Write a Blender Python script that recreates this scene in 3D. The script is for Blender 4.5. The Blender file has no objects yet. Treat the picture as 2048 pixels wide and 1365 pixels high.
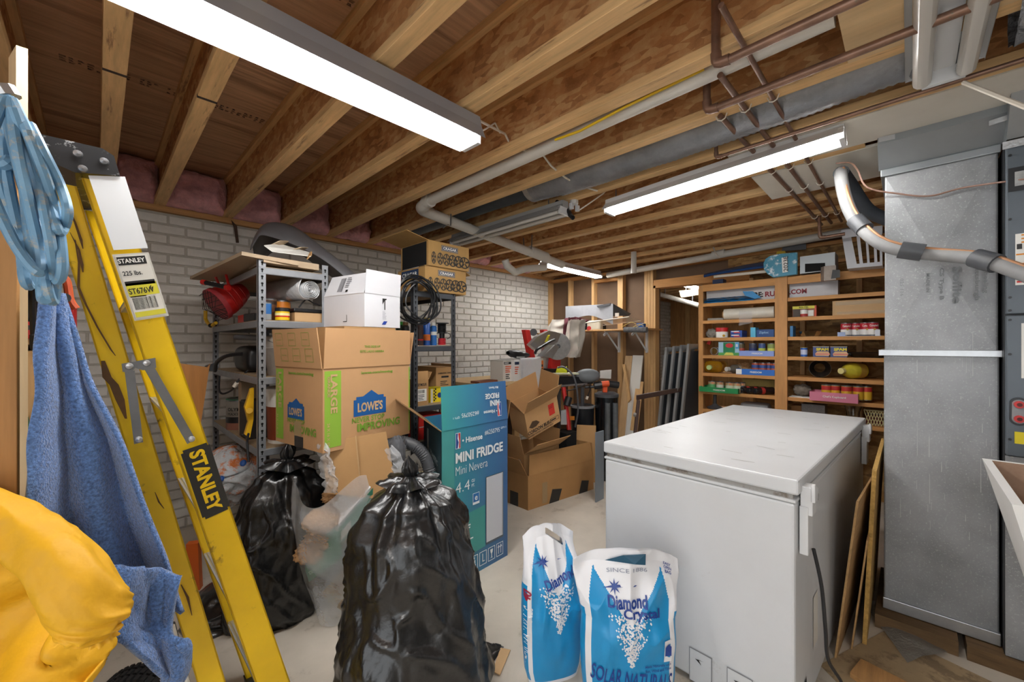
import bpy, math, random
from mathutils import Vector, Matrix, noise
V = Vector
SC = bpy.context.scene
C = SC.collection
random.seed(11)

# ---------------------------------------------------------------- camera, world, exposure
CAM_H, FPX, CX, HY = 1.4, 812.0, 1024.0, 690.0
A1 = math.atan(831 / FPX)
FX, RX, FY, RY = math.sin(A1), math.cos(A1), math.cos(A1), -math.sin(A1)
cam_d = bpy.data.cameras.new('camera')
cam = bpy.data.objects.new('camera', cam_d)
C.objects.link(cam)
cam.location = (0, 0, CAM_H)
cam.rotation_euler = (math.radians(90), 0, -A1)
cam_d.sensor_width = 36
cam_d.lens = FPX / 2048 * 36
cam_d.shift_y = (HY - 682.5) / 2048
cam_d.clip_start = 0.02
SC.camera = cam
wd = bpy.data.worlds.new('world'); SC.world = wd
wd.use_nodes = True
wd.node_tree.nodes['Background'].inputs[0].default_value = (0.93, 0.97, 1.0, 1)
wd.node_tree.nodes['Background'].inputs[1].default_value = 1.35
SC.view_settings.view_transform = 'Standard'
SC.view_settings.look = 'None'
SC.view_settings.gamma = 1
SC.view_settings.use_curve_mapping = False
SC.view_settings.exposure = 0.75
TUBE_GLOW = 36.0

# ---------------------------------------------------------------- helpers
def P(u, v, X=None, Y=None, Z=None, D=None):
    """photo point (2048x1365 frame) on a known plane or at a known depth -> place in the room"""
    d = u - CX
    r = V((FX * FPX + RX * d, FY * FPX + RY * d, HY - v))
    if X is not None: t = X / r.x
    elif Y is not None: t = Y / r.y
    elif Z is not None: t = (Z - CAM_H) / r.z
    else: t = D / FPX
    return V((0, 0, CAM_H)) + r * t

def frame(z, up=None):
    z = z.normalized()
    a = up or (V((0, 0, 1)) if abs(z.z) < .9 else V((1, 0, 0)))
    x = a.cross(z).normalized()
    return x, z.cross(x)

class MB:
    def __init__(s): s.v = []; s.f = []
    def add(s, vs, fs):
        n = len(s.v); s.v += [V(p) for p in vs]; s.f += [tuple(i + n for i in f) for f in fs]; return s
    def box(s, a, b, M=None):
        x0, y0, z0 = a; x1, y1, z1 = b
        p = [V(q) for q in ((x0,y0,z0),(x1,y0,z0),(x1,y1,z0),(x0,y1,z0),(x0,y0,z1),(x1,y0,z1),(x1,y1,z1),(x0,y1,z1))]
        if M: p = [M @ q for q in p]
        return s.add(p, [(3,2,1,0),(4,5,6,7),(0,1,5,4),(1,2,6,5),(2,3,7,6),(3,0,4,7)])
    def obox(s, o, x, y, z):
        o, x, y, z = V(o), V(x), V(y), V(z)
        p = [o, o+x, o+x+y, o+y, o+z, o+x+z, o+x+y+z, o+y+z]
        f = [(3,2,1,0),(4,5,6,7),(0,1,5,4),(1,2,6,5),(2,3,7,6),(3,0,4,7)]
        if x.cross(y).dot(z) < 0: f = [q[::-1] for q in f]
        return s.add(p, f)
    def slab(s, pts, t):
        """flat polygon with thickness t (towards -normal)"""
        pts = [V(p) for p in pts]; n = (pts[1]-pts[0]).cross(pts[-1]-pts[0]).normalized() * t
        k = len(pts); b = [p - n for p in pts]
        return s.add(pts + b, [tuple(range(k)), tuple(range(2*k-1, k-1, -1))] + [(i, i+k, (i+1) % k + k, (i+1) % k) for i in range(k)])
    def poly(s, pts): return s.add(pts, [tuple(range(len(pts)))])
    def cyl(s, a, b, r, n=12, r1=None, caps=True):
        a, b = V(a), V(b); r1 = r if r1 is None else r1
        x, y = frame(b - a)
        vs = []
        for c, rr in ((a, r), (b, r1)):
            vs += [c + (x*math.cos(2*math.pi*i/n) + y*math.sin(2*math.pi*i/n))*rr for i in range(n)]
        f = [(i, (i+1) % n, (i+1) % n + n, i+n) for i in range(n)]
        if caps: f += [tuple(range(n-1, -1, -1)), tuple(range(n, 2*n))]
        return s.add(vs, f)
    def tube(s, path, r, n=8, caps=True):
        path = [V(p) for p in path]; k = len(path); rr = r if isinstance(r, (list, tuple)) else [r]*k
        up = None; vs = []
        for i, p in enumerate(path):
            t = (path[min(i+1, k-1)] - path[max(i-1, 0)]).normalized()
            if up is None: x, y = frame(t)
            else:
                x = (up - t*up.dot(t)).normalized(); y = t.cross(x)
            up = x
            vs += [p + (x*math.cos(2*math.pi*j/n) + y*math.sin(2*math.pi*j/n))*rr[i] for j in range(n)]
        f = [(i*n+j, i*n+(j+1) % n, (i+1)*n+(j+1) % n, (i+1)*n+j) for i in range(k-1) for j in range(n)]
        if caps: f += [tuple(range(n-1, -1, -1)), tuple(range((k-1)*n, k*n))]
        return s.add(vs, f)
    def lathe(s, prof, n=24, o=(0,0,0), ax=(0,0,1), caps=True):
        o, ax = V(o), V(ax).normalized(); x, y = frame(ax)
        vs = [o + ax*z + (x*math.cos(2*math.pi*j/n)+y*math.sin(2*math.pi*j/n))*r for r, z in prof for j in range(n)]
        k = len(prof)
        f = [(i*n+j, i*n+(j+1) % n, (i+1)*n+(j+1) % n, (i+1)*n+j) for i in range(k-1) for j in range(n)]
        if caps:
            if prof[0][0] > 1e-5: f.append(tuple(range(n-1, -1, -1)))
            if prof[-1][0] > 1e-5: f.append(tuple(range((k-1)*n, k*n)))
        return s.add(vs, f)
    def grid(s, nu, nv, fn, wrap=False):
        vs = [fn(i/(nu if wrap else nu-1), j/(nv-1)) for j in range(nv) for i in range(nu)]
        m = nu if wrap else nu-1
        return s.add(vs, [(j*nu+i, j*nu+(i+1) % nu, (j+1)*nu+(i+1) % nu, (j+1)*nu+i) for j in range(nv-1) for i in range(m)])
    def mesh(s, name, inv=None):
        me = bpy.data.meshes.new(name)
        me.from_pydata([inv @ p if inv else p for p in s.v], [], s.f); me.validate(); me.update()
        return me

INV = {}
def inv_of(o): return INV.get(o.name)
def setp(o, label=None, cat=None, group=None, kind=None):
    for k, x in (('label', label), ('category', cat), ('group', group), ('kind', kind)):
        if x: o[k] = x
    return o
def thing(name, label, cat, loc=(0,0,0), rz=0, group=None):
    o = bpy.data.objects.new(name, None); C.objects.link(o)
    o.empty_display_size = .05
    o.location = loc; o.rotation_euler = (0, 0, rz)
    INV[o.name] = (Matrix.Translation(V(loc)) @ Matrix.Rotation(rz, 4, 'Z')).inverted()
    return setp(o, label, cat, group)
def fin(o, m, smooth, bevel):
    if m:
        o.data.materials.append(m)
    if smooth:
        for p in o.data.polygons: p.use_smooth = True
        if smooth != 2:
            try: o.data.set_sharp_from_angle(angle=math.radians(smooth if smooth > 3 else 40))
            except Exception: pass
    if bevel:
        b = o.modifiers.new('bevel', 'BEVEL'); b.width = bevel; b.segments = 2; b.limit_method = 'ANGLE'
    return o
def part(parent, name, mb, m, smooth=0, bevel=0, local=False, label=None):
    """a mesh under its thing; geometry is given in room coordinates unless local"""
    inv = None if local else inv_of(parent)
    o = bpy.data.objects.new(name, mb.mesh(name, inv)); C.objects.link(o); o.parent = parent
    if inv is not None: INV[o.name] = inv
    if label: o['label'] = label
    return fin(o, m, smooth, bevel)
def solo(name, mb, m, label, cat, group=None, smooth=0, bevel=0, kind=None):
    """a thing that is a single mesh; origin at the middle of its base"""
    xs = [p.x for p in mb.v]; ys = [p.y for p in mb.v]; zs = [p.z for p in mb.v]
    loc = V(((min(xs)+max(xs))/2, (min(ys)+max(ys))/2, min(zs)))
    inv = Matrix.Translation(-loc)
    o = bpy.data.objects.new(name, mb.mesh(name, inv)); C.objects.link(o); o.location = loc
    INV[o.name] = inv
    setp(o, label, cat, group, kind)
    return fin(o, m, smooth, bevel)
def struct(name, mb, m, smooth=0):
    o = bpy.data.objects.new(name, mb.mesh(name)); C.objects.link(o); o['kind'] = 'structure'
    INV[o.name] = Matrix.Identity(4)
    return fin(o, m, smooth, 0)

# ---------------------------------------------------------------- materials
MATS = {}
def mat(name, col, rough=.6, metal=0, var=None, bump=None, stretch=None, spec=None, alpha=None, emit=None, col2=None, coat=0, sheen=0, dirt=None, trans=0):
    """var=(scale, amount, detail) colour noise; bump=(scale, strength, distance); stretch=(sx,sy,sz) texture scale; dirt=(scale, colour, cut, amount)"""
    if name in MATS: return MATS[name]
    m = bpy.data.materials.new(name); m.use_nodes = True; MATS[name] = m
    nt = m.node_tree; N = nt.nodes; L = nt.links; B = N['Principled BSDF']
    c = tuple(col) + (1,)
    B.inputs['Base Color'].default_value = c
    B.inputs['Roughness'].default_value = rough
    B.inputs['Metallic'].default_value = metal
    if spec is not None: B.inputs['Specular IOR Level'].default_value = spec
    if coat: B.inputs['Coat Weight'].default_value = coat; B.inputs['Coat Roughness'].default_value = .15
    if sheen: B.inputs['Sheen Weight'].default_value = sheen; B.inputs['Sheen Roughness'].default_value = .4
    if trans: B.inputs['Transmission Weight'].default_value = trans
    if alpha is not None: B.inputs['Alpha'].default_value = alpha
    if emit: B.inputs['Emission Color'].default_value = c; B.inputs['Emission Strength'].default_value = emit
    tc = mp = None
    if var or bump or dirt:
        tc = N.new('ShaderNodeTexCoord'); mp = N.new('ShaderNodeMapping'); L.new(tc.outputs['Object'], mp.inputs[0])
        if stretch: mp.inputs['Scale'].default_value = stretch
    out = None
    if var:
        n = N.new('ShaderNodeTexNoise'); n.inputs['Scale'].default_value = var[0]; n.inputs['Detail'].default_value = var[2] if len(var) > 2 else 4
        n.inputs['Roughness'].default_value = .62
        L.new(mp.outputs[0], n.inputs[0])
        r = N.new('ShaderNodeValToRGB')
        a = var[1]; c2 = col2 or tuple(min(1, x*(1+a*.6)) for x in col)
        r.color_ramp.elements[0].position = .3; r.color_ramp.elements[1].position = .7
        r.color_ramp.elements[0].color = tuple(x*(1-a) for x in col) + (1,) if not col2 else c
        r.color_ramp.elements[1].color = tuple(c2) + (1,)
        L.new(n.outputs['Fac'], r.inputs[0]); out = r.outputs[0]
    if dirt:
        n = N.new('ShaderNodeTexNoise'); n.inputs['Scale'].default_value = dirt[0]; n.inputs['Detail'].default_value = 6; n.inputs['Roughness'].default_value = .7
        L.new(mp.outputs[0] if len(dirt) < 5 else tc.outputs['Object'], n.inputs[0])
        r = N.new('ShaderNodeValToRGB'); r.color_ramp.elements[0].position = dirt[2]-.075; r.color_ramp.elements[1].position = min(1, dirt[2]+.015)
        r.color_ramp.elements[1].color = (dirt[3],)*3 + (1,)
        L.new(n.outputs['Fac'], r.inputs[0])
        mx = N.new('ShaderNodeMix'); mx.data_type = 'RGBA'
        L.new(r.outputs[0], mx.inputs[0])
        if out: L.new(out, mx.inputs[6])
        else: mx.inputs[6].default_value = c
        mx.inputs[7].default_value = tuple(dirt[1]) + (1,)
        out = mx.outputs[2]
    if out: L.new(out, B.inputs['Base Color'])
    if bump:
        n = N.new('ShaderNodeTexNoise'); n.inputs['Scale'].default_value = bump[0]; n.inputs['Detail'].default_value = 5
        L.new(mp.outputs[0], n.inputs[0])
        bp = N.new('ShaderNodeBump'); bp.inputs['Strength'].default_value = bump[1]; bp.inputs['Distance'].default_value = bump[2] if len(bump) > 2 else .01
        L.new(n.outputs['Fac'], bp.inputs['Height']); L.new(bp.outputs[0], B.inputs['Normal'])
    return m
def srgb(h):
    h = h.lstrip('#'); r = [int(h[i:i+2], 16)/255 for i in (0, 2, 4)]
    return tuple(x/12.92 if x <= .04045 else ((x+.055)/1.055)**2.4 for x in r)
def flat(h, rough=.55, **k): return mat('paint_' + h + '_%d' % int(rough*100), srgb(h), rough, **k)

WOODY = mat('joist_wood_y', srgb('dfb67f'), .65, var=(9, .22, 6), stretch=(6, .5, 6), bump=(14, .12, .004), dirt=(5, srgb('6e3c24'), .68, .75))
STUD = mat('stud_wood', srgb('c9a06b'), .65, var=(8, .22, 6), stretch=(7, 7, .5), bump=(12, .1, .003), dirt=(3.5, srgb('8a5a30'), .7, .6))
LUMX = mat('lumber_x', srgb('b98a55'), .7, var=(8, .25, 6), stretch=(.5, 7, 7), bump=(12, .12, .003))
def osb_mat(name, a, b, c, sc=1.0):
    m = bpy.data.materials.new(name); m.use_nodes = True; nt = m.node_tree; N = nt.nodes; L = nt.links; B = N['Principled BSDF']
    B.inputs['Roughness'].default_value = .7
    tc = N.new('ShaderNodeTexCoord')
    vo = N.new('ShaderNodeTexVoronoi'); vo.inputs['Scale'].default_value = 26*sc
    mp = N.new('ShaderNodeMapping'); mp.inputs['Scale'].default_value = (1, .45, 1.2); mp.inputs['Rotation'].default_value = (.5, 0, 0)
    no = N.new('ShaderNodeTexNoise'); no.inputs['Scale'].default_value = 3.5*sc; no.inputs['Detail'].default_value = 7; no.inputs['Roughness'].default_value = .7
    L.new(tc.outputs['Object'], mp.inputs[0]); L.new(mp.outputs[0], vo.inputs[0]); L.new(tc.outputs['Object'], no.inputs[0])
    hs = N.new('ShaderNodeSeparateColor'); L.new(vo.outputs['Color'], hs.inputs[0])
    ad = N.new('ShaderNodeMath'); ad.operation = 'MULTIPLY_ADD'; L.new(hs.outputs[0], ad.inputs[0]); ad.inputs[1].default_value = .32; L.new(no.outputs['Fac'], ad.inputs[2])
    r = N.new('ShaderNodeValToRGB'); L.new(ad.outputs[0], r.inputs[0])
    e = r.color_ramp.elements; e[0].position = .42; e[0].color = a + (1,); e[1].position = .9; e[1].color = c + (1,)
    k = r.color_ramp.elements.new(.64); k.color = b + (1,)
    L.new(r.outputs[0], B.inputs['Base Color'])
    bp = N.new('ShaderNodeBump'); bp.inputs['Strength'].default_value = .25; bp.inputs['Distance'].default_value = .004; L.new(vo.outputs['Distance'], bp.inputs['Height']); L.new(bp.outputs[0], B.inputs['Normal'])
    MATS[name] = m; return m
OSB = osb_mat('osb_web', srgb('99683e'), srgb('c18a56'), srgb('d9b480'), 1.5)
OSBW = osb_mat('osb_sheet', srgb('6b4c28'), srgb('96703e'), srgb('b8945c'), 1.3)
PLY = mat('subfloor_ply', srgb('cfa682'), .75, var=(6, .3, 7), stretch=(.45, 7, 7), bump=(9, .25, .004), dirt=(1.3, srgb('6d4e38'), .6, .5))
PLYV = mat('plywood_upright', srgb('b98a55'), .7, var=(5, .3, 6), stretch=(5, 5, .6), dirt=(4, srgb('5a351c'), .72, .8))
BRICK = mat('painted_brick', srgb('d4d1ca'), .75, var=(14, .1, 5), bump=(40, .35, .004), dirt=(3, srgb('8d887f'), .66, .5))
MORTAR = mat('painted_joint', srgb('b3aea4'), .85, var=(20, .15))
CONC = mat('concrete', srgb('cdc4b6'), .6, var=(2.2, .16, 9), bump=(30, .12, .003), dirt=(5, srgb('8f8270'), .66, .5))
CARD = mat('cardboard', srgb('b88f5e'), .8, var=(3, .1, 5), bump=(60, .05, .001))
CARDL = mat('cardboard_light', srgb('c9a578'), .8, var=(3, .08, 5), bump=(60, .05, .001))
CARDD = mat('cardboard_dark', srgb('8f6a41'), .85, var=(3, .12, 5))
KRAFT = mat('kraft_paper', srgb('b0885c'), .85, var=(8, .2, 5), bump=(20, .4, .01))
WHT = mat('white_card', srgb('e4e4e6'), .6, var=(3, .03))
GALV = mat('galvanised', srgb('96989a'), .5, .3, var=(4, .3, 14), dirt=(120, srgb('d3d5d4'), .64, .45))
GALVD = mat('galvanised_top', srgb('989da0'), .38, .6, var=(3, .12, 6))
RACK = mat('rack_steel', srgb('8b8e93'), .4, .3, var=(9, .12))
RACKD = mat('rack_dark', srgb('4b4e53'), .4, .4, var=(9, .12))
RACKB = mat('rack_board', srgb('9a8467'), .8, var=(9, .15))
COPPER = mat('copper', srgb('8a6a58'), .42, .55, var=(14, .3, 6), dirt=(22, srgb('5b6b5d'), .7, .7))
PVC = mat('pvc', srgb('d3cfc6'), .4, var=(6, .06), dirt=(9, srgb('a59c8c'), .68, .4))
BLK = mat('black_plastic', srgb('1b1c1f'), .4, var=(12, .2))
BLKG = mat('black_gloss', srgb('101114'), .2, coat=.4)
DARK = mat('dark_void', srgb('0d0d0e'), .9)
RED = mat('red_paint', srgb('c5231f'), .4, var=(10, .15))
YEL = mat('fiberglass_yellow', srgb('e6bd06'), .38, var=(5, .1, 6), dirt=(13, srgb('6b4a12'), .7, .85), coat=.1)
ALU = mat('aluminium', srgb('b9bbbd'), .35, .8, var=(20, .1))
STEEL = mat('steel', srgb('8f9194'), .35, .85, var=(14, .15))
FREEZ = mat('freezer_white', srgb('cdcfd1'), .4, var=(2.5, .05, 8), dirt=(6, srgb('a5a29b'), .72, .5))
WIRE = mat('white_wire', srgb('d8cfc0'), .5)
SHELFW = mat('pantry_wood', srgb('c58d4f'), .6, var=(7, .2, 6), stretch=(5, .6, 5), dirt=(4, srgb('7c4a22'), .72, .5))
SHELFV = mat('pantry_wood_up', srgb('c28c52'), .6, var=(7, .2, 6), stretch=(5, 5, .6), dirt=(4, srgb('7c4a22'), .72, .5))
PAPER = flat('efeee8', .7)
INK = flat('1c1b1a', .7)
TAPE = mat('clear_tape', srgb('c8ad84'), .25, alpha=.55)
CLEAR = mat('clear_film', srgb('e9ecef'), .12, alpha=.22, bump=(16, .5, .01))
GLASS = mat('glass', srgb('eef2f2'), .03, trans=1)
GREY = mat('grey_plastic', srgb('8b8d90'), .5, var=(5, .08))
GREYD = mat('grey_dark_plastic', srgb('4a4c50'), .45, var=(5, .1))
SILV = mat('foil', srgb('c4c6c8'), .36, .55, bump=(40, .6, .006))
PLUM = mat('plum_cloth', srgb('6e3b44'), .9, var=(8, .15), bump=(50, .2, .002))
CANVAS = mat('canvas_cloth', srgb('c9c3b8'), .9, var=(6, .14), bump=(50, .2, .002))

# ---------------------------------------------------------------- flat print and lettering
_tx = {}
def glyphs(s, bold):
    k = (s, bold)
    if k not in _tx:
        cu = bpy.data.curves.new('t', 'FONT'); cu.body = s; cu.size = 1; cu.offset = bold; cu.resolution_u = 3
        ob = bpy.data.objects.new('t', cu); C.objects.link(ob)
        me = bpy.data.meshes.new_from_object(ob)
        vs = [(p.co.x, p.co.y) for p in me.vertices]; fs = [tuple(p.vertices) for p in me.polygons]
        bpy.data.objects.remove(ob); bpy.data.curves.remove(cu); bpy.data.meshes.remove(me)
        if not vs: vs = [(0, 0)]
        x0 = min(p[0] for p in vs); x1 = max(p[0] for p in vs); y0 = min(p[1] for p in vs); y1 = max(p[1] for p in vs)
        _tx[k] = ([(p[0]-x0, p[1]-y0) for p in vs], fs, x1-x0, y1-y0)
    return _tx[k]
class Fr:
    """a flat face of a thing: origin, right and up directions; prints are laid a hair proud of it"""
    def __init__(s, parent, o, ux, uy, eps=.0012):
        s.p = parent; s.o = V(o); s.ux = V(ux).normalized(); s.uy = V(uy).normalized(); s.n = s.ux.cross(s.uy); s.e = eps; s.k = 0
    def at(s, x, y, e=0): return s.o + s.ux*x + s.uy*y + s.n*(s.e + e)
    def patch(s, x0, y0, x1, y1, m, name='label', e=0):
        return part(s.p, name, MB().poly([s.at(x0, y0, e), s.at(x1, y0, e), s.at(x1, y1, e), s.at(x0, y1, e)]), m)
    def poly(s, pts, m, name='print', e=.0004): return part(s.p, name, MB().poly([s.at(x, y, e) for x, y in pts]), m)
    def many(s, rects, m, name='print', e=.0004):
        mb = MB()
        for x0, y0, x1, y1 in rects: mb.poly([s.at(x0, y0, e), s.at(x1, y0, e), s.at(x1, y1, e), s.at(x0, y1, e)])
        return part(s.p, name, mb, m)
    def text(s, t, x, y, h, m, w=None, bold=.02, rot=0, flip=False, e=.0008, al='l', name='lettering', shear=0, mapf=None):
        vs, fs, W, H = glyphs(t, bold)
        k = h/H; kx = (w/W) if w else k
        ww = W*kx; ox = {'l': 0, 'c': -ww/2, 'r': -ww}[al]
        cr, sr = math.cos(rot), math.sin(rot)
        pts = []
        for a, b in vs:
            a = a*kx + ox + shear*b*k; b = b*k
            if flip: a, b = -a, -b
            a, b = a*cr - b*sr, a*sr + b*cr
            pts.append(mapf(x+a, y+b) if mapf else s.at(x+a, y+b, e))
        return part(s.p, name, MB().add(pts, fs), m)
    def lines(s, x, y, w, n, dy, m, th=.4, name='print'):
        r = random.Random(int((x+y+w)*1e4)); s.many([(x, y-i*dy-dy*th, x+w*r.uniform(.6, 1), y-i*dy) for i in range(n)], m, name)
    def bars(s, x0, y0, x1, y1, m, n=18, name='barcode'):
        r = random.Random(n); xs = x0; out = []
        st = (x1-x0)/n
        for i in range(n): out.append((x0+i*st, y0, x0+i*st+st*r.uniform(.3, .75), y1))
        s.many(out, m, name)

def can(name, label, loc, r, h, m, group=None, mid=None, top=None, n=20, cat='can', ptxt=None):
    t = thing(name, label, cat, loc, 0, group); l = V(loc)
    part(t, 'can_body', MB().lathe([(r*.97, 0), (r*.97, h-.002), (r*.9, h-.004), (0, h-.004)], n, l), STEEL, 30)
    part(t, 'paper_label', MB().lathe([(r, h*.06), (r, h*.94)], n, l, caps=False), m, 30)
    if mid: part(t, 'label_band', MB().lathe([(r*1.01, h*mid[0]), (r*1.01, h*mid[1])], n, l, caps=False), mid[2], 30)
    part(t, 'rim', MB().lathe([(r*.98, h-.004), (r*1.02, h-.002), (r*1.02, h), (r*.92, h)], n, l, caps=False), top or STEEL, 30)
    return t
def wrap_text(t, loc, r, ang, s, y, h, m, w, bold=.02):
    """lettering bent round an upright can; ang = direction the middle of the word faces"""
    l = V(loc)
    f = lambda a, b: l + V((math.cos(ang + a/r)*r*1.03, math.sin(ang + a/r)*r*1.03, b))
    Fr(t, (0,0,0), (1,0,0), (0,0,1)).text(s, 0, y, h, m, w=w, bold=bold, al='c', mapf=f)

def carton(name, label, o, ux, uy, h, flaps=None, m=None, mi=None, up=(0,0,1), th=.005, cat='box', group=None, closed=False, rz=0):
    """open cardboard box: o = near corner, ux, uy = base edges; flaps {side: (angle from outward level, length)}; sides 0 front 1 right 2 back 3 left"""
    m = m or CARD; o, ux, uy, up = V(o), V(ux), V(uy), V(up).normalized()
    x, y = ux.normalized(), uy.normalized(); t = thing(name, label, cat, o, 0, group)
    b = MB(); hz = up*h
    b.obox(o, ux, uy, up*th)
    b.obox(o + up*th, ux, y*th, hz - up*th); b.obox(o + uy - y*th + up*th, ux, y*th, hz - up*th)
    b.obox(o + y*th + up*th, x*th, uy - y*2*th, hz - up*th); b.obox(o + ux - x*th + y*th + up*th, x*th, uy - y*2*th, hz - up*th)
    if closed: b.obox(o + hz - up*th*.5, ux, uy, up*th*.5)
    part(t, 'box_body', b, m)
    top = o + hz
    cs = [(top, ux, -y), (top+ux, uy, x), (top+ux+uy, -ux, y), (top+uy, -uy, -x)]
    fr = []
    for i, (p, e, outw) in enumerate(cs):
        ow = (outw - e.normalized()*outw.dot(e.normalized())).normalized()
        if flaps and i in flaps:
            a, ln = flaps[i][0], flaps[i][1]; d = (ow*math.cos(math.radians(a)) + up*math.sin(math.radians(a)))
            nn = e.normalized().cross(d).normalized()
            tp = flaps[i][2] if len(flaps[i]) > 2 else .004
            fm = flaps[i][3] if len(flaps[i]) > 3 else m
            pts = [p + e.normalized()*tp*.3, p + e - e.normalized()*tp*.3, p + e - e.normalized()*tp + d*ln, p + e.normalized()*tp + d*ln]
            fo = part(t, 'flap', MB().slab(pts, -th*.8), fm)
            fr.append((pts[0], e.normalized(), d, nn))
        else: fr.append(None)
    F = dict(front=Fr(t, o, x, up), right=Fr(t, o+ux, y, up), back=Fr(t, o+ux+uy, -x, up), left=Fr(t, o+uy, -y, up), top=Fr(t, top, x, y))
    return t, F, fr
# ---------------------------------------------------------------- the room
YW, XB, ZP, ZJ, ZS = 3.95, 4.83, 2.38, 2.42, 2.72
floor = struct('floor', MB().box((-2.6, -2.6, -.1), (9.4, YW+.1, 0)), CONC)
# white wall: joint ground with every brick proud of it
wl = struct('wall_left', MB().box((-2.6, YW+.007, 0), (9.4, YW+.2, ZP)), MORTAR)
BL, BH = .2085, .0737
def brick_mesh(w, hh):
    b = MB(); x, z, c = w/2, hh/2, .004
    o = [(-x, .012, -z), (x, .012, -z), (x, .012, z), (-x, .012, z)]
    i = [(-x+c, 0, -z+c), (x-c, 0, -z+c), (x-c, 0, z-c), (-x+c, 0, z-c)]
    b.add([V(p) for p in o+i], [(4,5,6,7), (0,1,5,4), (1,2,6,5), (2,3,7,6), (3,0,4,7)])
    return b
bm0 = brick_mesh(BL-.011, BH-.011).mesh('brick'); bm0.materials.append(BRICK)
rest = MB(); nb = 0
rb = random.Random(3)
for r in range(32):
    zc = ZP - .012 - BH*(r+.5)
    if zc < .03: break
    for k in range(-5, 46):
        xc = .06 + BL*k + (BL/2 if r % 2 else 0)
        if xc > 9.3: continue
        near = (xc < .95 and zc > .75) or (xc < 2.5 and zc > 1.83) or (2.5 < xc < 3.7 and 1.25 < zc)
        pr = -rb.uniform(0, .003)
        if near and nb < 300 and not (4.78 < xc < 4.98):
            o = bpy.data.objects.new('brick', bm0); C.objects.link(o); o.parent = wl; o.location = (xc, YW+pr, zc); nb += 1
        else:
            b = brick_mesh(BL-.011, BH-.011); rest.add([p + V((xc, YW+pr, zc)) for p in b.v], b.f)
ro = part(wl, 'brick_courses', rest, BRICK); ro['kind'] = 'stuff'
part(wl, 'rim_board', MB().box((-2.6, YW+.02, ZJ), (9.4, YW+.06, ZS)), OSB)
part(wl, 'sill_plate', MB().box((-2.6, YW-.04, ZP), (9.4, YW+.15, ZJ)), LUMX)
# dark strap nailed to the sill
b = MB(); b.slab([P(466, 444, Y=YW-.045), P(472, 486, Y=YW-.02), P(478, 486, Y=YW-.02), P(474, 452, Y=YW-.045), P(462, 440, Y=YW-.045)], .004)
solo('metal_strap', b, mat('rust', srgb('4a3426'), .7, .3, var=(30, .4)), 'rusty metal strap bent down from the sill over the white wall', 'strap')

# ceiling: subfloor with I-joists
ceil = struct('ceiling', MB().box((-2.6, -2.6, ZS), (9.4, YW+.15, ZS+.03)), PLY)
JX = [-.245, .048, .322, .735, 1.13, 1.535, 1.935, 2.34, 2.745, 3.15, 3.55, 3.955, 4.36, 4.72]
JX += [5.2 + .404*i for i in range(11)]
STAIN = mat('glue_stain', srgb('5e2316'), .6, var=(20, .3))
for jx in JX:
    y0 = -2.6
    if abs(jx-2.745) < .01: y0 = .16
    w = part(ceil, 'joist', MB().box((jx-.006, y0, ZJ+.03), (jx+.006, YW-.005, ZS-.03)), OSB)
    part(w, 'bottom_flange', MB().box((jx-.033, y0, ZJ), (jx+.033, YW-.005, ZJ+.038)), WOODY, bevel=.002)
    part(w, 'top_flange', MB().box((jx-.033, y0, ZS-.036), (jx+.033, YW-.005, ZS-.001)), WOODY)
part(ceil, 'glue_line', MB().box((1.13-.008, .3, ZJ+.038), (1.13-.0065, 2.2, ZJ+.05)), STAIN)
# printed grade stamps on the subfloor, worn to blocks
stm = mat('stamp_ink', srgb('2e2a28'), .8, dirt=(60, srgb('8f6f55'), .5, .9))
for (x0, y0, nn, sx) in ((-.12, 2.75, 5, .03), (.1, 2.72, 9, .026), (.42, 2.7, 10, .028), (-.2, 1.55, 8, .035), (.1, 1.5, 10, .03), (.42, 1.5, 9, .032), (.82, 2.7, 4, .03), (.9, 1.9, 5, .03), (1.2, 1.0, 6, .03)):
    q = MB(); rr = random.Random(nn)
    for i in range(nn):
        if rr.random() < .2: continue
        for j in range(3):
            if rr.random() < .8: q.poly([(x0+i*sx, y0+j*.022, ZS-.0012), (x0+i*sx, y0+j*.022+.015, ZS-.0012), (x0+i*sx+sx*rr.uniform(.3, .8), y0+j*.022+.015, ZS-.0012), (x0+i*sx+sx*rr.uniform(.3, .8), y0+j*.022, ZS-.0012)])
    part(ceil, 'stamp_print', q, stm)
# dark marks across flanges
for jx, y in ((.048, 2.12), (.322, 2.08)):
    part(ceil, 'saw_mark', MB().box((jx-.0335, y, ZJ-.0012), (jx+.0335, y+.016, ZJ+.01)), flat('3a2c26', .8))
# pink insulation between the joist ends
PINK = mat('pink_wool', srgb('e6abb0'), .95, var=(9, .35, 6), bump=(26, .8, .02), sheen=.3)
names = ['behind the ladder top', 'first right of the ladder top', 'second right of the ladder top', 'above the grey plastic shell', 'above the shell tail', 'right above the rack boards', 'behind the white drain elbow', 'deep behind the wheel boxes', 'far left of the straight drain', 'near the far drain trap', 'last bay but one by the framed wall']
for i in range(1, 12):
    a, c = JX[i]+.008, JX[i+1]-.008
    def wool(u, v, a=a, c=c, i=i):
        x = a + (c-a)*u; z = ZJ + .003 + (ZS-ZJ-.006)*v
        e = min(u, 1-u, v, 1-v)
        y = YW - .03 - .13*min(1, e*5)**.5 - .05*noise.noise(V((x*9, z*9, i))) - .02*noise.noise(V((x*26, z*26, i)))
        return V((x, min(y, YW-.01), z))
    solo('insulation_batt', MB().grid(26, 22, wool), PINK, 'pink insulation batt between joist ends, ' + names[i-1], 'insulation', 'pink insulation batts', smooth=2)

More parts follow.
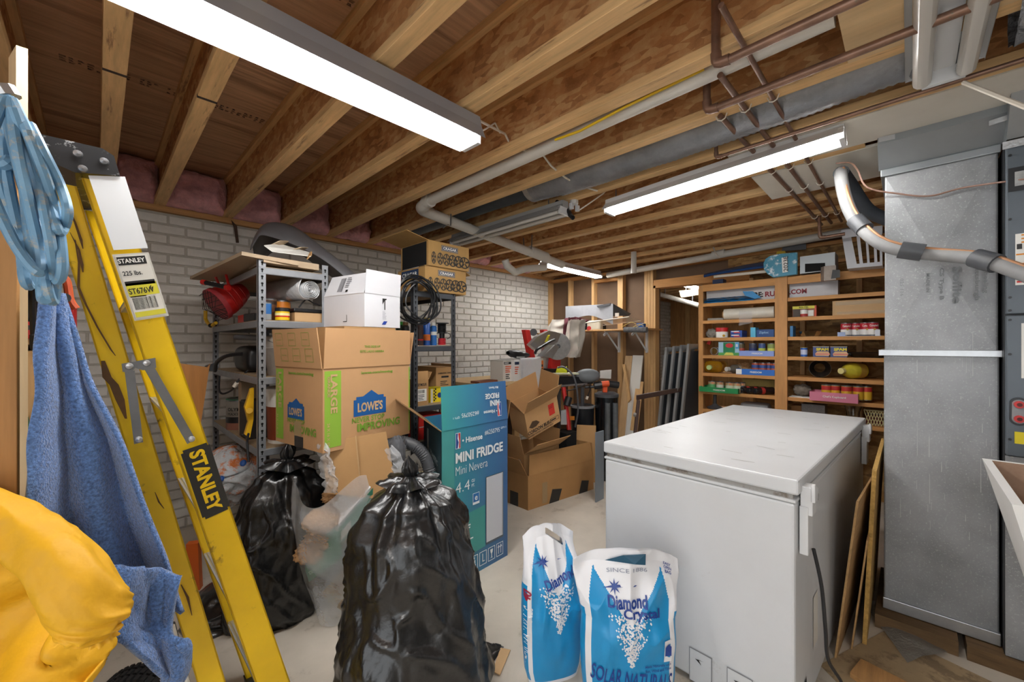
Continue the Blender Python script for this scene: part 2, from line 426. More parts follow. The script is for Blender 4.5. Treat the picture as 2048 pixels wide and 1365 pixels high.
# framed wall at the back, with the doorway
wb = struct('wall_back', MB().box((XB+.09, 2.23, 0), (XB+.12, YW+.0, ZJ)).box((XB+.09, -2.6, ZP-.26), (XB+.12, 2.23, ZJ)), mat('brown_panel', srgb('6f5640'), .75, var=(2.5, .18, 5)))
for y in (3.911, 3.534, 3.13, 2.725, 2.687, 2.35, 2.31, 2.27):
    part(wb, 'stud', MB().box((XB, y, .04), (XB+.089, y+.038, ZP-.04)), STUD, bevel=.002)
part(wb, 'door_jamb', MB().box((XB-.012, 2.235, 0), (XB+.13, 2.262, 2.13)), STUD)
part(wb, 'top_plate', MB().box((XB, -2.6, ZP-.038), (XB+.089, YW-.001, ZP)), SHELFW)
part(wb, 'bottom_plate', MB().box((XB, 2.262, 0), (XB+.089, YW-.001, .038)), SHELFW)
part(wb, 'door_header', MB().box((XB-.012, 1.2, 2.10), (XB+.13, 2.262, 2.17)), SHELFW)
part(wb, 'header_trim', MB().box((XB-.004, .2, 2.17), (XB+.05, 2.262, 2.20)), SHELFW)
part(wb, 'blocking', MB().box((XB, 2.763, 2.26), (XB+.089, 3.13, 2.298)), SHELFW)
part(wb, 'panel_sheet', MB().box((XB+.02, -2.4, 2.2), (XB+.088, 1.42, ZP-.04)), OSBW, label='strand board sheet above the wooden shelves')
ws = struct('wall_pantry', MB().box((XB+.05, -2.6, 0), (XB+.09, 1.2, 2.2)), OSBW)
for y in (1.16, .72, .3, -.15, -.6):
    part(ws, 'stud', MB().box((XB-.04, y, 0), (XB+.049, y+.038, 2.1)), STUD)
# room beyond the doorway
wf = struct('wall_far', MB().box((9.3, -2.6, 0), (9.4, YW, ZS)), PLYV)
part(wf, 'batten', MB().box((9.27, 3.5, 0), (9.3, 3.6, 2.4)), STUD)
part(wf, 'batten', MB().box((9.27, 3.0, 0), (9.3, 3.06, 2.4)), PLYV)
# wall running away behind the furnace
wr = struct('wall_right', MB().box((-2.6, -2.6, 0), (9.4, -2.5, ZJ)), mat('grey_block', srgb('8d8a84'), .8, var=(4, .15)))
# ---------------------------------------------------------------- ceiling lights
TUBE_ON = mat('tube_lit', (1, .985, .96), .3, emit=TUBE_GLOW)
TUBE_OFF = mat('tube_dark', srgb('cfcbc4'), .25)
ENAMEL = mat('white_enamel', srgb('d9dadb'), .35)
LAMPG = mat('lamp_grey', srgb('9b9ca0'), .4)
def shop_light(name, label, p0, p1, on=True, w=.085, r=.014, chains=(.12, .88), m=None, n_t=2, flatten=False):
    p0, p1 = V(p0), V(p1); a = (p1-p0).normalized(); s = V((0,0,1)).cross(a).normalized(); z = a.cross(s).normalized()
    if z.z < 0: s, z = -s, -z
    L = (p1-p0).length; t = thing(name, label, 'light', p0)
    sec = [(-w, -.002), (-.035, .05), (-.03, .078), (.03, .078), (.035, .05), (w, -.002)]
    if r > .018 and not flatten: sec = [(-.088, -.004), (-.062, .055), (-.05, .105), (.05, .105), (.062, .055), (.088, -.004)]
    if flatten: sec = [(-w, .02), (-w, .03), (-.05, .06), (.05, .06), (w, .03), (w, .02)]
    b = MB(); k = len(sec)
    for e in (p0, p1): b.v += [e + s*x + z*h for x, h in sec]
    b.f = [(i, i+1, i+1+k, i+k) for i in range(k-1)] + [(1, 2, 3, 4), (1+k, 4+k, 3+k, 2+k)]
    part(t, 'reflector', b, m or ENAMEL)
    part(t, 'ballast_cover', MB().obox(p0 - s*.03 + z*.03, a*L, s*.06, z*.025), m or ENAMEL)
    for i in range(n_t):
        x = (i - (n_t-1)/2)*(.08 if not flatten else .11)
        part(t, 'lamp_tube', MB().cyl(p0 + a*.03 + s*x, p1 - a*.03 + s*x, r, 12), TUBE_ON if on else TUBE_OFF, 30)
    for e, d in ((p0, 1), (p1, -1)):
        part(t, 'end_socket', MB().obox(e - s*.055 - z*.018, a*d*.02, s*.11, z*.05), ENAMEL)
    for c in chains:
        q = p0 + a*L*c + z*(.078 if r < .018 else .105)
        part(t, 'hanging_chain', MB().tube([q, V((q.x, q.y, (q.z+ZJ+.02)/2 + .01)), V((q.x, q.y, ZJ + .02))], .004, 5), STEEL)
    return t
shop_light('fluorescent_light', 'long lit two-tube light nearest the ladder, running off the frame top', (1.18, 1.40, 2.30), (-.12, 1.40, 2.30), r=.019, w=.1, m=LAMPG)
shop_light('fluorescent_light', 'lit two-tube light hanging between the flexible duct and the white freezer', (2.43, 1.46, 2.30), (2.43, .21, 2.36), r=.015, chains=(.05, .95))
shop_light('fluorescent_light', 'unlit grey and white light hanging left of the white outlet box', (2.27, 1.70, 2.32), (2.27, 2.95, 2.315), on=False, m=mat('lamp_dusty', srgb('a5a4a2'), .5))
shop_light('fluorescent_light', 'lit light far off below the white drain by the framed wall', (3.50, 2.93, 2.30), (4.64, 2.93, 2.295), r=.014)
shop_light('fluorescent_light', 'lit light in the room beyond the doorway', (5.3, 2.3, 2.26), (6.5, 2.3, 2.26))
shop_light('ceiling_fixture', 'unlit white two-tube fixture fixed under the joists at top right', (2.17, -.09, 2.375), (.95, -.09, 2.375), on=False, w=.1, r=.026, chains=(), flatten=True)
# added fill lamp, built like the others, in the unseen basement behind the camera
shop_light('fluorescent_light', 'added unseen fill light behind the photographer over the open floor', (-1.6, -1.2, 2.30), (-.4, -1.2, 2.30), r=.019)

# ---------------------------------------------------------------- drain pipes, duct, copper lines
def arc(c, r, a0, a1, ax, ay, n=8): return [V(c) + V(ax)*r*math.cos(a0+(a1-a0)*i/n) + V(ay)*r*math.sin(a0+(a1-a0)*i/n) for i in range(n+1)]
XP, YP, ZPV = 1.655, 2.62, 2.425
t = thing('drain_pipe', 'white plastic drain running under the joists to an elbow above the rack', 'pipe', (XP, 1.2, ZPV))
part(t, 'straight_run', MB().cyl((XP, .17, ZPV+.035), (XP, YP-.12, ZPV), .036, 20), PVC, 30)
el = arc((XP+.09, YP-.11, ZPV-.02), .09, math.pi, math.pi/2, (1,0,0), (0,1,0), 10)
part(t, 'elbow', MB().tube([(XP, YP-.15, ZPV)] + el + [(XP+.13, YP-.02, ZPV-.025)], .043, 18), PVC, 30)
part(t, 'elbow_collar', MB().cyl((XP, YP-.2, ZPV), (XP, YP-.14, ZPV), .047, 18), PVC, 30)
e1 = V((3.42, YP-.02, 2.24))
part(t, 'wall_run', MB().cyl((XP+.1, YP-.02, ZPV-.025), e1, .04, 20), PVC, 30)
part(t, 'wye_collar', MB().cyl((2.9, YP-.02, 2.302), (3.15, YP-.02, 2.275), .05, 18), PVC, 30)
part(t, 'trap_bend', MB().tube([P(1010, 520, Y=2.75), P(1014, 532, Y=2.75), P(1030, 545, Y=2.75), P(1050, 538, Y=2.75), P(1090, 535, Y=2.75)], .035, 14), PVC, 30)
for x in (1.93, 2.88):
    part(t, 'hanger_strap', MB().tube([(x, YP-.07, ZJ+.02), (x, YP-.065, 2.33), (x, YP-.02, 2.25 if x > 2 else 2.35), (x, YP+.03, 2.33), (x, YP+.04, ZJ+.01)], .006, 5), STEEL)
t = thing('drain_pipe', 'long white plastic drain along the framed wall above the doorway', 'pipe', (4.7, 1, 2.3))
part(t, 'straight_run', MB().cyl(P(1215, 551, X=4.68), P(1700, 463, X=4.68), .036, 16), PVC, 30)
part(t, 'coupling', MB().cyl(P(1425, 511, X=4.68), P(1450, 506, X=4.68), .043, 16), PVC, 30)
part(t, 'hanger_strap', MB().tube([P(1427, 495, X=4.66), P(1432, 508, X=4.62), P(1440, 516, X=4.63)], .008, 5), WIRE)
part(t, 'vertical_stub', MB().cyl((4.2, 2.2, 2.2), (4.2, 2.2, 2.44), .03, 14), PVC, 30)
# yellow cable and white wiring along the joists
solo('yellow_cable', MB().tube([P(1408, 138, X=1.60), P(1250, 214, X=1.59), P(1160, 262, X=1.585), P(1110, 280, X=1.58)], .006, 6), flat('d9b200', .5), 'yellow electrical cable lying along the long white drain', 'cable')
wv = [P(937, 230, X=1.16), P(975, 250, X=1.3), P(1010, 268, X=1.5), P(1022, 292, X=1.55), P(1046, 300, X=1.6), P(1085, 309, X=1.75), P(1102, 332, X=1.85), P(1130, 355, X=2.0), P(1160, 372, X=2.2), P(1195, 382, X=2.3)]
solo('white_cable', MB().tube(wv, .006, 6), WIRE, 'white electrical cable draped under joists from the long light', 'cable')
solo('light_cord', MB().tube([P(952, 268, X=1.19), P(972, 258, X=1.25), P(990, 246, X=1.35), P(1000, 266, X=1.45)], .004, 6), WIRE, 'thin looped cord at the right end of the long lit light', 'cord')
solo('white_cable', MB().tube([P(520, 10, Z=2.66), P(620, 70, Z=2.66), P(725, 118, Z=2.66), P(895, 206, Z=2.66)], .006, 6), WIRE, 'pale cable running over the joists above the long lit light', 'cable')
t = thing('outlet_box', 'white ceiling outlet box with plugs between the two hanging lights', 'outlet', P(1148, 398, X=2.36))
c = P(1148, 392, X=2.36)
part(t, 'cover_plate', MB().box(c + V((-.06, -.06, .0)), c + V((.06, .06, .02))), ENAMEL)
part(t, 'socket', MB().cyl(c, c + V((0, 0, -.06)), .03, 12), ENAMEL, 30)
for dx in (-.03, .04): part(t, 'plug', MB().box(c + V((dx-.012, -.012, -.1)), c + V((dx+.012, .012, -.06))), ENAMEL)
part(t, 'plug_cord', MB().tube([c + V((.04, 0, -.1)), c + V((.08, -.05, -.06)), c + V((.06, -.2, -.02)), c + V((.02, -.3, .02))], .005, 6), WIRE)
solo('cord_bundle', MB().tube([P(1113, 404, X=2.3), P(1125, 412, X=2.3), P(1138, 425, X=2.3), P(1146, 436, X=2.3), P(1130, 420, X=2.32)], .016, 8), BLK, 'bundled black cord at the right end of the unlit light', 'cord')
# flexible duct between the joists
def flex(path, r, rib=.012, n=20):
    pts = []; rad = []
    for i in range(len(path)-1):
        a, b = V(path[i]), V(path[i+1]); k = max(2, int((b-a).length/.014))
        for j in range(k): pts.append(a.lerp(b, j/k)); rad.append(r*(1 + (.02 if len(pts) % 2 else -.02) + .05*noise.noise(pts[-1]*5)))
    pts.append(V(path[-1])); rad.append(r)
    return MB().tube(pts, rad, n)
FLEX = mat('flex_foil', srgb('8f9195'), .35, .4, var=(9, .25, 6), bump=(45, .5, .006))
t = thing('flexible_duct', 'grey foil flexible duct sagging between two joists along the ceiling', 'duct', (2.14, .5, 2.4))
part(t, 'ribbed_sleeve', flex([(2.14, -.15, 2.53), (2.14, .3, 2.515), (2.14, .9, 2.50), (2.14, 1.6, 2.505), (2.14, 1.9, 2.53)], .115), FLEX, 60)
part(t, 'rigid_end', MB().tube([(2.14, 1.85, 2.53), (2.13, 2.3, 2.535), (2.13, 3.6, 2.54)], .095, 18), mat('dark_duct', srgb('4d545b'), .45, .5, var=(6, .2)), 30)
part(t, 'clamp_band', MB().cyl((2.14, 1.86, 2.53), (2.14, 1.9, 2.53), .122, 20), ALU, 30)
b = MB().grid(30, 22, lambda u, v: V((2.03, -.24 - .3*v, 2.49)) + V((math.cos(u*6.283), 0, math.sin(u*6.283)))*(.13 + .03*noise.noise(V((math.cos(u*6.283)*3, v*7, math.sin(u*6.283)*3)))) , wrap=True)
solo('foil_wrap', b, mat('foil_crumpled', srgb('8a8c90'), .3, .5, bump=(18, 1.0, .03)), 'crumpled grey foil wrap at top right beside the unlit fixture', 'wrap', smooth=2)
# copper
def copper(name, label, path, r, extra=()):
    path = [V(p) for p in path]; t = thing(name, label, 'pipe', path[0])
    for i in range(len(path)-1):
        a, b = path[i], path[i+1]; d = (b-a).normalized()
        part(t, 'pipe_run', MB().cyl(a + d*r*1.2*(i > 0), b - d*r*1.2*(i < len(path)-2), r, 14), COPPER, 30)
        if i:
            p = (path[i-1]-a).normalized()
            q = [a + p*r*3.0, a + p*r*1.2 + d*r*.12, a + p*r*.45 + d*r*.45, a + d*r*1.2 + p*r*.12, a + d*r*3.0]
            part(t, 'elbow', MB().tube(q, r*1.22, 14), COPPER, 30)
    return t
c1 = V((1.487, .474, 2.36)); copper('copper_pipe', 'thick copper pipe dropping to an elbow nearest the long drain', [c1 + V((0, 0, .26)), c1, V((1.487, -1.2, 2.385))], .0145)
c2 = V((1.755, .594, 2.36)); copper('copper_pipe', 'thick copper pipe crossing in front of the unlit top fixture', [c2 + V((.35, .05, .26)), c2 + V((0, 0, .26)), c2, V((1.755, -1.2, 2.385))], .0145)
c3 = V((2.22, .706, 2.36)); copper('copper_pipe', 'thin copper pipe running just above the lit light to the duct', [c3 + V((0, 0, .2)), c3, V((2.22, -1.0, 2.39))], .009)
for i, (a, b, r, lb) in enumerate([
    ((1442, 10), (1628, 330), .009, 'thin copper pipe slanting under the joists from top centre'),
    ((1440, 150), (1560, 300), .011, 'copper pipe slanting away below the thick elbow'),
    ((1440, 232), (1545, 345), .011, 'short copper pipe slanting toward the lit light')]):
    pa, pb = P(a[0], a[1], Z=ZJ-.012), P(b[0], b[1], Z=ZJ-.012)
    d = (pb-pa).normalized(); d = V((1, d.y*.2, 0)).normalized()
    far = pa + d*(3.9-pa.x)
    t = copper('copper_pipe', lb, [pa, V((4.25, far.y - .03*i, ZJ-.012))], r)
    for x in (1.935, 2.745, 3.15, 3.955):
        y = pa.y + (far.y - .03*i - pa.y)*(x-pa.x)/(4.25-pa.x)
        if x > pa.x: part(t, 'pipe_clip', MB().tube([(x, y-r-.012, ZJ), (x, y-r-.004, ZJ-.02), (x, y, ZJ-.012-r-.004), (x, y+r+.004, ZJ-.02), (x, y+r+.012, ZJ)], .003, 5), WIRE)
copper('copper_pipe', 'copper pipe dropping toward the plastic crate on the wooden shelves', [P(1636, 440, X=4.0) + V((0, 0, .25)), P(1640, 476, X=4.0), P(1690, 468, X=4.0)], .012)
# boards filling joist bays
solo('ceiling_board', MB().box((1.57, -1.0, ZJ-.004), (1.9, .157, ZJ+.012)), mat('pine_board', srgb('d9b98a'), .65, var=(6, .12, 5), stretch=(6, .6, 6), dirt=(4, srgb('8a5a30'), .74, .7)), 'pale pine board closing a joist bay near the thick copper pipes', 'board')
DRY = mat('drywall', srgb('d8d2c6'), .8, var=(4, .06))
solo('ceiling_panel', MB().box((2.38, -.9, ZJ-.002), (2.71, .70, ZJ+.012)), DRY, 'white ceiling panel behind the right end of the lit light', 'panel')
solo('ceiling_panel', MB().box((2.785, -.9, ZJ-.002), (3.31, .685, ZJ+.012)), DRY, 'larger white ceiling panel above the bent hose', 'panel')

# ---------------------------------------------------------------- galvanised duct, furnace, tub
XD, YD0, YD1 = 2.79, -.287, .09
t = thing('sheet_metal_duct', 'tall galvanised sheet metal return duct with drip stains beside the furnace', 'duct', (XD, 0, .07))
part(t, 'lower_section', MB().box((XD, YD0, .085), (XD+.6, YD1, 1.36)), GALV, bevel=.006)
part(t, 'upper_section', MB().box((XD+.003, YD0+.003, 1.36), (XD+.6, YD1-.003, 2.255)), GALV, bevel=.006)
b = MB(); mid = V((XD+.001, (YD0+YD1)/2, 1.80)) # cross-broken panel
cs = [V((XD+.002, YD0+.01, 1.39)), V((XD+.002, YD1-.01, 1.39)), V((XD+.002, YD1-.01, 2.24)), V((XD+.002, YD0+.01, 2.24))]
m0 = mid - V((.010, 0, 0))
b.add(cs + [m0 - V((.012, 0, 0))], [(1, 0, 4), (2, 1, 4), (3, 2, 4), (0, 3, 4)])
part(t, 'cross_broken_panel', b, GALV)
dr = MB(); rr = random.Random(9)
for i in range(34):
    y = rr.uniform(YD0+.02, YD1-.02); z = rr.uniform(.5, 1.3); l_ = rr.uniform(.02, .22)*(1 if i % 3 == 0 else .25); w_ = rr.uniform(.0006, .0016)
    dr.poly([(XD-.0015, y+w_, z), (XD-.0015, y-w_, z), (XD-.0015, y-w_*.6, z+l_), (XD-.0015, y+w_*.6, z+l_)])
part(t, 'drip_stains', dr, flat('b5b7b6', .6))
part(t, 'drive_cleat', MB().box((XD-.012, YD0-.008, 1.345), (XD+.61, YD1+.02, 1.375)), ALU, bevel=.002)
part(t, 'base_flange', MB().box((XD-.012, YD0-.004, .07), (XD+.6, YD1+.004, .125)), ALU, bevel=.003)
part(t, 'top_flange', MB().box((XD-.012, YD0-.004, 2.25), (XD+.61, YD1+.012, 2.285)), GALVD, bevel=.003)
b = MB(); q0 = [(XD, 2.285), (XD-.1, 2.385), (XD-.1, 2.70), (XD+.0, 2.70)]
for y in (YD0-.02, YD1+.02): b.v += [V((x, y, z)) for x, z in q0]
b.f = [(0, 1, 5, 4), (1, 2, 6, 5), (3, 2, 1, 0), (4, 5, 6, 7), (2, 3, 7, 6)]
part(t, 'trunk_transition', b, GALVD)
part(t, 'foil_tape', MB().slab([P(1757, 285, X=2.685), P(1790, 278, X=2.685), P(1790, 268, X=2.685), P(1757, 275, X=2.685)], .002), SILV)
part(t, 'foil_tape', MB().slab([P(1978, 252, X=2.685), P(2015, 240, X=2.685), P(2015, 230, X=2.685), P(1978, 242, X=2.685)], .002), SILV)
gf = Fr(t, (XD-.0225, YD1, 1.5), (0, -1, 0), (0, 0, 1))
gi = mat('stencil_ink', srgb('6e7173'), .6)
for s, x, h, w in (('Soflite', .235, .03, .17), ('CS Type B', .19, .018, .15), ('Pittsburgh', .30, .018, .16), ('Wheeling', .325, .018, .13)):
    gf.text(s, x, .26, h, gi, w=w, rot=-math.pi/2, bold=.03)
gf.text('MADE IN', .15, .24, .011, gi, w=.09, rot=-math.pi/2)
gf.text('.025 116', .06, .23, .012, gi, w=.09, rot=-math.pi/2, bold=0)
for i, y in enumerate((-.28, .0)):
    solo('sleeper_block', MB().box((XD-.09, y-.11 if i == 0 else y-.16, 0), (XD+.5, y+.05 if i == 0 else .12, .066)) if i else MB().box((XD-.09, -.9, 0), (XD+.5, -.185, .066)), mat('old_lumber', srgb('6e5537'), .85, var=(8, .35, 6), stretch=(5, .6, 5)), ['weathered timber sleeper under the furnace', 'weathered timber sleeper under the tall metal duct'][i], 'timber')
# furnace
FG = mat('furnace_grey', srgb('5c646b'), .42, .2, var=(5, .06))
XF = 2.70
t = thing('furnace', 'dark grey furnace cabinet with small window and round red knobs', 'furnace', (XF, -.6, .06))
part(t, 'cabinet', MB().box((XF+.03, -1.1, .07), (XF+.75, -.294, 2.255)), BLK)
fu = part(t, 'upper_panel', MB().box((XF, -1.0, 1.53), (XF+.04, -.296, 2.245)), FG, bevel=.004)
fl = part(t, 'lower_panel', MB().box((XF, -1.0, .93), (XF+.04, -.296, 1.524)), FG, bevel=.004)
part(t, 'base_panel', MB().box((XF+.02, -1.0, .07), (XF+.06, -.296, .925)), GALV)
F = Fr(t, (XF, -.296, 0), (0, -1, 0), (0, 0, 1))
F.patch(.005, 2.045, .25, 2.145, BLK, 'window_frame', .004); F.patch(.022, 2.065, .25, 2.125, mat('sight_glass', srgb('b9bcbc'), .1, .2, var=(30, .3)), 'window_glass', .007)
F.patch(.024, 1.65, .25, 1.865, PAPER, 'wiring_label', .002)
for z, x in ((1.855, .04), (1.84, .04), (1.825, .04), (1.775, .026), (1.735, .026)): F.patch(x, z, .2, z+.006, flat('e08a1c'), 'label_line', .003)
F.patch(.026, 1.70, .2, 1.707, flat('cc2222'), 'label_line', .003); F.patch(.028, 1.80, .042, 1.822, flat('2a2a2a'), 'label_mark', .003); F.patch(.028, 1.66, .2, 1.667, flat('cc2222'), 'label_line', .003)
F.patch(.04, 1.26, .25, 1.49, PAPER, 'rating_label', .002)
def pill(x, r, h, e, m, nm): part(t, nm, MB().slab([F.at(x + r*math.cos(a), 1.12 + (h if math.sin(a) > 0 else -h) + r*math.sin(a), e) for a in [q*math.pi/10+.01 for q in range(20)]], .004), m)
pill(.034, .026, .033, .004, BLK, 'knob_surround'); pill(.034, .02, .03, .007, GREY, 'knob_plate')
for y in (1.15, 1.09):
    k = part(t, 'knob', MB().cyl(F.at(.034, y, .006), F.at(.034, y, .018), .015, 18), RED, 30)
    part(k, 'knob_star', MB().cyl(F.at(.034, y, .018), F.at(.034, y, .02), .008, 8), flat('5a0d0d'), 30)
F.patch(.022, .985, .15, 1.035, flat('e3cf1f'), 'warning_label', .002)
for z in (2.2, 1.93, 1.6, 1.545, 1.505, 1.36, 1.0): part(t, 'screw', MB().cyl(F.at(.01, z), F.at(.01, z, .006), .005, 8), BLK, 30)
part(t, 'plenum', MB().add([V((XF, -1.1, 2.27)), V((XF, -.297, 2.27)), V((XF-.14, -.297, 2.45)), V((XF-.14, -1.1, 2.45)), V((XF+.7, -.297, 2.27)), V((XF+.7, -.297, 2.7)), V((XF-.14, -.297, 2.7)), V((XF-.14, -1.1, 2.7))], [(0, 1, 2, 3), (3, 2, 6, 7), (1, 4, 5, 6, 2)]), GALVD)
part(t, 'plenum_tape', MB().slab([P(2005, 300, X=XF-.01), P(2048, 290, X=XF-.01), P(2048, 275, X=XF-.01), P(2005, 285, X=XF-.01)], .002), SILV)
# hose bundle in front of the duct
hp = [P(1776, 440, X=3.3), P(1735, 420, X=3.2), P(1700, 370, X=3.0), P(1682, 345, X=2.8), P(1690, 395, X=2.72), P(1710, 440, X=2.68), P(1750, 480, X=2.62), P(1800, 500, X=2.6), P(1870, 509, X=2.6), P(1950, 516, X=2.55), P(2000, 530, X=2.5), P(2070, 556, X=2.45)]
def smooth_path(pts, k=6):
    pts = [V(p) for p in pts]; out = []
    for i in range(len(pts)-1):
        p0, p1, p2, p3 = pts[max(i-1, 0)], pts[i], pts[i+1], pts[min(i+2, len(pts)-1)]
        for j in range(k):
            s = j/k
            out.append(.5*((2*p1) + (p2-p0)*s + (2*p0-5*p1+4*p2-p3)*s*s + (3*p1-p0-3*p2+p3)*s**3))
    out.append(pts[-1]); return out
t = thing('refrigerant_line', 'grey insulated line with copper tube taped in loops across the metal duct', 'pipe', hp[5])
part(t, 'foam_sleeve', MB().tube(smooth_path(hp[2:]), .029, 14), mat('foam_grey', srgb('8d8d8d'), .6, var=(7, .2)), 30)
part(t, 'dark_sleeve', MB().tube(smooth_path(hp[:4]), .036, 14), mat('foam_dark', srgb('33373d'), .6), 30)
part(t, 'copper_tube', MB().tube([p + V((-.018, -.012, .016)) for p in smooth_path(hp[3:])], .0075, 8), mat('copper_bright', srgb('a87a58'), .5, .3), 30)
for i in (5, 7, 9): part(t, 'tape_wrap', MB().cyl(hp[i], hp[i] + (hp[i+1]-hp[i]).normalized()*.08, .038, 14), GREYD, 30)
solo('thermostat_wire', MB().tube(smooth_path([P(1672, 327, X=2.8), P(1700, 326, X=2.78), P(1715, 340, X=2.75), P(1735, 375, X=2.74), P(1800, 388, X=2.76), P(1860, 392, X=2.765), P(1930, 375, X=2.765), P(2060, 357, X=2.68)]), .004, 6), flat('8a6a5c', .5), 'thin brown wire sagging across the top of the metal duct', 'wire')
solo('white_cable', MB().tube([P(1927, 165, X=2.2), P(1990, 190, X=2.1), P(2060, 218, X=2.0)], .007, 6), WIRE, 'white cable slanting from the unlit fixture to the right edge', 'cable')
# laundry tub
TUB = mat('tub_plastic', srgb('e6e6e4'), .45, var=(5, .03))
a = P(1964, 917, Z=.97); t = thing('laundry_tub', 'white plastic laundry tub with rusty stained bowl at right edge', 'sink', (a.x, a.y-.25, 0))
x0, x1, y1, y0, zt = a.x-.62, a.x, a.y, a.y-.55, .97
def frus(zt, zb, g, th):
    up = [V((x0+th, y0+th, zt)), V((x1-th, y0+th, zt)), V((x1-th, y1-th, zt)), V((x0+th, y1-th, zt))]
    dn = [V((x0+th+g, y0+th+g, zb)), V((x1-th-g, y0+th+g, zb)), V((x1-th-g, y1-th-g, zb)), V((x0+th+g, y1-th-g, zb))]
    return up, dn
u1, d1 = frus(zt, .5, .11, 0); u2, d2 = frus(zt, .53, .1, .022)
b = MB().add(u1+d1+u2, [(0, 4, 5, 1), (1, 5, 6, 2), (2, 6, 7, 3), (3, 7, 4, 0), (4, 7, 6, 5), (0, 1, 9, 8), (1, 2, 10, 9), (2, 3, 11, 10), (3, 0, 8, 11)])
part(t, 'tub_shell', b, TUB)
part(t, 'stained_bowl', MB().add(u2+d2, [(0, 1, 5, 4), (1, 2, 6, 5), (2, 3, 7, 6), (3, 0, 4, 7), (4, 5, 6, 7)]), mat('rusty_bowl', srgb('b39a83'), .6, var=(5, .35, 8), col2=srgb('7a4f2e')))
for x in (x0+.1, x1-.12):
    for y in (y0+.1, y1-.12): part(t, 'leg', MB().cyl((x, y, 0), (x, y, .52), .02, 8), TUB, 30)

# ---------------------------------------------------------------- chest freezer
e1 = V((.99910, -.0423, 0)); e2 = V((.0423, .99910, 0)); fo = V((1.698, .283, 0)); FLn, FWd, FHt = 1.755, .776, .93
t = thing('chest_freezer', 'long white chest freezer with scuffed lid and side hinges', 'freezer', fo)
part(t, 'cabinet', MB().obox(fo + V((0, 0, .03)), e1*FLn, e2*FWd, V((0, 0, .815))), FREEZ, bevel=.01)
part(t, 'gasket', MB().obox(fo + e1*.008 + e2*.008 + V((0, 0, .845)), e1*(FLn-.016), e2*(FWd-.016), V((0, 0, .035))), mat('gasket', srgb('9c9a96'), .7, dirt=(8, srgb('5a4632'), .6, .7)))
part(t, 'cabinet_rim', MB().obox(fo + e1*-.003 + e2*-.003 + V((0, 0, .846)), e1*(FLn+.006), e2*(FWd+.006), V((0, 0, .012))), FREEZ, bevel=.004)
part(t, 'lid', MB().obox(fo - e1*.006 - e2*.012 + V((0, 0, .876)), e1*(FLn+.012), e2*(FWd+.018), V((0, 0, .054))), FREEZ, bevel=.008)
for s in (.04, 1.62):
    q = fo + e1*s - e2*.03
    hg = part(t, 'hinge', MB().obox(q + V((0, 0, .66)), e1*.075, e2*.026, V((0, 0, .17))).obox(q + e1*.005 - e2*.012 + V((0, 0, .80)), e1*.06, e2*.036, V((0, 0, .1))).slab([q + e1*.0 - e2*.02 + V((0, 0, .915)), q + e1*.06 - e2*.02 + V((0, 0, .89)), q + e1*.06 - e2*.02 + V((0, 0, .85)), q - e2*.02 + V((0, 0, .85))][::-1], .012), ENAMEL, bevel=.003)
    part(hg, 'hinge_pin', MB().cyl(q + e1*.05 - e2*.02 + V((0, 0, .862)), q + e1*.05 + V((0, 0, .862)), .013, 12), STEEL, 30)
F = Fr(t, fo + e2*FWd, -e2, (0, 0, 1))
for x in (FWd-.245-.12, FWd-.1-.12): # vent panels
    F.patch(x, .02, x+.09, .155, flat('84868a'), 'vent_panel', .003); F.patch(x+.003, .023, x+.087, .152, FREEZ, 'vent_cover', .004)
    F.poly([(x+.025, .12), (x+.05, .105), (x+.04, .12), (x+.06, .125)], INK, 'warning_mark', .006)
G = Fr(t, fo + e1*.0, e1, (0, 0, 1))
part(t, 'side_label', MB().poly([fo + e1*.28 - e2*.002 + V((0, 0, z)) if k == 0 else fo + e1*.36 - e2*.002 + V((0, 0, z)) for k, z in ((0, .2), (1, .2), (1, .4), (0, .4))]), flat('d6d2ca'))
kc = fo + e1*.07 - e2*.04
part(t, 'power_cord', MB().tube(smooth_path([kc + V((0, 0, .68)), kc + V((.02, -.02, .55)), kc + V((.03, -.03, .4)), kc + V((.1, -.03, .25)), kc + V((.2, -.06, .12)), kc + V((.2, -.06, .05)), kc + V((.08, -.06, .015)), kc + V((-.1, -.05, .012)), kc + V((-.3, -.12, .012))]), .006, 8), BLK, 30)
part(t, 'compressor_cutout', MB().poly([fo + e1*.02 - e2*.003 + V((0, 0, .035)), fo + e1*.16 - e2*.003 + V((0, 0, .035)), fo + e1*.16 - e2*.003 + V((0, 0, .16)), fo + e1*.09 - e2*.003 + V((0, 0, .13)), fo + e1*.02 - e2*.003 + V((0, 0, .06))]), DARK)
SCR = MB(); rr = random.Random(5)
for i in range(26):
    c = fo + e1*rr.uniform(.1, 1.65) + e2*rr.uniform(.06, .72) + V((0, 0, .9312)); d = (e1*rr.uniform(-.3, .3) + e2).normalized()*rr.uniform(.01, .045); w = d.cross(V((0, 0, 1))).normalized()*.0022
    SCR.poly([c-d-w, c-d+w, c+d+w, c+d-w][::-1])
part(t, 'lid_scuffs', SCR, flat('9b9994'))
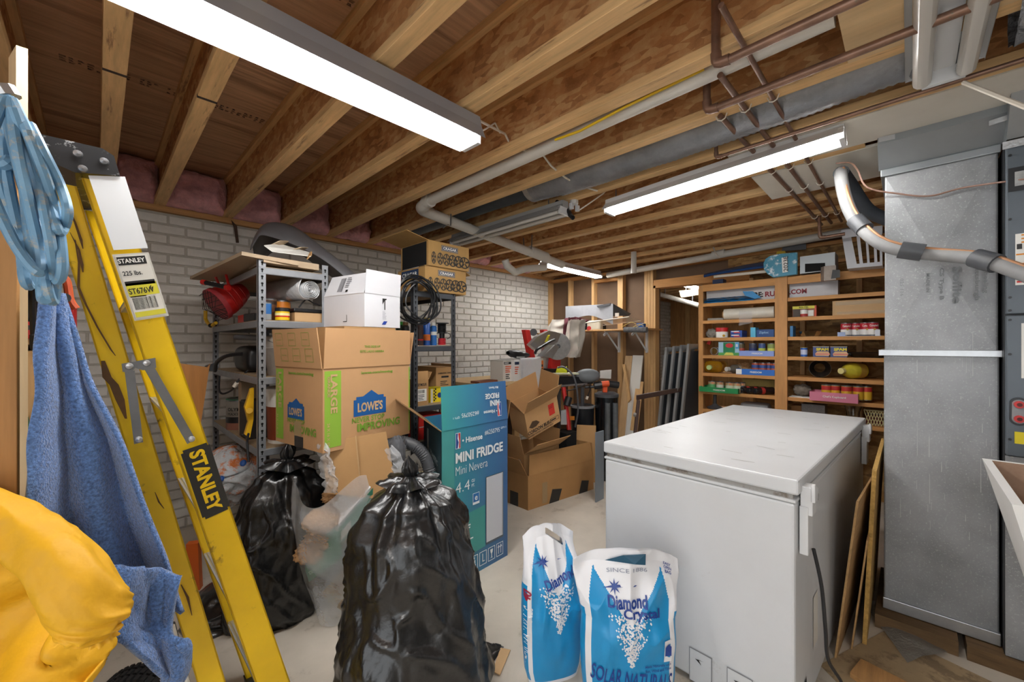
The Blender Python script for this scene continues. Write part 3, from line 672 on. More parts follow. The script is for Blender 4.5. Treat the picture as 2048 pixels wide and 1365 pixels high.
# boards leaning on the metal duct
BRD = mat('ply_edge', srgb('a98455'), .75, var=(8, .25, 6), stretch=(.6, 6, 6)); PRT = mat('particle_edge', srgb('b58f4d'), .9, var=(50, .35), bump=(90, .8, .006))
def lean(name, label, xa, xb, yb, yt, h, th, m, sl=0):
    b = MB(); d = V((0, yt-yb, h)); n = V((0, h, -(yt-yb))).normalized()*th
    b.obox((xa, yb, 0), (xb-xa, -(xb-xa)*sl, 0), d, n); solo(name, b, m, label, 'board', 'boards leaning on the duct')
lean('plywood_sheet', 'thin plywood sheet leaning next to the freezer side', 2.30, 3.3, .230, .155, .72, .008, BRD, .05)
lean('plywood_sheet', 'short thin panel between the two leaning boards', 2.42, 3.2, .185, .13, .52, .006, BRD)
lean('chipboard_sheet', 'thick chipboard leaning against the tall metal duct', 2.50, 3.4, .14, .105, .82, .016, PRT)
# litter on the floor by the duct
q = [P(1735, 1215, Z=.01), P(1768, 1225, Z=.05), P(1890, 1310, Z=.01), P(1818, 1325, Z=.004), P(1760, 1265, Z=.006)]
def sheetf(u, v):
    a = P(1728, 1208, Z=.02).lerp(P(1815, 1327, Z=.004), u); b_ = P(1790, 1222, Z=.01).lerp(P(1895, 1306, Z=.01), u)
    p = a.lerp(b_, v); return p + V((0, 0, .03*math.sin(v*3.1)*(1-u*.6) + .006*noise.noise(p*14)))
solo('bubble_wrap', MB().grid(30, 16, sheetf), mat('bubble_plastic', srgb('8d8a84'), .35, alpha=.7, bump=(90, .9, .006)), 'crumpled grey bubble wrap lying in front of the metal duct', 'bubble wrap', smooth=2)
solo('floor_board', MB().slab([P(1722, 1318, Z=.025), P(1925, 1420, Z=.025), P(1840, 1440, Z=.025), P(1700, 1345, Z=.025)][::-1], .022), LUMX, 'scrap wooden plank lying on the floor at lower right', 'plank')
solo('floor_panel', MB().slab([P(1770, 1262, Z=.004), P(2100, 1420, Z=.004), P(1780, 1470, Z=.004), P(1640, 1330, Z=.004)][::-1], .003), mat('dusty_ply', srgb('a8916f'), .85, var=(4, .25, 7), dirt=(7, srgb('6c5a44'), .58, .7)), 'dusty plywood panel flat on the floor beneath the bubble wrap', 'panel')
# ---------------------------------------------------------------- steel racks
def rack(label, x0, x1, y0, y1, H, zs, m, boards=True):
    t = thing('storage_rack', label, 'rack', (x0, y0, 0))
    for (x, y, sx, sy) in ((x0, y0, 1, 1), (x1, y0, -1, 1), (x0, y1, 1, -1), (x1, y1, -1, -1)):
        b = MB().obox((x, y, 0), (sx*.038, 0, 0), (0, sy*.003, 0), (0, 0, H)).obox((x, y, 0), (sx*.003, 0, 0), (0, sy*.03, 0), (0, 0, H))
        p = part(t, 'post', b, m)
        if sy > 0 or x == x0:
            k = MB(); z = .06
            while z < H - .02:
                yy = y - .0008 if sy > 0 else y - .004 if False else y
                c = V((x + sx*.02, y - .0012 if sy > 0 else y - .0042, z))
                k.poly([c + V((.0065*math.cos(a), 0, .0065*math.sin(a))) for a in [i*math.pi/4 for i in range(8)]])
                k.poly([c + V((-.003, 0, -.016)), c + V((.003, 0, -.016)), c + V((.003, 0, 0)), c + V((-.003, 0, 0))])
                z += .038
            part(p, 'keyhole_row', k, DARK)
    for z in zs:
        s = part(t, 'shelf_board', MB().box((x0+.004, y0+.004, z-.012), (x1-.004, y1-.004, z)), RACKB)
        for a, b_ in (((x0+.003, y0-.001, z-.042), (x1-.003, y0+.012, z-.003)), ((x0+.003, y1-.012, z-.042), (x1-.003, y1+.001, z-.003)), ((x0-.001, y0+.003, z-.042), (x0+.012, y1-.003, z-.003)), ((x1-.012, y0+.003, z-.042), (x1+.001, y1-.003, z-.003))):
            part(s, 'shelf_beam', MB().box(a, b_), m, bevel=.004)
    return t
rack('grey steel rack of boards and paint behind the tall moving carton', .606, .977, 2.5, 3.72, 1.875, (1.825, 1.535, 1.225, .835), RACK)
rack('dark steel rack of spray cans behind the blue carton', 1.51, 1.873, 2.42, 3.62, 1.845, (1.775, 1.395, .975, .73), RACKD)
Z1, Z2, Z3, Z4 = 1.825, 1.535, 1.225, .835
# flattened cartons on the first rack
PALEC = mat('flat_carton', srgb('b9a489'), .8, var=(4, .12, 5))
solo('flattened_carton', MB().slab([V((.44, 3.46, 1.86)), V((.53, 2.49, 1.888)), V((.80, 2.47, 1.868)), V((.95, 3.3, 1.84))], .02), PALEC, 'flattened brown carton overhanging the left of the steel rack top', 'carton')
b = MB().slab([P(528, 492, Y=2.5), P(544, 504, Y=2.48), P(622, 514, Y=2.5), P(618, 506, Y=2.6), P(560, 489, Y=2.7)][::-1], .004)
t = thing('torn_carton', 'torn whitish carton with ragged flaps at the rack top edge', 'carton', P(570, 505, Y=2.5))
part(t, 'torn_panel', b, PAPER)
part(t, 'carton_body', MB().obox((.63, 2.485, 1.846), (.29, .01, -.005), (0, .3, 0), (0, 0, .035)), PALEC)
part(t, 'raised_flap', MB().slab([P(536, 492, Y=2.62), P(560, 481, Y=2.62), P(577, 482, Y=2.7), P(558, 495, Y=2.7)], .004), PALEC)
part(t, 'raised_flap', MB().slab([P(582, 500, Y=2.6), P(602, 494, Y=2.6), P(616, 495, Y=2.7), P(604, 500, Y=2.7)], .004), PALEC)
part(t, 'side_flap', MB().slab([P(614, 520, Y=2.5), P(624, 511, Y=2.5), P(624, 503, Y=2.5), P(619, 508, Y=2.48)], .004), CARD)
# grey plastic shell
rid = [(505, 496, 2.95), (515, 470, 2.95), (535, 450, 2.95), (563, 446, 2.95), (600, 460, 2.93), (650, 500, 2.9), (690, 532, 2.88), (722, 560, 2.86), (735, 580, 2.85)]
lip = [(500, 500, 2.75), (511, 481, 2.72), (521, 470, 2.7), (545, 474, 2.68), (590, 490, 2.66), (640, 515, 2.66), (680, 545, 2.66), (710, 575, 2.66), (722, 590, 2.66)]
R = smooth_path([P(u, v, D=d) for u, v, d in rid], 4); Lp = smooth_path([P(u, v, D=d) for u, v, d in lip], 4)
nR = len(R)
def shellf(u, v):
    i = min(nR-1, int(round(u*(nR-1)))); a, c = Lp[i], R[i]
    far = c + V((.10, .30, -.05 - .12*(1-u)))
    if v < .5:
        s = v*2; p = a.lerp(c, s); return p + V((0, 0, .035*math.sin(s*math.pi)))
    s = (v-.5)*2; return c.lerp(far, s) + V((0, 0, .02*math.sin(s*math.pi)))
so = solo('plastic_shell', MB().grid(nR, 13, shellf), mat('shell_plastic', srgb('77777b'), .35, var=(4, .12, 6)), 'grey moulded plastic shell lying on top of the first steel rack', 'shell', smooth=2)
md = so.modifiers.new('wall', 'SOLIDIFY'); md.thickness = .006
solo('vented_panel', MB().obox((1.15, 3.05, 1.70), (.34, -.02, 0), (.02, .25, 0), (0, 0, .10)), mat('light_grey_metal', srgb('a9a9a8'), .5, .3), 'light grey perforated metal box left of the wheel cartons', 'metal box')
# --- second shelf
t = thing('work_light', 'red round work lamp with wire guard and black grip handle', 'lamp', (.66, 3.0, Z2))
c = P(440, 606, D=2.6); ax = V((.62, .12, .42)).normalized()
part(t, 'housing', MB().lathe([(.095, -.02), (.10, .0), (.098, .04), (.092, .045), (.095, .05), (.088, .08), (.082, .085), (.085, .09), (.075, .12), (.068, .125), (.07, .13), (.05, .17), (.02, .185), (0, .185)], 28, c, ax), RED, 35)
part(t, 'rim', MB().lathe([(.09, -.03), (.108, -.03), (.108, .0), (.09, .0)], 28, c, ax), mat('red_worn', srgb('a8343a'), .5, var=(12, .25)), 35)
part(t, 'lens', MB().lathe([(0, -.012), (.095, -.012)], 28, c, ax, caps=False), flat('6d645c', .4))
g = MB(); xa, ya = frame(ax)
for i in range(-3, 4):
    s = i*.03; l = math.sqrt(max(.0004, .105**2 - s*s))
    for d1, d2 in ((xa, ya), (ya, xa)):
        g.tube([c - ax*.03 + d1*s - d2*l, c - ax*.075 + d1*s, c - ax*.03 + d1*s + d2*l], .0018, 4)
gd = part(t, 'wire_guard', g, BLK)
for s in (-.055, .055): part(t, 'bracket', MB().tube([c + xa*s + ax*.04 + V((0, 0, .06)), c + xa*s*1.4 + V((0, -.02, .17))], .008, 6), RED)
h0, h1 = P(412, 566, D=2.5), P(452, 575, D=2.46)
part(t, 'grip', MB().cyl(h0, h1, .014, 12), BLK, 30); part(t, 'grip_end', MB().cyl(h0 - (h1-h0)*.18, h0, .016, 12), RED, 30); part(t, 'grip_end', MB().cyl(h1, h1 + (h1-h0)*.15, .016, 12), RED, 30)
part(t, 'stand', MB().box((.63, 2.86, Z2), (.72, 3.06, Z2+.05)), RED)
t = thing('yellow_clamp', 'yellow bent pipe handle sticking out left of the rack shelf', 'handle', P(425, 655, D=2.75))
part(t, 'bent_tube', MB().tube([P(411, 622, D=2.8), P(411, 638, D=2.8), P(415, 646, D=2.78), P(422, 653, D=2.72), P(432, 646, D=2.68)], .011, 10), flat('d8ac12', .45), 30)
part(t, 'tube_end', MB().cyl(P(420, 652, D=2.70), P(424, 650, D=2.72), .013, 10), BLK)
t = thing('red_tool', 'red and black hand tool lying under the wire lamp guard', 'tool', (.68, 2.78, Z2))
part(t, 'tool_body', MB().obox((.64, 2.70, Z2), (.12, .03, 0), (-.03, .14, 0), (0, 0, .05)), BLK, bevel=.008)
part(t, 'tool_grip', MB().obox((.65, 2.64, Z2+.045), (.1, .02, 0), (0, .07, 0), (0, 0, .03)), RED, bevel=.008)
def tin(label, u, v, Y, r, h, m, **k):
    p = P(u, v, Y=Y); p.z = Z2 if abs(p.z-Z2) < .12 else p.z
    return can('paint_can', label, p, r, h, m, **k)
t = can('paint_can', 'small blue and silver can left of the rack post', V((.665, 2.58, Z2)), .0001+.027, .105, flat('9da3a6', .35), mid=(.35, .9, flat('2d6fb5', .4)))
can('paint_can', 'brown wood stain can half hidden by the rack post', V((.70, 2.66, Z2)), .04, .13, flat('5d3a20', .4), mid=(.75, .9, flat('2a1a12', .4)))
can('paint_can', 'orange and black can behind the yellow can', V((.80, 2.76, Z2)), .045, .135, flat('d07a1c', .4), mid=(.0, .3, flat('2a1a12', .4)))
yc = V((.742, 2.56, Z2)); t = can('paint_can', 'yellow wood filler can with a black lid on the rack shelf', yc, .037, .075, flat('eec811', .4), mid=(.72, .96, BLK), top=BLK)
part(t, 'red_band', MB().lathe([(.0378, .022), (.0378, .03)], 20, yc, caps=False), RED, 30); part(t, 'cream_band', MB().lathe([(.0376, .03), (.0376, .045)], 20, yc, caps=False), flat('f2e3a0'), 30)
t, F, _ = carton('long_carton', 'long low tan carton on the rack shelf under the foil roll', (.80, 2.535, Z2), (.17, .0, 0), (.0, .5, 0), .055, m=CARDL, closed=True)
t = thing('foil_roll', 'roll of silver bubble foil insulation with spiral end', 'roll', P(625, 590, Y=2.62))
c0 = P(622, 580, Y=2.53); dr = V((-.16, 1, 0)).normalized()
sp = []
for i in range(90):
    a = i*.33; r = .012 + .045*i/89; sp.append((math.cos(a)*r, math.sin(a)*r))
b = MB(); bx = V((0,0,1)).cross(dr)
n0 = len(sp)
b.v = [c0 + bx*x + V((0,0,1))*z for x, z in sp] + [c0 + dr*.55 + bx*x + V((0,0,1))*z for x, z in sp]
b.f = [(i, i+1, i+1+n0, i+n0) for i in range(n0-1)]
o = part(t, 'rolled_sheet', b, SILV, 2); md = o.modifiers.new('t', 'SOLIDIFY'); md.thickness = .004
e = c0 + bx*sp[-1][0] + V((0,0,1))*sp[-1][1]
fl = smooth_path([c0 + V((-.005, 0, -.058)), c0 + bx*.05 + V((0, 0, -.05)), c0 + bx*.075 + V((0, 0, -.0)), c0 + bx*.05 + V((0, 0, .075))], 4)
b = MB(); k = len(fl); b.v = fl + [p + dr*.5 for p in fl]; b.f = [(i, i+1, i+1+k, i+k) for i in range(k-1)]
o = part(t, 'loose_flap', b, SILV, 2); md = o.modifiers.new('t', 'SOLIDIFY'); md.thickness = .004
t = thing('black_tray', 'black plastic tool tray lying on the long tan carton', 'tray', (.85, 2.6, Z2+.056))
part(t, 'tray_body', MB().obox((.80, 2.55, Z2+.057), (.17, .02, 0), (-.02, .3, 0), (0, 0, .022)), BLK, bevel=.006)
part(t, 'tray_cord', MB().tube(smooth_path([P(598, 615, Y=2.56), P(612, 600, Y=2.58), P(626, 606, Y=2.58), P(640, 612, Y=2.56)]), .004, 6), BLK)
# --- third shelf
t = thing('tool_case', 'black rounded tool case with strap and cord on the rack', 'case', (.66, 3.0, Z3))
cc = P(465, 733, D=2.72)
def casef(u, v):
    a = u*2*math.pi; s = math.sin(v*math.pi)**.35
    q = lambda x: math.copysign(abs(x)**.55, x)
    return V((.72, 3.08, Z3+.085)) + V((.085*q(math.cos(a))*s, .17*q(math.cos(v*math.pi)), .085*q(math.sin(a))*s))
part(t, 'case_shell', MB().grid(28, 18, casef, wrap=True), BLK, 2)
part(t, 'carry_strap', MB().tube(smooth_path([P(430, 742, D=2.7), P(434, 725, D=2.6), P(455, 712, D=2.55), P(492, 708, D=2.55)]), .012, 8), BLK)
part(t, 'cord', MB().tube(smooth_path([P(439, 752, D=2.5), P(438, 780, D=2.5), P(446, 788, D=2.5), P(463, 781, D=2.48), P(471, 768, D=2.45), P(496, 741, D=2.5)]), .006, 6), BLK)
part(t, 'plug', MB().cyl(P(468, 774, D=2.45), P(474, 766, D=2.45), .011, 8), WIRE)
part(t, 'nozzle', MB().cyl(P(415, 736, D=2.75), P(428, 735, D=2.72), .02, 10, .028), GREYD, 30)
t = thing('metal_bucket', 'weathered galvanised bucket on the rack behind the moving carton', 'bucket', (.78, 2.66, Z3))
part(t, 'pail', MB().lathe([(.088, 0), (.09, .01), (.108, .2), (.112, .22), (.106, .225), (.10, .21), (.085, .02), (0, .02)], 30, (.78, 2.64, Z3)), mat('old_zinc', srgb('b5b0a8'), .6, .35, var=(10, .2, 6)), 40)
part(t, 'bead', MB().lathe([(.1, .15), (.106, .155), (.1035, .165)], 30, (.78, 2.64, Z3), caps=False), mat('old_zinc', (1,1,1)), 40)
part(t, 'handle', MB().tube(smooth_path([V((.68, 2.60, Z3+.2)), V((.75, 2.53, Z3+.17)), V((.86, 2.56, Z3+.2))]), .004, 6), STEEL)
solo('black_tube', MB().cyl(P(472, 675, D=2.5), P(555, 677, D=2.3), .0155, 12), GREYD, 'dark plastic tube resting across the zinc bucket rim', 'tube', smooth=30)
# --- fourth shelf
oc = V((.695, 3.26, Z4)); t = can('paint_can', 'wide deck stain pail with a green lid on the rack bottom', oc, .09, .2, flat('8b857c', .45), mid=(.0, .42, flat('8c5a48', .6)), top=flat('1e8b57', .4), n=28)
wrap_text(t, oc, .09, -2.05, 'OLYMPIC', .125, .022, INK, .13); wrap_text(t, oc, .09, -2.05, 'MAXIMUM', .095, .018, INK, .13, 0)
part(t, 'label_panel', MB().lathe([(.0915, .045), (.0915, .085)], 28, oc, caps=False), BLK, 30)
t = thing('loudspeaker', 'small black bookshelf loudspeaker on the rack bottom', 'speaker', (.67, 2.86, Z4))
part(t, 'cabinet', MB().obox((.625, 2.80, Z4), (.0, .17, 0), (.14, 0, 0), (0, 0, .225)), mat('speaker_black', srgb('2a2826'), .6, var=(20, .1)), bevel=.006)
part(t, 'grille', MB().obox((.618, 2.81, Z4+.008), (0, .15, 0), (.008, 0, 0), (0, 0, .208)), mat('grille_cloth', srgb('3b352f'), .9, bump=(200, .4, .001)))
part(t, 'badge', MB().box((.616, 2.87, Z4+.02), (.619, 2.89, Z4+.026)), ALU)
solo('plywood_offcut', MB().obox((.635, 2.99, Z4), (0, .08, 0), (.12, .05, 0), (0, 0, .33)), PALEC, 'tan panel standing behind the black loudspeaker', 'board')
t = thing('bar_clamp', 'yellow tool with round knob hanging at the rack front', 'tool', (.65, 2.6, Z4-.05))
part(t, 'yellow_body', MB().slab([P(502, 778, Y=2.62), P(490, 815, Y=2.62), P(494, 832, Y=2.62), P(497, 845, Y=2.62), P(490, 870, Y=2.62), P(500, 876, Y=2.62), P(507, 840, Y=2.62), P(508, 776, Y=2.62)], .03), flat('e0ad12', .45))
part(t, 'knob', MB().cyl(P(499, 822, Y=2.61), P(499, 822, Y=2.58), .016, 14), flat('c99a10', .4), 30)
part(t, 'hook', MB().tube([P(497, 868, Y=2.55), P(494, 885, Y=2.5), P(497, 925, Y=2.48)], .006, 6), BLK)
bc = V((.80, 2.64, Z4)); t = thing('plastic_pail', 'white stain pail with a brick red label on the rack bottom', 'bucket', bc)
part(t, 'pail_body', MB().lathe([(.108, 0), (.118, .28), (.122, .28), (.122, .30), (.112, .3)], 32, bc), PAPER, 40)
part(t, 'label', MB().lathe([(.1095, .02), (.1165, .21)], 32, bc, caps=False), flat('8a3f25', .5), 40)
part(t, 'label_panel', MB().grid(10, 2, lambda u, v: bc + V((math.cos(-2.0+u*.9)*(.1115+.005*v), math.sin(-2.0+u*.9)*(.1115+.005*v), .06+.11*v))), flat('efe9dd', .6), 40)
part(t, 'label_arch', MB().grid(10, 2, lambda u, v: bc + V((math.cos(-1.9+u*.6)*(.1135+.002*v), math.sin(-1.9+u*.6)*(.1135+.002*v), .075+.05*v))), flat('b5673f', .6), 40)
part(t, 'lid', MB().lathe([(.124, .285), (.124, .312), (.11, .318), (0, .318)], 32, bc), PAPER, 40)
wrap_text(t, bc, .1155, -1.62, 'RE', .145, .03, flat('8a3f25', .5), .055, .02)
# --- dark rack
for i, (z, dx, dy, lb) in enumerate(((1.777, 0, 0, 'lower wheel carton on top of the dark rack'), (1.957, .02, -.01, 'upper wheel carton with open flaps below the drain pipe'))):
    o = V((1.596+dx, 2.405+dy, z))
    t, F, fr = carton('wheel_carton', lb, o, (.365, .0, 0), (0, .36, 0), .176 if i == 0 else .178, flaps={3: (150 if i == 0 else 12, .17)} if i else {0: (178, .02), 1: (-25, .05)}, m=mat('wheel_card', srgb('b58e55'), .8, var=(4, .15, 5)), closed=(i == 0), group='wheel cartons')
    nav = flat('2c4163', .5)
    F['front'].patch(.11, .118, .26, .158, nav, 'logo_plate'); F['front'].patch(.114, .122, .256, .154, flat('c7b48e', .6), 'logo_border', .0003); F['front'].patch(.117, .125, .253, .151, nav, 'logo_field', .0006)
    F['front'].text('CRAGAR', .185, .129, .018, PAPER, w=.12, al='c', bold=.03, e=.002)
    for j in range(6):
        cx = .045 + j*.055; rx = .02 + .006*j; q = F['front']
        rg = MB()
        for a0 in range(24):
            a, a2 = a0*math.pi/12, (a0+1)*math.pi/12
            rg.poly([q.at(cx+rx*math.cos(a), .058+.044*math.sin(a), .0006+.0004*j), q.at(cx+rx*math.cos(a2), .058+.044*math.sin(a2), .0006+.0004*j), q.at(cx+rx*.8*math.cos(a2), .058+.036*math.sin(a2), .0006+.0004*j), q.at(cx+rx*.8*math.cos(a), .058+.036*math.sin(a), .0006+.0004*j)][::-1])
        for s in range(5):
            a = s*1.2566+.3; c1, s1 = math.cos(a), math.sin(a)
            rg.poly([q.at(cx+rx*.15*c1-.004*s1, .058+.008*s1+.006*c1, .0007+.0004*j), q.at(cx+rx*.15*c1+.004*s1, .058+.008*s1-.006*c1, .0007+.0004*j), q.at(cx+rx*.85*c1+.006*s1, .058+.038*s1-.008*c1, .0007+.0004*j), q.at(cx+rx*.85*c1-.006*s1, .058+.038*s1+.008*c1, .0007+.0004*j)])
        part(t, 'wheel_print', rg, flat('3d3428' if j < 3 else '2b2722', .6))
    if i == 0:
        F['left'].patch(.05, .10, .28, .165, nav, 'logo_plate'); F['left'].text('CRAGAR', .165, .117, .03, PAPER, w=.2, al='c', bold=.03, e=.002)
    else:
        part(t, 'side_slip', MB().slab([o + V((-.0, .33, 0)), o + V((-.002, .12, 0)), o + V((-.002, .12, .06)), o + V((0, .33, .07))], .003), WHT)
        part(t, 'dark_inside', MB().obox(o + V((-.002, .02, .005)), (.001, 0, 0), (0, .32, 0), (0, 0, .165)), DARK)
cb = MB()
for i in range(9):
    rr = random.Random(i); c = P(835 + rr.uniform(-8, 8), 600 + rr.uniform(-6, 6), Y=2.37); r = .15 + rr.uniform(-.03, .012); th = rr.uniform(-.25, .25)
    cb.tube([c + V((r*math.cos(a), .02*math.sin(2*a+i) - .012*(i % 3), r*math.sin(a)*1.02 + .01*math.sin(3*a+i))) for a in [j*math.pi/24 + th for j in range(49)]], .0055, 6, caps=False)
t = thing('cable_coil', 'coil of black cable hung on the dark rack post', 'cable', P(835, 652, Y=2.37))
part(t, 'cable_loops', cb, BLK); part(t, 'cable_tail', MB().tube(smooth_path([P(862, 580, Y=2.36), P(872, 592, Y=2.36), P(884, 602, Y=2.36)]), .0055, 6), BLK)
ZB2 = 1.395
def spray(label, u, Y, r, h, m, capm, band=None):
    p = P(u, 690, Y=Y); p.z = ZB2; t = thing('spray_can', label, 'spray can', p)
    part(t, 'can_body', MB().lathe([(r, 0), (r, h*.8), (r*.75, h*.86), (r*.5, h*.88)], 18, p), m, 30)
    part(t, 'cap', MB().lathe([(r*.72, h*.85), (r*.72, h), (0, h)], 18, p), capm, 30)
    if band: part(t, 'label_band', MB().lathe([(r*1.01, h*band[0]), (r*1.01, h*band[1])], 18, p, caps=False), band[2], 30)
    return t
t = spray('dark brown spray can with white cap beside the rack post', 838.5, 2.5, .029, .175, flat('3a2723', .35), PAPER, (.2, .26, RED))
spray('blue spray can with a yellow nozzle on the dark rack', 853.5, 2.52, .026, .2, flat('1f55a8', .35), flat('e8c51c'), (.18, .4, flat('d8702a')))
spray('blue and silver spray can next to the wire spool', 867, 2.54, .024, .17, flat('2a6db8', .35), PAPER, (.45, .6, PAPER))
spray('black spray bottle left of the dark rack post', 811, 2.55, .026, .165, flat('2a2724', .35), flat('6d4e2e'), (.3, .45, PAPER))
spray('dark green spray can mostly hidden behind the white box', 800, 2.6, .028, .17, flat('2c3a2c', .35), flat('3f9b3f'))
p = P(884, 688, Y=2.52); p.z = ZB2; t = thing('wire_spool', 'black wire spool above a spool of red wire', 'spool', p)
part(t, 'red_winding', MB().lathe([(.028, .004)] + [(.031 - .003*(i % 2), .004+.05*i/12) for i in range(13)], 18, p), mat('red_wire', srgb('c2303a'), .4), 30)
part(t, 'lower_core', MB().cyl(p + V((0, 0, .05)), p + V((0, 0, .09)), .02, 14), BLK, 30)
part(t, 'spool_flange', MB().cyl(p + V((0, 0, .09)), p + V((0, 0, .096)), .04, 20), BLK, 30)
part(t, 'black_winding', MB().lathe([(.028, .096)] + [(.034 - .003*(i % 2), .096+.065*i/12) for i in range(13)], 18, p), BLK, 30)
part(t, 'spool_flange', MB().cyl(p + V((0, 0, .164)), p + V((0, 0, .17)), .052, 20), BLK, 30)
part(t, 'loose_wire', MB().tube(smooth_path([p + V((.03, -.01, .1)), p + V((.06, -.02, .085)), p + V((.05, -.03, .06)), p + V((.03, -.02, .05))]), .003, 5), BLK)
ZB3, ZB4 = .975, .73
t, F, _ = carton('aerosol_carton', 'brown aerosol can carton at the back of the dark rack', P(872, 775, Y=2.62) * 1, (.16, 0, 0), (0, .3, 0), .25, closed=True, flaps={1: (100, .02)})
t.location.z = ZB3
F['front'].text('6-AEROSOL CANS', .08, .195, .013, INK, w=.12, al='c'); F['front'].patch(.05, .165, .12, .18, INK, 'logo'); F['front'].lines(.04, .14, .08, 3, .014, INK)
F['front'].patch(.03, .06, .13, .085, INK, 'stamp_box'); F['front'].patch(.033, .063, .127, .082, CARD, 'stamp_field', .0005); F['front'].lines(.04, .079, .08, 1, .012, INK, .8)
po = P(831, 815, Y=2.44); po.z = ZB3
t, F, _ = carton('aerosol_carton', 'narrow brown carton with a white label on the dark rack', po, (.105, 0, 0), (0, .12, 0), .18, flaps={0: (92, .06), 1: (60, .06)})
F['front'].text('SEYMOUR', .052, .135, .02, INK, w=.075, al='c'); F['front'].patch(.012, .03, .09, .115, PAPER, 'address_label'); F['front'].bars(.02, .085, .075, .108, INK); F['front'].lines(.02, .075, .06, 4, .011, INK)
po = P(861, 815, Y=2.5); po.z = ZB3
t, F, _ = carton('yellow_carton', 'small yellow carton with a chequered edge beside the narrow carton', po, (.13, 0, 0), (0, .12, 0), .105, m=flat('e6cf1d', .5), closed=True)
sq = [(.012*(i % 2)+.026, .01+.0115*i, .012*(i % 2)+.038, .0215+.0115*i) for i in range(8)]
F['front'].many(sq, INK, 'chequer_print'); F['front'].patch(.002, .0, .02, .1, flat('c9c6bc'), 'grey_edge'); F['front'].poly([(.08+.02*math.cos(a), .05+.02*math.sin(a)) for a in [i*.52 for i in range(12)]], flat('223a86'), 'badge')
po = P(838, 885, Y=2.46); po.z = ZB4
t, F, _ = carton('shop_towel_box', 'red and black box on the lowest visible shelf of the dark rack', po, (.2, 0, 0), (0, .2, 0), .17, m=flat('c92a22', .45), closed=True)
F['front'].text('SHOP', .04, .02, .05, PAPER, w=.1, rot=math.pi/2*0, bold=.03, shear=.2); F['front'].patch(.07, .11, .12, .135, flat('8aa0c0'), 'price_tag'); F['front'].patch(.0, .085, .2, .09, flat('d8d2cf'), 'stripe')
F['front'].poly([(.08, .0), (.2, .0), (.2, .085), (.11, .085)], BLK, 'black_print', .0002)
po = P(815, 880, Y=2.6); po.z = ZB4
carton('blue_box', 'small dark blue box behind the dark rack post', po, (.06, 0, 0), (0, .2, 0), .2, m=flat('1d2b47', .45), closed=True)
# ---------------------------------------------------------------- moving carton and what it stands on
GRN = flat('8cb53a', .6); LBLUE = flat('13589a', .5); GRN2 = flat('6f9a2c', .6)
lo = V((.755, 2.0, .88)); lx = V((.535*.985, .535*.172, 0)); ly = V((-.46*.165, .46*.986, 0)); LH = .405
solo('storage_tote', MB().add([V(p) for p in ((1.0, 2.34, 0), (1.28, 2.36, 0), (1.28, 2.56, 0), (1.0, 2.56, 0), (.98, 2.30, .878), (1.30, 2.32, .878), (1.30, 2.58, .878), (.98, 2.58, .878))], [(3,2,1,0),(4,5,6,7),(0,1,5,4),(1,2,6,5),(2,3,7,6),(3,0,4,7)]), GREYD, 'dark grey tote standing under the tall moving carton', 'tote', bevel=.01)
t, F, fr = carton('moving_carton', 'large printed moving carton with blue house logo and raised flaps', lo, lx, ly, LH, flaps={0: (88, .197, .006), 3: (84, .197, .012), 1: (80, .19), 2: (88, .19)}, m=mat('moving_card', srgb('c2976a'), .8, var=(3, .07, 5)), th=.006)
f = F['front']; l = F['left']; w, d = .535, .46
f.patch(.008, .02, .095, .392, GRN, 'green_stripe'); f.text('LARGE', .038, .375, .036, CARDL, w=.19, rot=-math.pi/2, bold=.03, e=.002); f.text('GRANDE', .022, .365, .014, CARDL, w=.1, rot=-math.pi/2, e=.002); f.text('24 X 16 X 18', .02, .14, .014, CARDL, w=.11, rot=-math.pi/2, e=.002)
f.patch(.527, .02, .535, .39, GRN, 'green_edge')
f.text('lowes.com/moving', .21, .363, .018, GRN2, w=.2, bold=.03)
def house(q, x, y, k):
    q.poly([(x, y), (x+.2*k, y), (x+.2*k, y+.085*k), (x+.185*k, y+.085*k), (x+.185*k, y+.1*k), (x+.15*k, y+.1*k), (x+.107*k, y+.13*k), (x+.055*k, y+.1*k), (x+.015*k, y+.1*k), (x+.015*k, y+.085*k), (x, y+.085*k)], LBLUE, 'house_logo')
    q.text("LOWE'S", x+.1*k, y+.02*k, .05*k, CARDL, w=.155*k, al='c', bold=.035, e=.002)
house(f, .165, .15, 1.0)
f.text('NEVER STOP', .155, .117, .028, GRN2, w=.2, bold=.02); f.text('IMPROVING', .185, .07, .042, GRN2, w=.275, bold=.03, e=.002)
l.patch(.008, .02, .085, .392, GRN, 'green_stripe'); l.text('LARGE', .035, .375, .034, CARDL, w=.19, rot=-math.pi/2, bold=.03, e=.002); l.text('GRANDE', .018, .365, .013, CARDL, w=.1, rot=-math.pi/2, e=.002); l.text('24 X 16 X 18', .02, .15, .013, CARDL, w=.11, rot=-math.pi/2, e=.002)
l.text('lowes.com/moving', .14, .363, .02, GRN2, w=.24, bold=.03); house(l, .13, .14, .82)
l.text('NEVER STOP', .13, .118, .024, GRN2, w=.17); l.text('IMPROVING', .155, .07, .04, GRN2, w=.25, bold=.03, e=.002)
l.patch(.2, .0, .285, .055, mat('black_tape', srgb('3a3633'), .4), 'black_tape', .001); l.patch(.2, .055, .27, .13, TAPE, 'clear_tape', .0025)
p0, ex, dz, nn = fr[0]; q = Fr(t, p0, ex, dz); q.e = .006
q.text('THIS SIDE UP', .27, .1, .012, GRN2, w=.1, al='c'); q.text('ESTE LADO ARRIBA', .27, .075, .012, GRN2, w=.15, al='c')
p0, ex, dz, nn = fr[3]; q = Fr(t, p0, ex, dz); q.e = .006
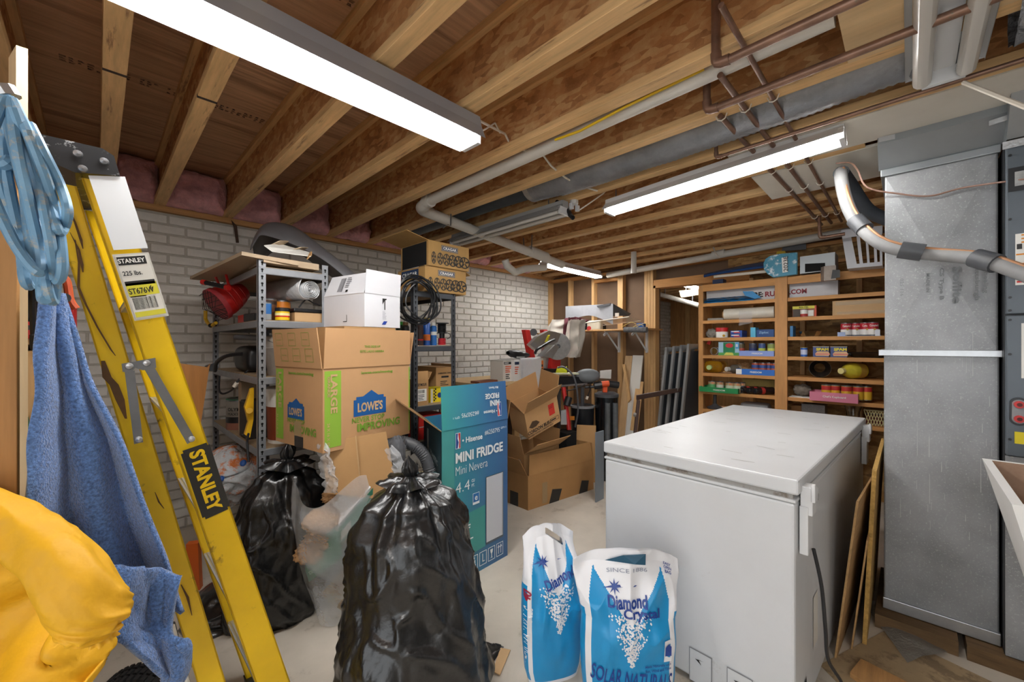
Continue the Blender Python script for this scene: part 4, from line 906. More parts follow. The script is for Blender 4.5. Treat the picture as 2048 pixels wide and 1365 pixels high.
for i, (x, y) in enumerate(((.04, .11), (.17, .11), (.3, .11), (.08, .03), (.2, .03), (.32, .03))):
    a, b_ = .07, .065
    q.many([(x, y, x+a, y+.002), (x, y+b_, x+a, y+b_+.002), (x, y, x+.002, y+b_), (x+a, y, x+a+.002, y+b_), (x+.01, y+.03, x+a*.8, y+.032)], GRN2, 'folding_diagram')
# paper packing and the white box on top
def crumple(c, rx, ry, rz, seed, n=22):
    def fn(u, v):
        a = u*2*math.pi; b_ = (v-.5)*math.pi; p = V((math.cos(a)*math.cos(b_), math.sin(a)*math.cos(b_), math.sin(b_)))
        k = 1 + .32*abs(noise.noise(p*2.6 + V((seed, 0, 0)))) - .12 + .2*(abs(noise.noise(p*6 + V((0, seed, 0)))) - .2)
        return V(c) + V((p.x*rx, p.y*ry, p.z*rz))*k
    return MB().grid(n*2, n, fn, wrap=True)
lc = lo + lx*.55 + ly*.5
t, F, _ = carton('packing_carton', 'plain brown carton tucked between the white box and moving carton', lo + lx*.30 + ly*.16 + V((0, 0, .30)), lx.normalized()*.33, ly.normalized()*.27, .318, closed=True, m=CARD)
F['front'].patch(.16, .22, .18, .3, flat('2c7fc4'), 'blue_print'); F['front'].patch(.19, .22, .2, .24, flat('2c7fc4'), 'blue_print')
wo = P(729, 648, D=2.22); wo.z = 1.5
wx = (P(797, 642, D=2.42) - wo); wx.z = 0; wx = wx.normalized()*.25; wy = V((-wx.y, wx.x, 0)).normalized()*.38
t, F, fr = carton('white_box', 'open white cardboard box with raised flaps on the moving carton', wo, wx, wy, .185, flaps={0: (86, .13, .004), 3: (112, .13, .016)}, m=mat('white_card2', srgb('dcdde2'), .55, var=(3, .03)), th=.004)
f = F['front']; f.poly([(.12, .165), (.15, .165), (.15, .16), (.14, .155), (.14, .10), (.133, .1), (.133, .15), (.12, .13)], INK, 'drawn_mark'); f.poly([(.115, .015), (.14, .015), (.155, .035), (.13, .035)], flat('1e3f9c'), 'blue_mark'); f.lines(.12, .09, .03, 6, .008, flat('b5b5bd'))
l = F['left']; l.many([(.19, .03, .225, .034), (.221, .03, .225, .07)], INK, 'corner_mark')
p0, ex, dz, nn = fr[3]; q = Fr(t, p0, ex, dz); q.e = .005
q.bars(.12, .02, .17, .11, flat('6c6c72')); q.lines(.18, .11, .05, 6, .012, flat('6c6c72')); q.patch(.2, .015, .22, .03, INK, 'square_mark')
# ---------------------------------------------------------------- refrigerator carton
TEALG = bpy.data.materials.new('carton_teal'); TEALG.use_nodes = True
def gradient_mat(m, ax, x0, x1, cols, rough=.35):
    N = m.node_tree.nodes; L = m.node_tree.links; B = N['Principled BSDF']; B.inputs['Roughness'].default_value = rough
    tc = N.new('ShaderNodeTexCoord'); sp = N.new('ShaderNodeSeparateXYZ'); L.new(tc.outputs['Object'], sp.inputs[0])
    mr = N.new('ShaderNodeMapRange'); L.new(sp.outputs[ax], mr.inputs[0]); mr.inputs[1].default_value = x0; mr.inputs[2].default_value = x1
    r = N.new('ShaderNodeValToRGB'); L.new(mr.outputs[0], r.inputs[0]); e = r.color_ramp.elements
    e[0].color = srgb(cols[0]) + (1,); e[1].color = srgb(cols[-1]) + (1,)
    for i, c in enumerate(cols[1:-1]): k = e.new((i+1)/(len(cols)-1)); k.color = srgb(c) + (1,)
    L.new(r.outputs[0], B.inputs['Base Color']); return m
gradient_mat(TEALG, 0, 0, .55, ['3f9a97', '3b88a0', '3c719c', '39608f'])
fo_ = V((1.361, 1.885, 0)); fx = V((.548, .022, 0)); fy = V((.19, .465, 0)); FH = .91
t, F, fr = carton('fridge_carton', 'tall teal and blue carton for a small fridge with its lid open', fo_, fx, fy, FH, flaps={0: (94, .25, .006), 3: (38, .30, .004, CARDD), 1: (80, .12, .004, CARDD)}, m=TEALG, th=.005)
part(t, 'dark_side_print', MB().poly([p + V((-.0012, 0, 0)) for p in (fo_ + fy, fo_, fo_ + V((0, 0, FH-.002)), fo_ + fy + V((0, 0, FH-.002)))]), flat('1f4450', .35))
for ch in t.children:
    pass
f = F['front']; f.e = .0025
W_ = flat('eef2f3', .5)
def ball_logo(q, x, y, k, flip=False):
    s = -1 if flip else 1
    q.patch(x, y, x+.05*k*s, y+.125*k*s, W_, 'league_badge', .0002) if not flip else q.patch(x-.05*k, y-.125*k, x, y, W_, 'league_badge', .0002)
    X = lambda a: x + s*a*k
    Yy = lambda a: y + s*a*k
    q.poly([(X(.003), Yy(.004)), (X(.02), Yy(.004)), (X(.03), Yy(.05)), (X(.018), Yy(.08)), (X(.022), Yy(.121)), (X(.003), Yy(.121))], flat('2b4a94'), 'badge_blue', .0008)
    q.poly([(X(.026), Yy(.121)), (X(.03), Yy(.09)), (X(.036), Yy(.06)), (X(.034), Yy(.004)), (X(.047), Yy(.004)), (X(.047), Yy(.121))], flat('c0282f'), 'badge_red', .0008)
ball_logo(f, .10, .79, .75)
f.text('• Hisense', .15, .815, .034, W_, w=.165, bold=.025); f.text('#6250795', .335, .832, .032, W_, w=.135, bold=.0); f.text('QTY: 1', .48, .85, .014, W_, w=.05)
f.text('MINI FRIDGE', .10, .705, .062, W_, w=.40, bold=.035); f.text('Mini Nevera', .10, .635, .05, W_, w=.26, bold=-.008)
f.text('4.4', .10, .53, .06, W_, w=.11, bold=-.006); f.text('CU', .225, .567, .018, W_, w=.025); f.text('FT.', .225, .538, .018, W_, w=.025)
f.patch(.235, .425, .29, .495, W_, 'energy_badge', .0003); f.patch(.238, .44, .287, .492, flat('2d6fb0'), 'energy_field', .0007); f.text('e', .262, .45, .026, W_, al='c', e=.002)
f.patch(.0, .0, .09, .905, mat('teal_strip', srgb('4a9c98'), .35), 'teal_strip', .0001)
f.poly([(.10, .38), (.34, .40), (.34, .14), (.10, .12)], mat('teal_field', srgb('3f9690'), .35), 'teal_field', .0001)
for y in (.32, .25, .175, .12): f.lines(.11, y, .14, 2, .016, W_, .5)
f.text('Design', .10, .325, .017, W_, w=.07); f.text('Storage', .10, .255, .017, W_, w=.07); f.text('Shelf', .10, .18, .017, W_, w=.05)
f.patch(.345, .143, .505, .57, flat('4f5c66', .4), 'picture_shadow', .0002); f.patch(.35, .157, .5, .565, mat('fridge_picture', srgb('c9ccd3'), .3), 'fridge_picture', .0006); f.patch(.492, .16, .498, .56, flat('9a9da6'), 'picture_edge', .001)
for i in range(4):
    x = .215 + i*.075; f.many([(x, .03, x+.062, .034), (x, .111, x+.062, .115), (x, .03, x+.004, .115), (x+.058, .03, x+.062, .115)], W_, 'handling_mark')
    if i == 3: f.many([(x+.018, .045, x+.023, .095), (x+.038, .045, x+.043, .095)], W_, 'arrow_stem'); f.poly([(x+.01, .085), (x+.031, .085), (x+.0205, .105)], W_, 'arrow_head'); f.poly([(x+.031, .085), (x+.052, .085), (x+.0415, .105)], W_, 'arrow_head')
    if i == 2: f.poly([(x+.018, .1), (x+.022, .08), (x+.028, .072), (x+.028, .05), (x+.02, .045), (x+.042, .045), (x+.034, .05), (x+.034, .072), (x+.04, .08), (x+.044, .1)], W_, 'glass_sign')
    if i == 1: f.many([(x+.025, .05, x+.03, .1), (x+.025, .05, x+.045, .055)], W_, 'hand_sign')
    if i == 0: f.many([(x+.015, .04, x+.045, .06), (x+.02, .065, x+.04, .085), (x+.025, .09, x+.035, .105)], W_, 'stack_sign')
p0, ex, dz, nn = fr[0]; q = Fr(t, p0, ex, dz); q.e = .0065
q.text('MINI', .47, .135, .036, W_, w=.085, flip=True, bold=.03); q.text('FRIDGE', .47, .18, .034, W_, w=.125, flip=True, bold=.03); q.text('Mini Nevera', .465, .222, .016, W_, w=.085, flip=True)
ball_logo(q, .485, .118, .72, True); q.text('• Hisense', .445, .075, .022, W_, w=.12, flip=True, bold=.02); q.text('#6250795', .285, .085, .028, W_, w=.14, flip=True, bold=0); q.text('QTY: 1', .13, .07, .014, W_, w=.05, flip=True)
l = Fr(t, fo_ + fy, (-fy).normalized(), (0, 0, 1)); l.e = .003; LW = fy.length
l.patch(.12, .62, .17, .86, flat('a9aaa4', .5), 'shipping_label'); l.bars(.13, .64, .16, .74, INK, 10); l.text('PLASTIC', .22, .72, .03, flat('a9b5b8'), w=.2, rot=-.15)
l.patch(.25, .40, .42, .46, flat('c9ccca'), 'label_panel'); l.patch(.25, .30, .42, .34, flat('c9ccca'), 'label_panel'); l.patch(.05, .38, .1, .5, flat('8f3a3a'), 'picture_print'); l.patch(.02, .28, .18, .5, flat('5f7a80'), 'picture_field', -.0004)
# ---------------------------------------------------------------- low cartons by the bench
bo = P(1056, 1022, Z=0); bx_ = P(1187, 979, Z=0) - bo; by_ = V((-bx_.y, bx_.x, 0)).normalized()*.52 + V((-.06, 0, 0))
t, F, fr = carton('low_carton', 'wide low brown carton on the floor right of the blue carton', bo, bx_, by_, .29, flaps={0: (97, .17, .03), 3: (62, .17, .02), 1: (95, .16, .01), 2: (85, .16)}, m=mat('low_card', srgb('a87d4c'), .8, var=(4, .12, 5)))
f = F['front']; f.e = .002
DT = mat('dark_tape', srgb('23211f'), .35)
f.poly([(.24, .0), (.36, .0), (.40, .1), (.28, .12)], DT, 'black_tape'); f.poly([(.62, .0), (.74, .0), (.76, .1), (.66, .12)], DT, 'black_tape'); f.patch(.16, .02, .22, .2, TAPE, 'brown_tape', .001); F['left'].patch(.3, .0, .4, .12, DT, 'black_tape')
mo = bo + bx_*.02 + by_*.12 + V((0, 0, .16)); ang = V((.94, -.12, .06)).normalized()
mx_ = ang*.42; my_ = V((.05, .36, 0)); mu = V((-.08, .0, 1)).normalized()
t, F, fr = carton('flower_carton', 'brown carton printed with blue flowers standing in the low carton', mo + V((.02, 0, .0)), mx_, my_, .30, flaps={0: (35, .2, .01), 1: (80, .14), 3: (80, .16)}, m=CARD, up=mu)
blu = flat('6f8397', .7)
for q, pts in ((F['front'], ((.1, .06), (.22, .12), (.33, .16), (.36, .06))), (F['left'], ((.08, .2), (.2, .1), (.3, .22), (.28, .04)))):
    q.e = .002
    for (x, y) in pts:
        q.many([(x+.02*math.cos(a)-.005, y+.022*math.sin(a)-.006, x+.02*math.cos(a)+.005, y+.022*math.sin(a)+.006) for a in [i*math.pi/3 for i in range(6)]], blu, 'flower_print')
F['front'].patch(.27, .2, .32, .25, PAPER, 'sticker'); F['front'].patch(.28, .21, .31, .24, INK, 'sticker_mark', .0006)
co = P(1058, 880, D=3.42); cx_ = (P(1134, 835, D=3.58) - co); cx_ = cx_.normalized()*.34; cu = V((-.30, -.05, .95)).normalized(); cy_ = cu.cross(cx_.normalized())*.30
t, F, fr = carton('food_carton', 'brown food carton with black lettering tipped on the flower carton', co, cx_, cy_, .24, flaps={0: (52, .17, .0), 1: (70, .17), 2: (92, .16), 3: (60, .16)}, m=mat('food_card', srgb('bb9161'), .8, var=(4, .08, 5)), up=cu)
f = F['front']; f.e = .002
f.text('CORDON BLEU', .0, .035, .032, INK, w=.24, bold=.03); f.text('BARBER FOODS CORDON BLEU', .0, .012, .015, INK, w=.26); f.patch(.235, .1, .295, .2, flat('c22f22'), 'red_label'); f.lines(.24, .18, .04, 2, .012, flat('6d1510')); f.many([(.235, .035, .325, .038), (.235, .066, .325, .069), (.235, .035, .238, .069), (.322, .035, .325, .069)], INK, 'code_box'); f.lines(.245, .058, .07, 1, .014, INK, .8)
f.poly([(.02, .1), (.06, .14), (.10, .13), (.13, .1), (.09, .08), (.05, .08)], flat('4a3623'), 'plate_print')
solo('leaning_panel', MB().slab([P(1150, 960, D=4.02), P(1190, 966, D=4.02), P(1192, 852, D=4.08), P(1154, 850, D=4.08)], .01), CARD, 'brown board behind the low carton with a white tie', 'board')
solo('metal_plate', MB().obox(V((P(1192, 935, D=3.6).x, P(1192, 935, D=3.6).y, 0)), (.13, .0, 0), (0, .01, 0), (0, 0, .62)), mat('blue_grey_metal', srgb('8d98a3'), .4, .5), 'grey blue metal plate standing right of the low carton', 'plate')

# ---------------------------------------------------------------- bags
BAG = mat('bag_film', srgb('121315'), .3, coat=.15, var=(6, .3), bump=(10, .38, .025), spec=.65)
def ridg(p): return 1 - abs(noise.noise(p))*2
def bagf(base, prof, folds, seed, amp=.03, tilt=(0, 0), knot=.82):
    """prof: [(height, rx, ry)]; folds run up to the tie"""
    H = prof[-1][0]
    def rad(z):
        for (z0, a0, b0), (z1, a1, b1) in zip(prof, prof[1:]):
            if z <= z1:
                s = (z-z0)/(z1-z0); s = s*s*(3-2*s); return a0+(a1-a0)*s, b0+(b1-b0)*s
        return prof[-1][1:]
    def fn(u, v):
        a = u*2*math.pi; z = H*v; rx, ry = rad(z)
        c, s = math.cos(a), math.sin(a); k = z/H
        p = V((c*.9, s*.9, z*2.2)) + V((seed*3.1, 0, 0))
        f = amp*.9*(ridg(p*1.1) - .5) - amp*.9*(abs(noise.noise(V((p.x*1.5+p.z*.7, p.y*1.5, p.z*1.1+seed))))**.6 - .4) + amp*.55*(abs(noise.noise(V((p.x*2.6-p.z*.9, p.y*2.6, p.z*2.0)))) ** .7) + amp*.4*(1-min(1, abs(noise.noise(V((p.x*3+p.z*2.5, p.y*3, p.z*2.2+9))))*6))
        f *= max(.25, min(1, (1-k)*4))
        g = .11*max(0, k-.45)/.55*(math.sin(a*folds + 2*noise.noise(V((c*2, s*2, seed)))*2) )
        sag = .012*math.sin(z*38 + 3*noise.noise(p*1.4))*max(0, .4-k)
        r = 1 + g
        tx = tilt[0]*k*k; ty = tilt[1]*k*k
        return V(base) + V((c*(rx*r+f+sag)+tx, s*(ry*r+f+sag)+ty, max(.002, z + .02*noise.noise(p*2)*(k > .05))))
    return fn
def tuft(c, h, r, seed, lean=(0, 0)):
    def fn(u, v):
        a = u*2*math.pi; w = r*(1.0 if v < .12 else (.75 + .9*math.sin((v-.12)/.88*math.pi)*.9))*(1.02-v*v*.95)
        w *= 1 + .35*math.sin(a*5+seed + v*4) + .2*noise.noise(V((math.cos(a)*2, math.sin(a)*2, v*6+seed)))
        return V(c) + V((math.cos(a)*w + lean[0]*v, math.sin(a)*w*.7 + lean[1]*v, h*v))
    return MB().grid(36, 24, fn, wrap=True)
def collar(c, r, seed):
    def fn(u, v):
        a = u*2*math.pi; w = r*(.3 + v) * (1 + .25*math.sin(a*7+seed))
        return V(c) + V((math.cos(a)*w, math.sin(a)*w, .012*math.sin(a*7+seed)*v - .03*v*v + .014*noise.noise(V((a, v*4, seed)))))
    return MB().grid(72, 8, fn, wrap=True)
def trash_bag(label, base, prof, folds, seed, amp, tilt, tuft_h, lean):
    t = thing('trash_bag', label, 'bag', base)
    H = prof[-1][0]; top = V(base) + V((tilt[0], tilt[1], H))
    part(t, 'bag_body', MB().grid(150, 120, bagf(base, prof, folds, seed, amp, tilt), wrap=True), BAG, 2)
    part(t, 'knot', tuft(top - V((0, 0, .01)), tuft_h, .024, seed, lean), BAG, 2)
    part(t, 'gathered_collar', collar(top + V((0, 0, .004)), .085, seed), BAG, 2)
    return t
trash_bag('full black trash bag standing in the centre foreground', (.905, 1.43, 0), [(0, .285, .27), (.05, .315, .285), (.25, .285, .255), (.5, .235, .215), (.66, .215, .19), (.76, .175, .15), (.82, .09, .085), (.855, .022, .022)], 9, 2, .035, (.0, .04), .1, (-.01, 0))
b = MB().grid(26, 22, lambda u, v: V((1.02, 1.40, .0)) + V((.29*u, -.05*u, 0)) + V((-.03, .15, 0))*(v-.5)*2*(1-u*.9) + V((0, 0, .006 + (.27*(1-u)**1.4 + .012*math.sin(v*22)*u*(1-u)*4 + .02*noise.noise(V((u*9, v*7, 3))))*math.sin(v*math.pi))))
part(bpy.data.objects['trash_bag'], 'bag_corner', b, BAG, 2)
trash_bag('slumped black trash bag between the ladder and the clear bag', (.675, 2.345, 0), [(0, .21, .14), (.06, .235, .16), (.22, .23, .165), (.45, .215, .155), (.62, .185, .13), (.71, .13, .10), (.76, .06, .06), (.79, .02, .02)], 7, 5, .03, (.03, .0), .12, (.01, 0))
solo('trash_bag', MB().grid(60, 40, lambda u, v: V((.50, 2.55, 0)) + V((math.cos(u*6.283)*(.20-.02*v), math.sin(u*6.283)*.2, 0))*(math.sin(max(.02, (1-v))*math.pi*.5)**.6)*(1+.12*ridg(V((math.cos(u*6.283)*2, math.sin(u*6.283)*2, v*4)))) + V((0, 0, .004+.18*v)), wrap=True), BAG, 'low flat black trash bag behind the ladder foot', 'bag', smooth=2)
# clear bag with packing paper and a carton
cb_ = P(690, 1200, D=2.13); cb_.z = 0
CLR = mat('clear_bag_film', srgb('eef1f4'), .14, alpha=.3, bump=(12, .7, .02), spec=.8)
t = thing('clear_bag', 'clear plastic bag full of packing paper and a green box', 'bag', cb_)
part(t, 'film', MB().grid(90, 60, lambda u, v: cb_ + V((math.cos(u*6.283)*.21, math.sin(u*6.283)*.16, 0))*((.62+.75*v-.35*v*v*v)*(1+.10*(ridg(V((math.cos(u*6.283)*1.5, math.sin(u*6.283)*1.5, v*2.5)))-.5))) + V((-.03*v, 0, .004 + .68*v + (.06*math.sin(u*18)*v**4))), wrap=True), CLR, 2)
for i, (dx, dy, z, r) in enumerate(((-.12, -.02, .52, .075), (-.08, .02, .42, .09), (-.15, .03, .36, .07), (-.02, .06, .60, .06), (.02, -.04, .66, .045))):
    solo('packing_paper', crumple(cb_ + V((dx, dy, z)), r*1.25, r, r*.8, i+3), KRAFT, ['crumpled kraft paper ball high in the clear bag', 'largest crumpled kraft paper in the clear bag', 'crumpled kraft paper at left of the clear bag', 'crumpled kraft paper deep in the clear bag', 'crumpled kraft paper at the mouth of the clear bag'][i], 'paper', 'packing paper in the clear bag', smooth=0)
go = P(668, 1062, D=2.02); gx = (P(752, 962, D=2.06) - go); gx = gx.normalized()*.28; gn = V((-.35, -.62, .70)).normalized(); gy = gn.cross(gx.normalized()).normalized()
if gy.z < 0: gy = -gy
t = thing('green_white_box', 'white box with a green side lying tilted in the clear bag', 'box', go)
TG = flat('3f9a7c', .5)
G0 = go; ex = gx.normalized()*.27; ey = (P(634, 1032, D=2.12) - go); ez = gn*-.1
part(t, 'white_face', MB().obox(G0, ex, ey, V((.02, .05, -.12))), WHT)
q = Fr(t, G0, ex, V((.02, .05, -.12))*-1)
lowv = [G0 + V((0, 0, 0)), G0 + ex, G0 + ex + V((.02, .05, -.12)), G0 + V((.02, .05, -.12))]
pf = MB().poly([p + V((.006, -.012, -.003)) for p in (G0 + V((.02, .05, -.12)), G0 + ex + V((.02, .05, -.12)), G0 + ex, G0)]); part(t, 'green_side', pf, TG)
part(t, 'barcode_label', MB().poly([p + V((.008, -.015, -.004)) for p in (G0 + ex*.12 + V((.02, .05, -.12))*.75, G0 + ex*.38 + V((.02, .05, -.12))*.75, G0 + ex*.38 + V((.02, .05, -.12))*.25, G0 + ex*.12 + V((.02, .05, -.12))*.25)]), PAPER)
solo('odor_bag', MB().slab([P(600, 1110, D=2.05), P(664, 1060, D=2.0), P(672, 1125, D=2.0), P(618, 1165, D=2.05)][::-1], .05), flat('2f7d5e', .5), 'green printed packet pressed against the clear bag', 'packet')
pk = bpy.data.objects['odor_bag']; qq = [P(600, 1110, D=2.05), P(664, 1060, D=2.0)]
INV['odor_bag'] = Matrix.Translation(-pk.location)
n_ = (P(672, 1125, D=2.0) - qq[0]).cross(qq[1] - qq[0]).normalized()
fr_ = Fr(pk, P(618, 1165, D=2.045), P(672, 1125, D=1.995) - P(618, 1165, D=2.045), P(600, 1110, D=2.045) - P(618, 1165, D=2.045)); fr_.e = .008
fr_.text('ODOR CONTROL', .145, .045, .018, flat('9ec9ae'), w=.12, flip=True); fr_.text('FREE', .13, .075, .016, flat('7fb096'), w=.05, flip=True)
fr_.many([(.02, .1, .04, .125), (.065, .105, .085, .125), (.11, .11, .13, .13)], flat('c9e0d0'), 'icon')
b = MB().slab([P(640, 1190, D=2.02), P(722, 1100, D=1.98), P(730, 1180, D=1.98), P(700, 1235, D=2.0)][::-1], .06)
solo('litter_packet', b, mat('packet_photo', srgb('9a9a86'), .5, var=(14, .5), col2=srgb('7a5a48')), 'mottled printed packet low in the clear bag', 'packet')
# second clear bag holding a flat carton
bo2 = V((1.03, 1.98, .30))
t = thing('flat_carton', 'plain flat brown carton panel standing between the clear bags', 'carton', P(740, 1000, D=2.1))
part(t, 'carton_panel', MB().slab([P(655, 988, D=1.98), P(798, 1003, D=2.12), P(772, 864, D=2.12), P(641, 886, D=1.99)], .012), CARD)
t.location.z += 0
solo('carton_fold_line', MB().slab([P(722, 995, D=2.035), P(724.5, 995, D=2.035), P(712.5, 872, D=2.035), P(710, 872, D=2.035)], .001), CARDL, 'pale crease tape running down the flat brown carton', 'tape')
t = thing('clear_bag', 'clear plastic bag draped round the flat brown carton', 'bag', bo2)
def drape(pts):
    k = len(pts)
    return lambda u, v: (lambda a, c: a.lerp(c, u) + V((0, -.02*math.sin(u*math.pi), 0)) + V((1, -1, 0))*.022*noise.noise(V((u*4, v*9, 1))) + V((0, 0, .01*noise.noise(V((u*8, v*5, 4))))))(*[pts[int(v*(k-1)+.0001)][i].lerp(pts[min(k-1, int(v*(k-1)+.0001)+1)][i], v*(k-1) - int(v*(k-1)+.0001)) for i in (0, 1)])
FILM2 = mat('clear_film_white', srgb('e6e9ec'), .2, alpha=.42, bump=(22, .9, .02), spec=.9)
part(t, 'film_left', MB().grid(14, 26, drape([(P(634, 890, D=1.97), P(650, 884, D=1.95)), (P(640, 940, D=1.97), P(668, 935, D=1.93)), (P(650, 985, D=1.97), P(676, 985, D=1.93))])), FILM2, 2)
part(t, 'film_right', MB().grid(18, 26, drape([(P(770, 900, D=2.0), P(783, 890, D=2.02)), (P(790, 950, D=2.0), P(825, 945, D=2.05)), (P(802, 990, D=2.0), P(850, 965, D=2.06))])), FILM2, 2)
solo('snack_bag', crumple(P(838, 966, D=2.05), .07, .06, .05, 8), mat('yellow_film', srgb('d8c89a'), .25, alpha=.75, var=(9, .3)), 'crumpled pale yellow plastic packet by the blue carton foot', 'packet', smooth=2)
t = thing('blue_card', 'small bright blue carton corner beside the flat brown carton', 'carton', P(780, 985, D=2.0))
part(t, 'blue_panel', MB().slab([P(771, 990, D=2.0), P(808, 997, D=2.02), P(800, 970, D=2.02), P(772, 966, D=2.0)], .03), flat('1458a8', .45))
# black bag by the rack, hose
t = thing('vacuum_hose', 'grey ribbed vacuum hose curving down to the blue carton', 'hose', P(830, 920, D=2.35))
hh = smooth_path([P(770, 893, D=2.25), P(800, 884, D=2.3), P(830, 893, D=2.3), P(850, 915, D=2.3), P(860, 945, D=2.3)], 14)
part(t, 'ribbed_tube', MB().tube(hh, [.036 if i % 2 else .032 for i in range(len(hh))], 16), GREYD, 60)
solo('grey_cloth', crumple(P(793, 905, D=2.2), .05, .05, .09, 12), mat('grey_cloth', srgb('55565a'), .85), 'crumpled dark grey cloth under the vacuum hose', 'cloth', smooth=2)
t = thing('white_pipe_trap', 'white plastic pipe bend standing behind the vacuum hose', 'pipe', P(830, 955, D=2.45))
part(t, 'pipe_bend', MB().tube(smooth_path([P(822, 960, D=2.45), P(824, 925, D=2.45), P(836, 915, D=2.45), P(848, 930, D=2.45)]), .028, 12), PVC, 30)
# orange and white wrapped paper packs
t = thing('paper_towel_pack', 'film wrapped pack with orange and blue print left of the black bag', 'pack', P(455, 930, D=2.55))
pc = P(455, 950, D=2.62)
part(t, 'wrapped_pack', MB().grid(60, 40, lambda u, v: pc + V((0, 0, -.02)) + V((math.copysign(abs(math.cos(u*6.283))**.6, math.cos(u*6.283))*.17*math.sin(max(.01, v)*math.pi)**.5, math.copysign(abs(math.sin(u*6.283))**.6, math.sin(u*6.283))*.2*math.sin(max(.01, v)*math.pi)**.5, (v-.5)*.36)) + V((.03, .03, .03))*ridg(V((math.cos(u*6.283)*2, math.sin(u*6.283)*2, v*5))), wrap=True), mat('pack_film', srgb('d3d7da'), .22, dirt=(9, srgb('e07a2c'), .575, .95), bump=(14, .9, .03)), 2)
for i, (u, v, r, c_) in enumerate(((484, 926, .02, '2d5fae'), (440, 958, .018, '2d5fae'))):
    c = P(u, v, D=2.41 + .01*i); part(t, 'print_badge', MB().lathe([(0, .0), (r*.7, -.004), (r, -.012)], 14, c, V((-.6, -.65, .4)), caps=False), flat(c_, .4))
solo('orange_pack', MB().obox(V((P(376, 1150, D=2.3).x, P(376, 1150, D=2.3).y, .0)), (.05, -.03, 0), (.02, .04, 0), (-.01, 0, .27)), flat('d8641c', .45), 'orange printed pack seen between the ladder rails', 'pack')
solo('floor_scrap', MB().slab([P(985, 1345, Z=.006), P(1000, 1352, Z=.006), P(1021, 1302, Z=.006), P(1001, 1298, Z=.006)][::-1], .004), CARDL, 'cardboard scrap on the floor right of the black bag', 'cardboard')

# ---------------------------------------------------------------- salt bags
SB, SW, SN = flat('1a8fc9', .32), flat('e9eaee', .32), flat('1c3f8f', .35)
def salt_bag(label, c, rz, W, T, H, lean, top_w, seed, front_texts):
    M = Matrix.Translation(V(c)) @ Matrix.Rotation(rz, 4, 'Z')
    def half(k):
        w = W*(.90 + .12*math.sin(min(1, k*1.15)*math.pi)) if k < .62 else W*(1.0 + (top_w-1.0)*min(1, (k-.62)/.28))
        if k < .1: w *= .9 + k
        th = T*(math.sin(min(1, (k+.06)/.9)*math.pi*.5)**.35)*(1 - max(0, (k-.45)/.5)**1.6) if k < .93 else .004
        return w, max(.004, th)
    def surf(s, k, side):
        w, th = half(k)
        cr = .010*noise.noise(V((s*3, k*7, seed)))*min(1, k*3) + .014*(1-abs(noise.noise(V((s*2.2+5, k*4, seed+3)))*2))*(min(1, max(0, k-.3)*4)) + (.045*math.sin(s*3.6+seed)*(max(0, k-.7)*2.4))
        y = -side*th*(1-abs(s)**2.6)**.5 - (cr if side > 0 else cr*.9)
        return M @ V((s*w, y + lean*k*k, H*k + (.02*math.sin(s*3+seed) - .03*abs(s)**3)*max(0, k-.7)/.3))
    def mp(x, y, e=.0045):
        k = y/H; return surf(max(-.99, min(.99, x/half(k)[0])), k, 1) + (M.to_3x3() @ V((0, -e, 0)))
    n, nv = 240, 240
    vs = []
    for j in range(nv):
        k = j/(nv-1)
        for i in range(n):
            u = i/n
            if u < .5: vs.append(surf(-1 + 4*u, k, 1))
            else: vs.append(surf(1 - 4*(u-.5), k, -1))
    fs, mi = [], []
    for j in range(nv-1):
        for i in range(n):
            k = (j+.5)/nv; u = (i+.5)/n; s = -1 + 4*u if u < .5 else 1 - 4*(u-.5)
            if seed == 2 and .90 < k + .1*(s-.1) < .94 and abs(s-.1) < .36: continue
            fs.append((j*n+i, j*n+(i+1) % n, (j+1)*n+(i+1) % n, (j+1)*n+i))
            m_ = 0
            v1 = .60 + .28*(abs(s)/.60)**1.3
            if k > .90 or (abs(s) < .6 and k > v1): m_ = 1
            if k > .66 and abs(s) > .62 and k > .90 - (abs(s)-.62)*1.0: m_ = 1
            if .80 < abs(s) < .91: m_ = 1
            if k < .03: m_ = 1
            mi.append(m_)
    t = thing('salt_bag', label, 'bag', c)
    b = MB(); b.v = vs; b.f = fs
    o = part(t, 'bag_sleeve', b, SB, 2); o.data.materials.append(SW)
    for p, q in zip(o.data.polygons, mi): p.material_index = q
    rr = random.Random(seed); dots = MB(); dk = MB()
    for i in range(520):
        y = H*(.36 + .30*rr.random()**.75); hw = .075*((y/H-.34)/.3)
        x = rr.gauss(0, hw*.55)
        if abs(x) > hw*1.1: continue
        z = .0032*rr.uniform(.7, 1.3)
        dots.poly([mp(x-z, y, .002), mp(x, y-z*1.2, .002), mp(x+z, y, .002), mp(x, y+z*1.2, .002)])
    part(t, 'crystal_print', dots, SW)
    fr = Fr(t, (0,0,0), (1,0,0), (0,0,1))
    for (s, x, y, h, w, m, rot, side, bold) in front_texts:
        fr.text(s, x, y, h, m, w=w, rot=rot, bold=bold, al='c', mapf=lambda a, b_: mp(a, b_, .004))
    st = []
    for i in range(16):
        r = (.026, .009)[i % 2]; st.append(mp(-.055 + r*math.cos(i*math.pi/8), .80*H + r*math.sin(i*math.pi/8)))
    part(t, 'star_mark', MB().poly(st), SN)
    part(t, 'streak_mark', MB().poly([mp(-.10, .792*H), mp(-.055, .795*H), mp(.02, .80*H), mp(.03, .804*H), mp(-.055, .81*H)]), SN)
    return t, mp
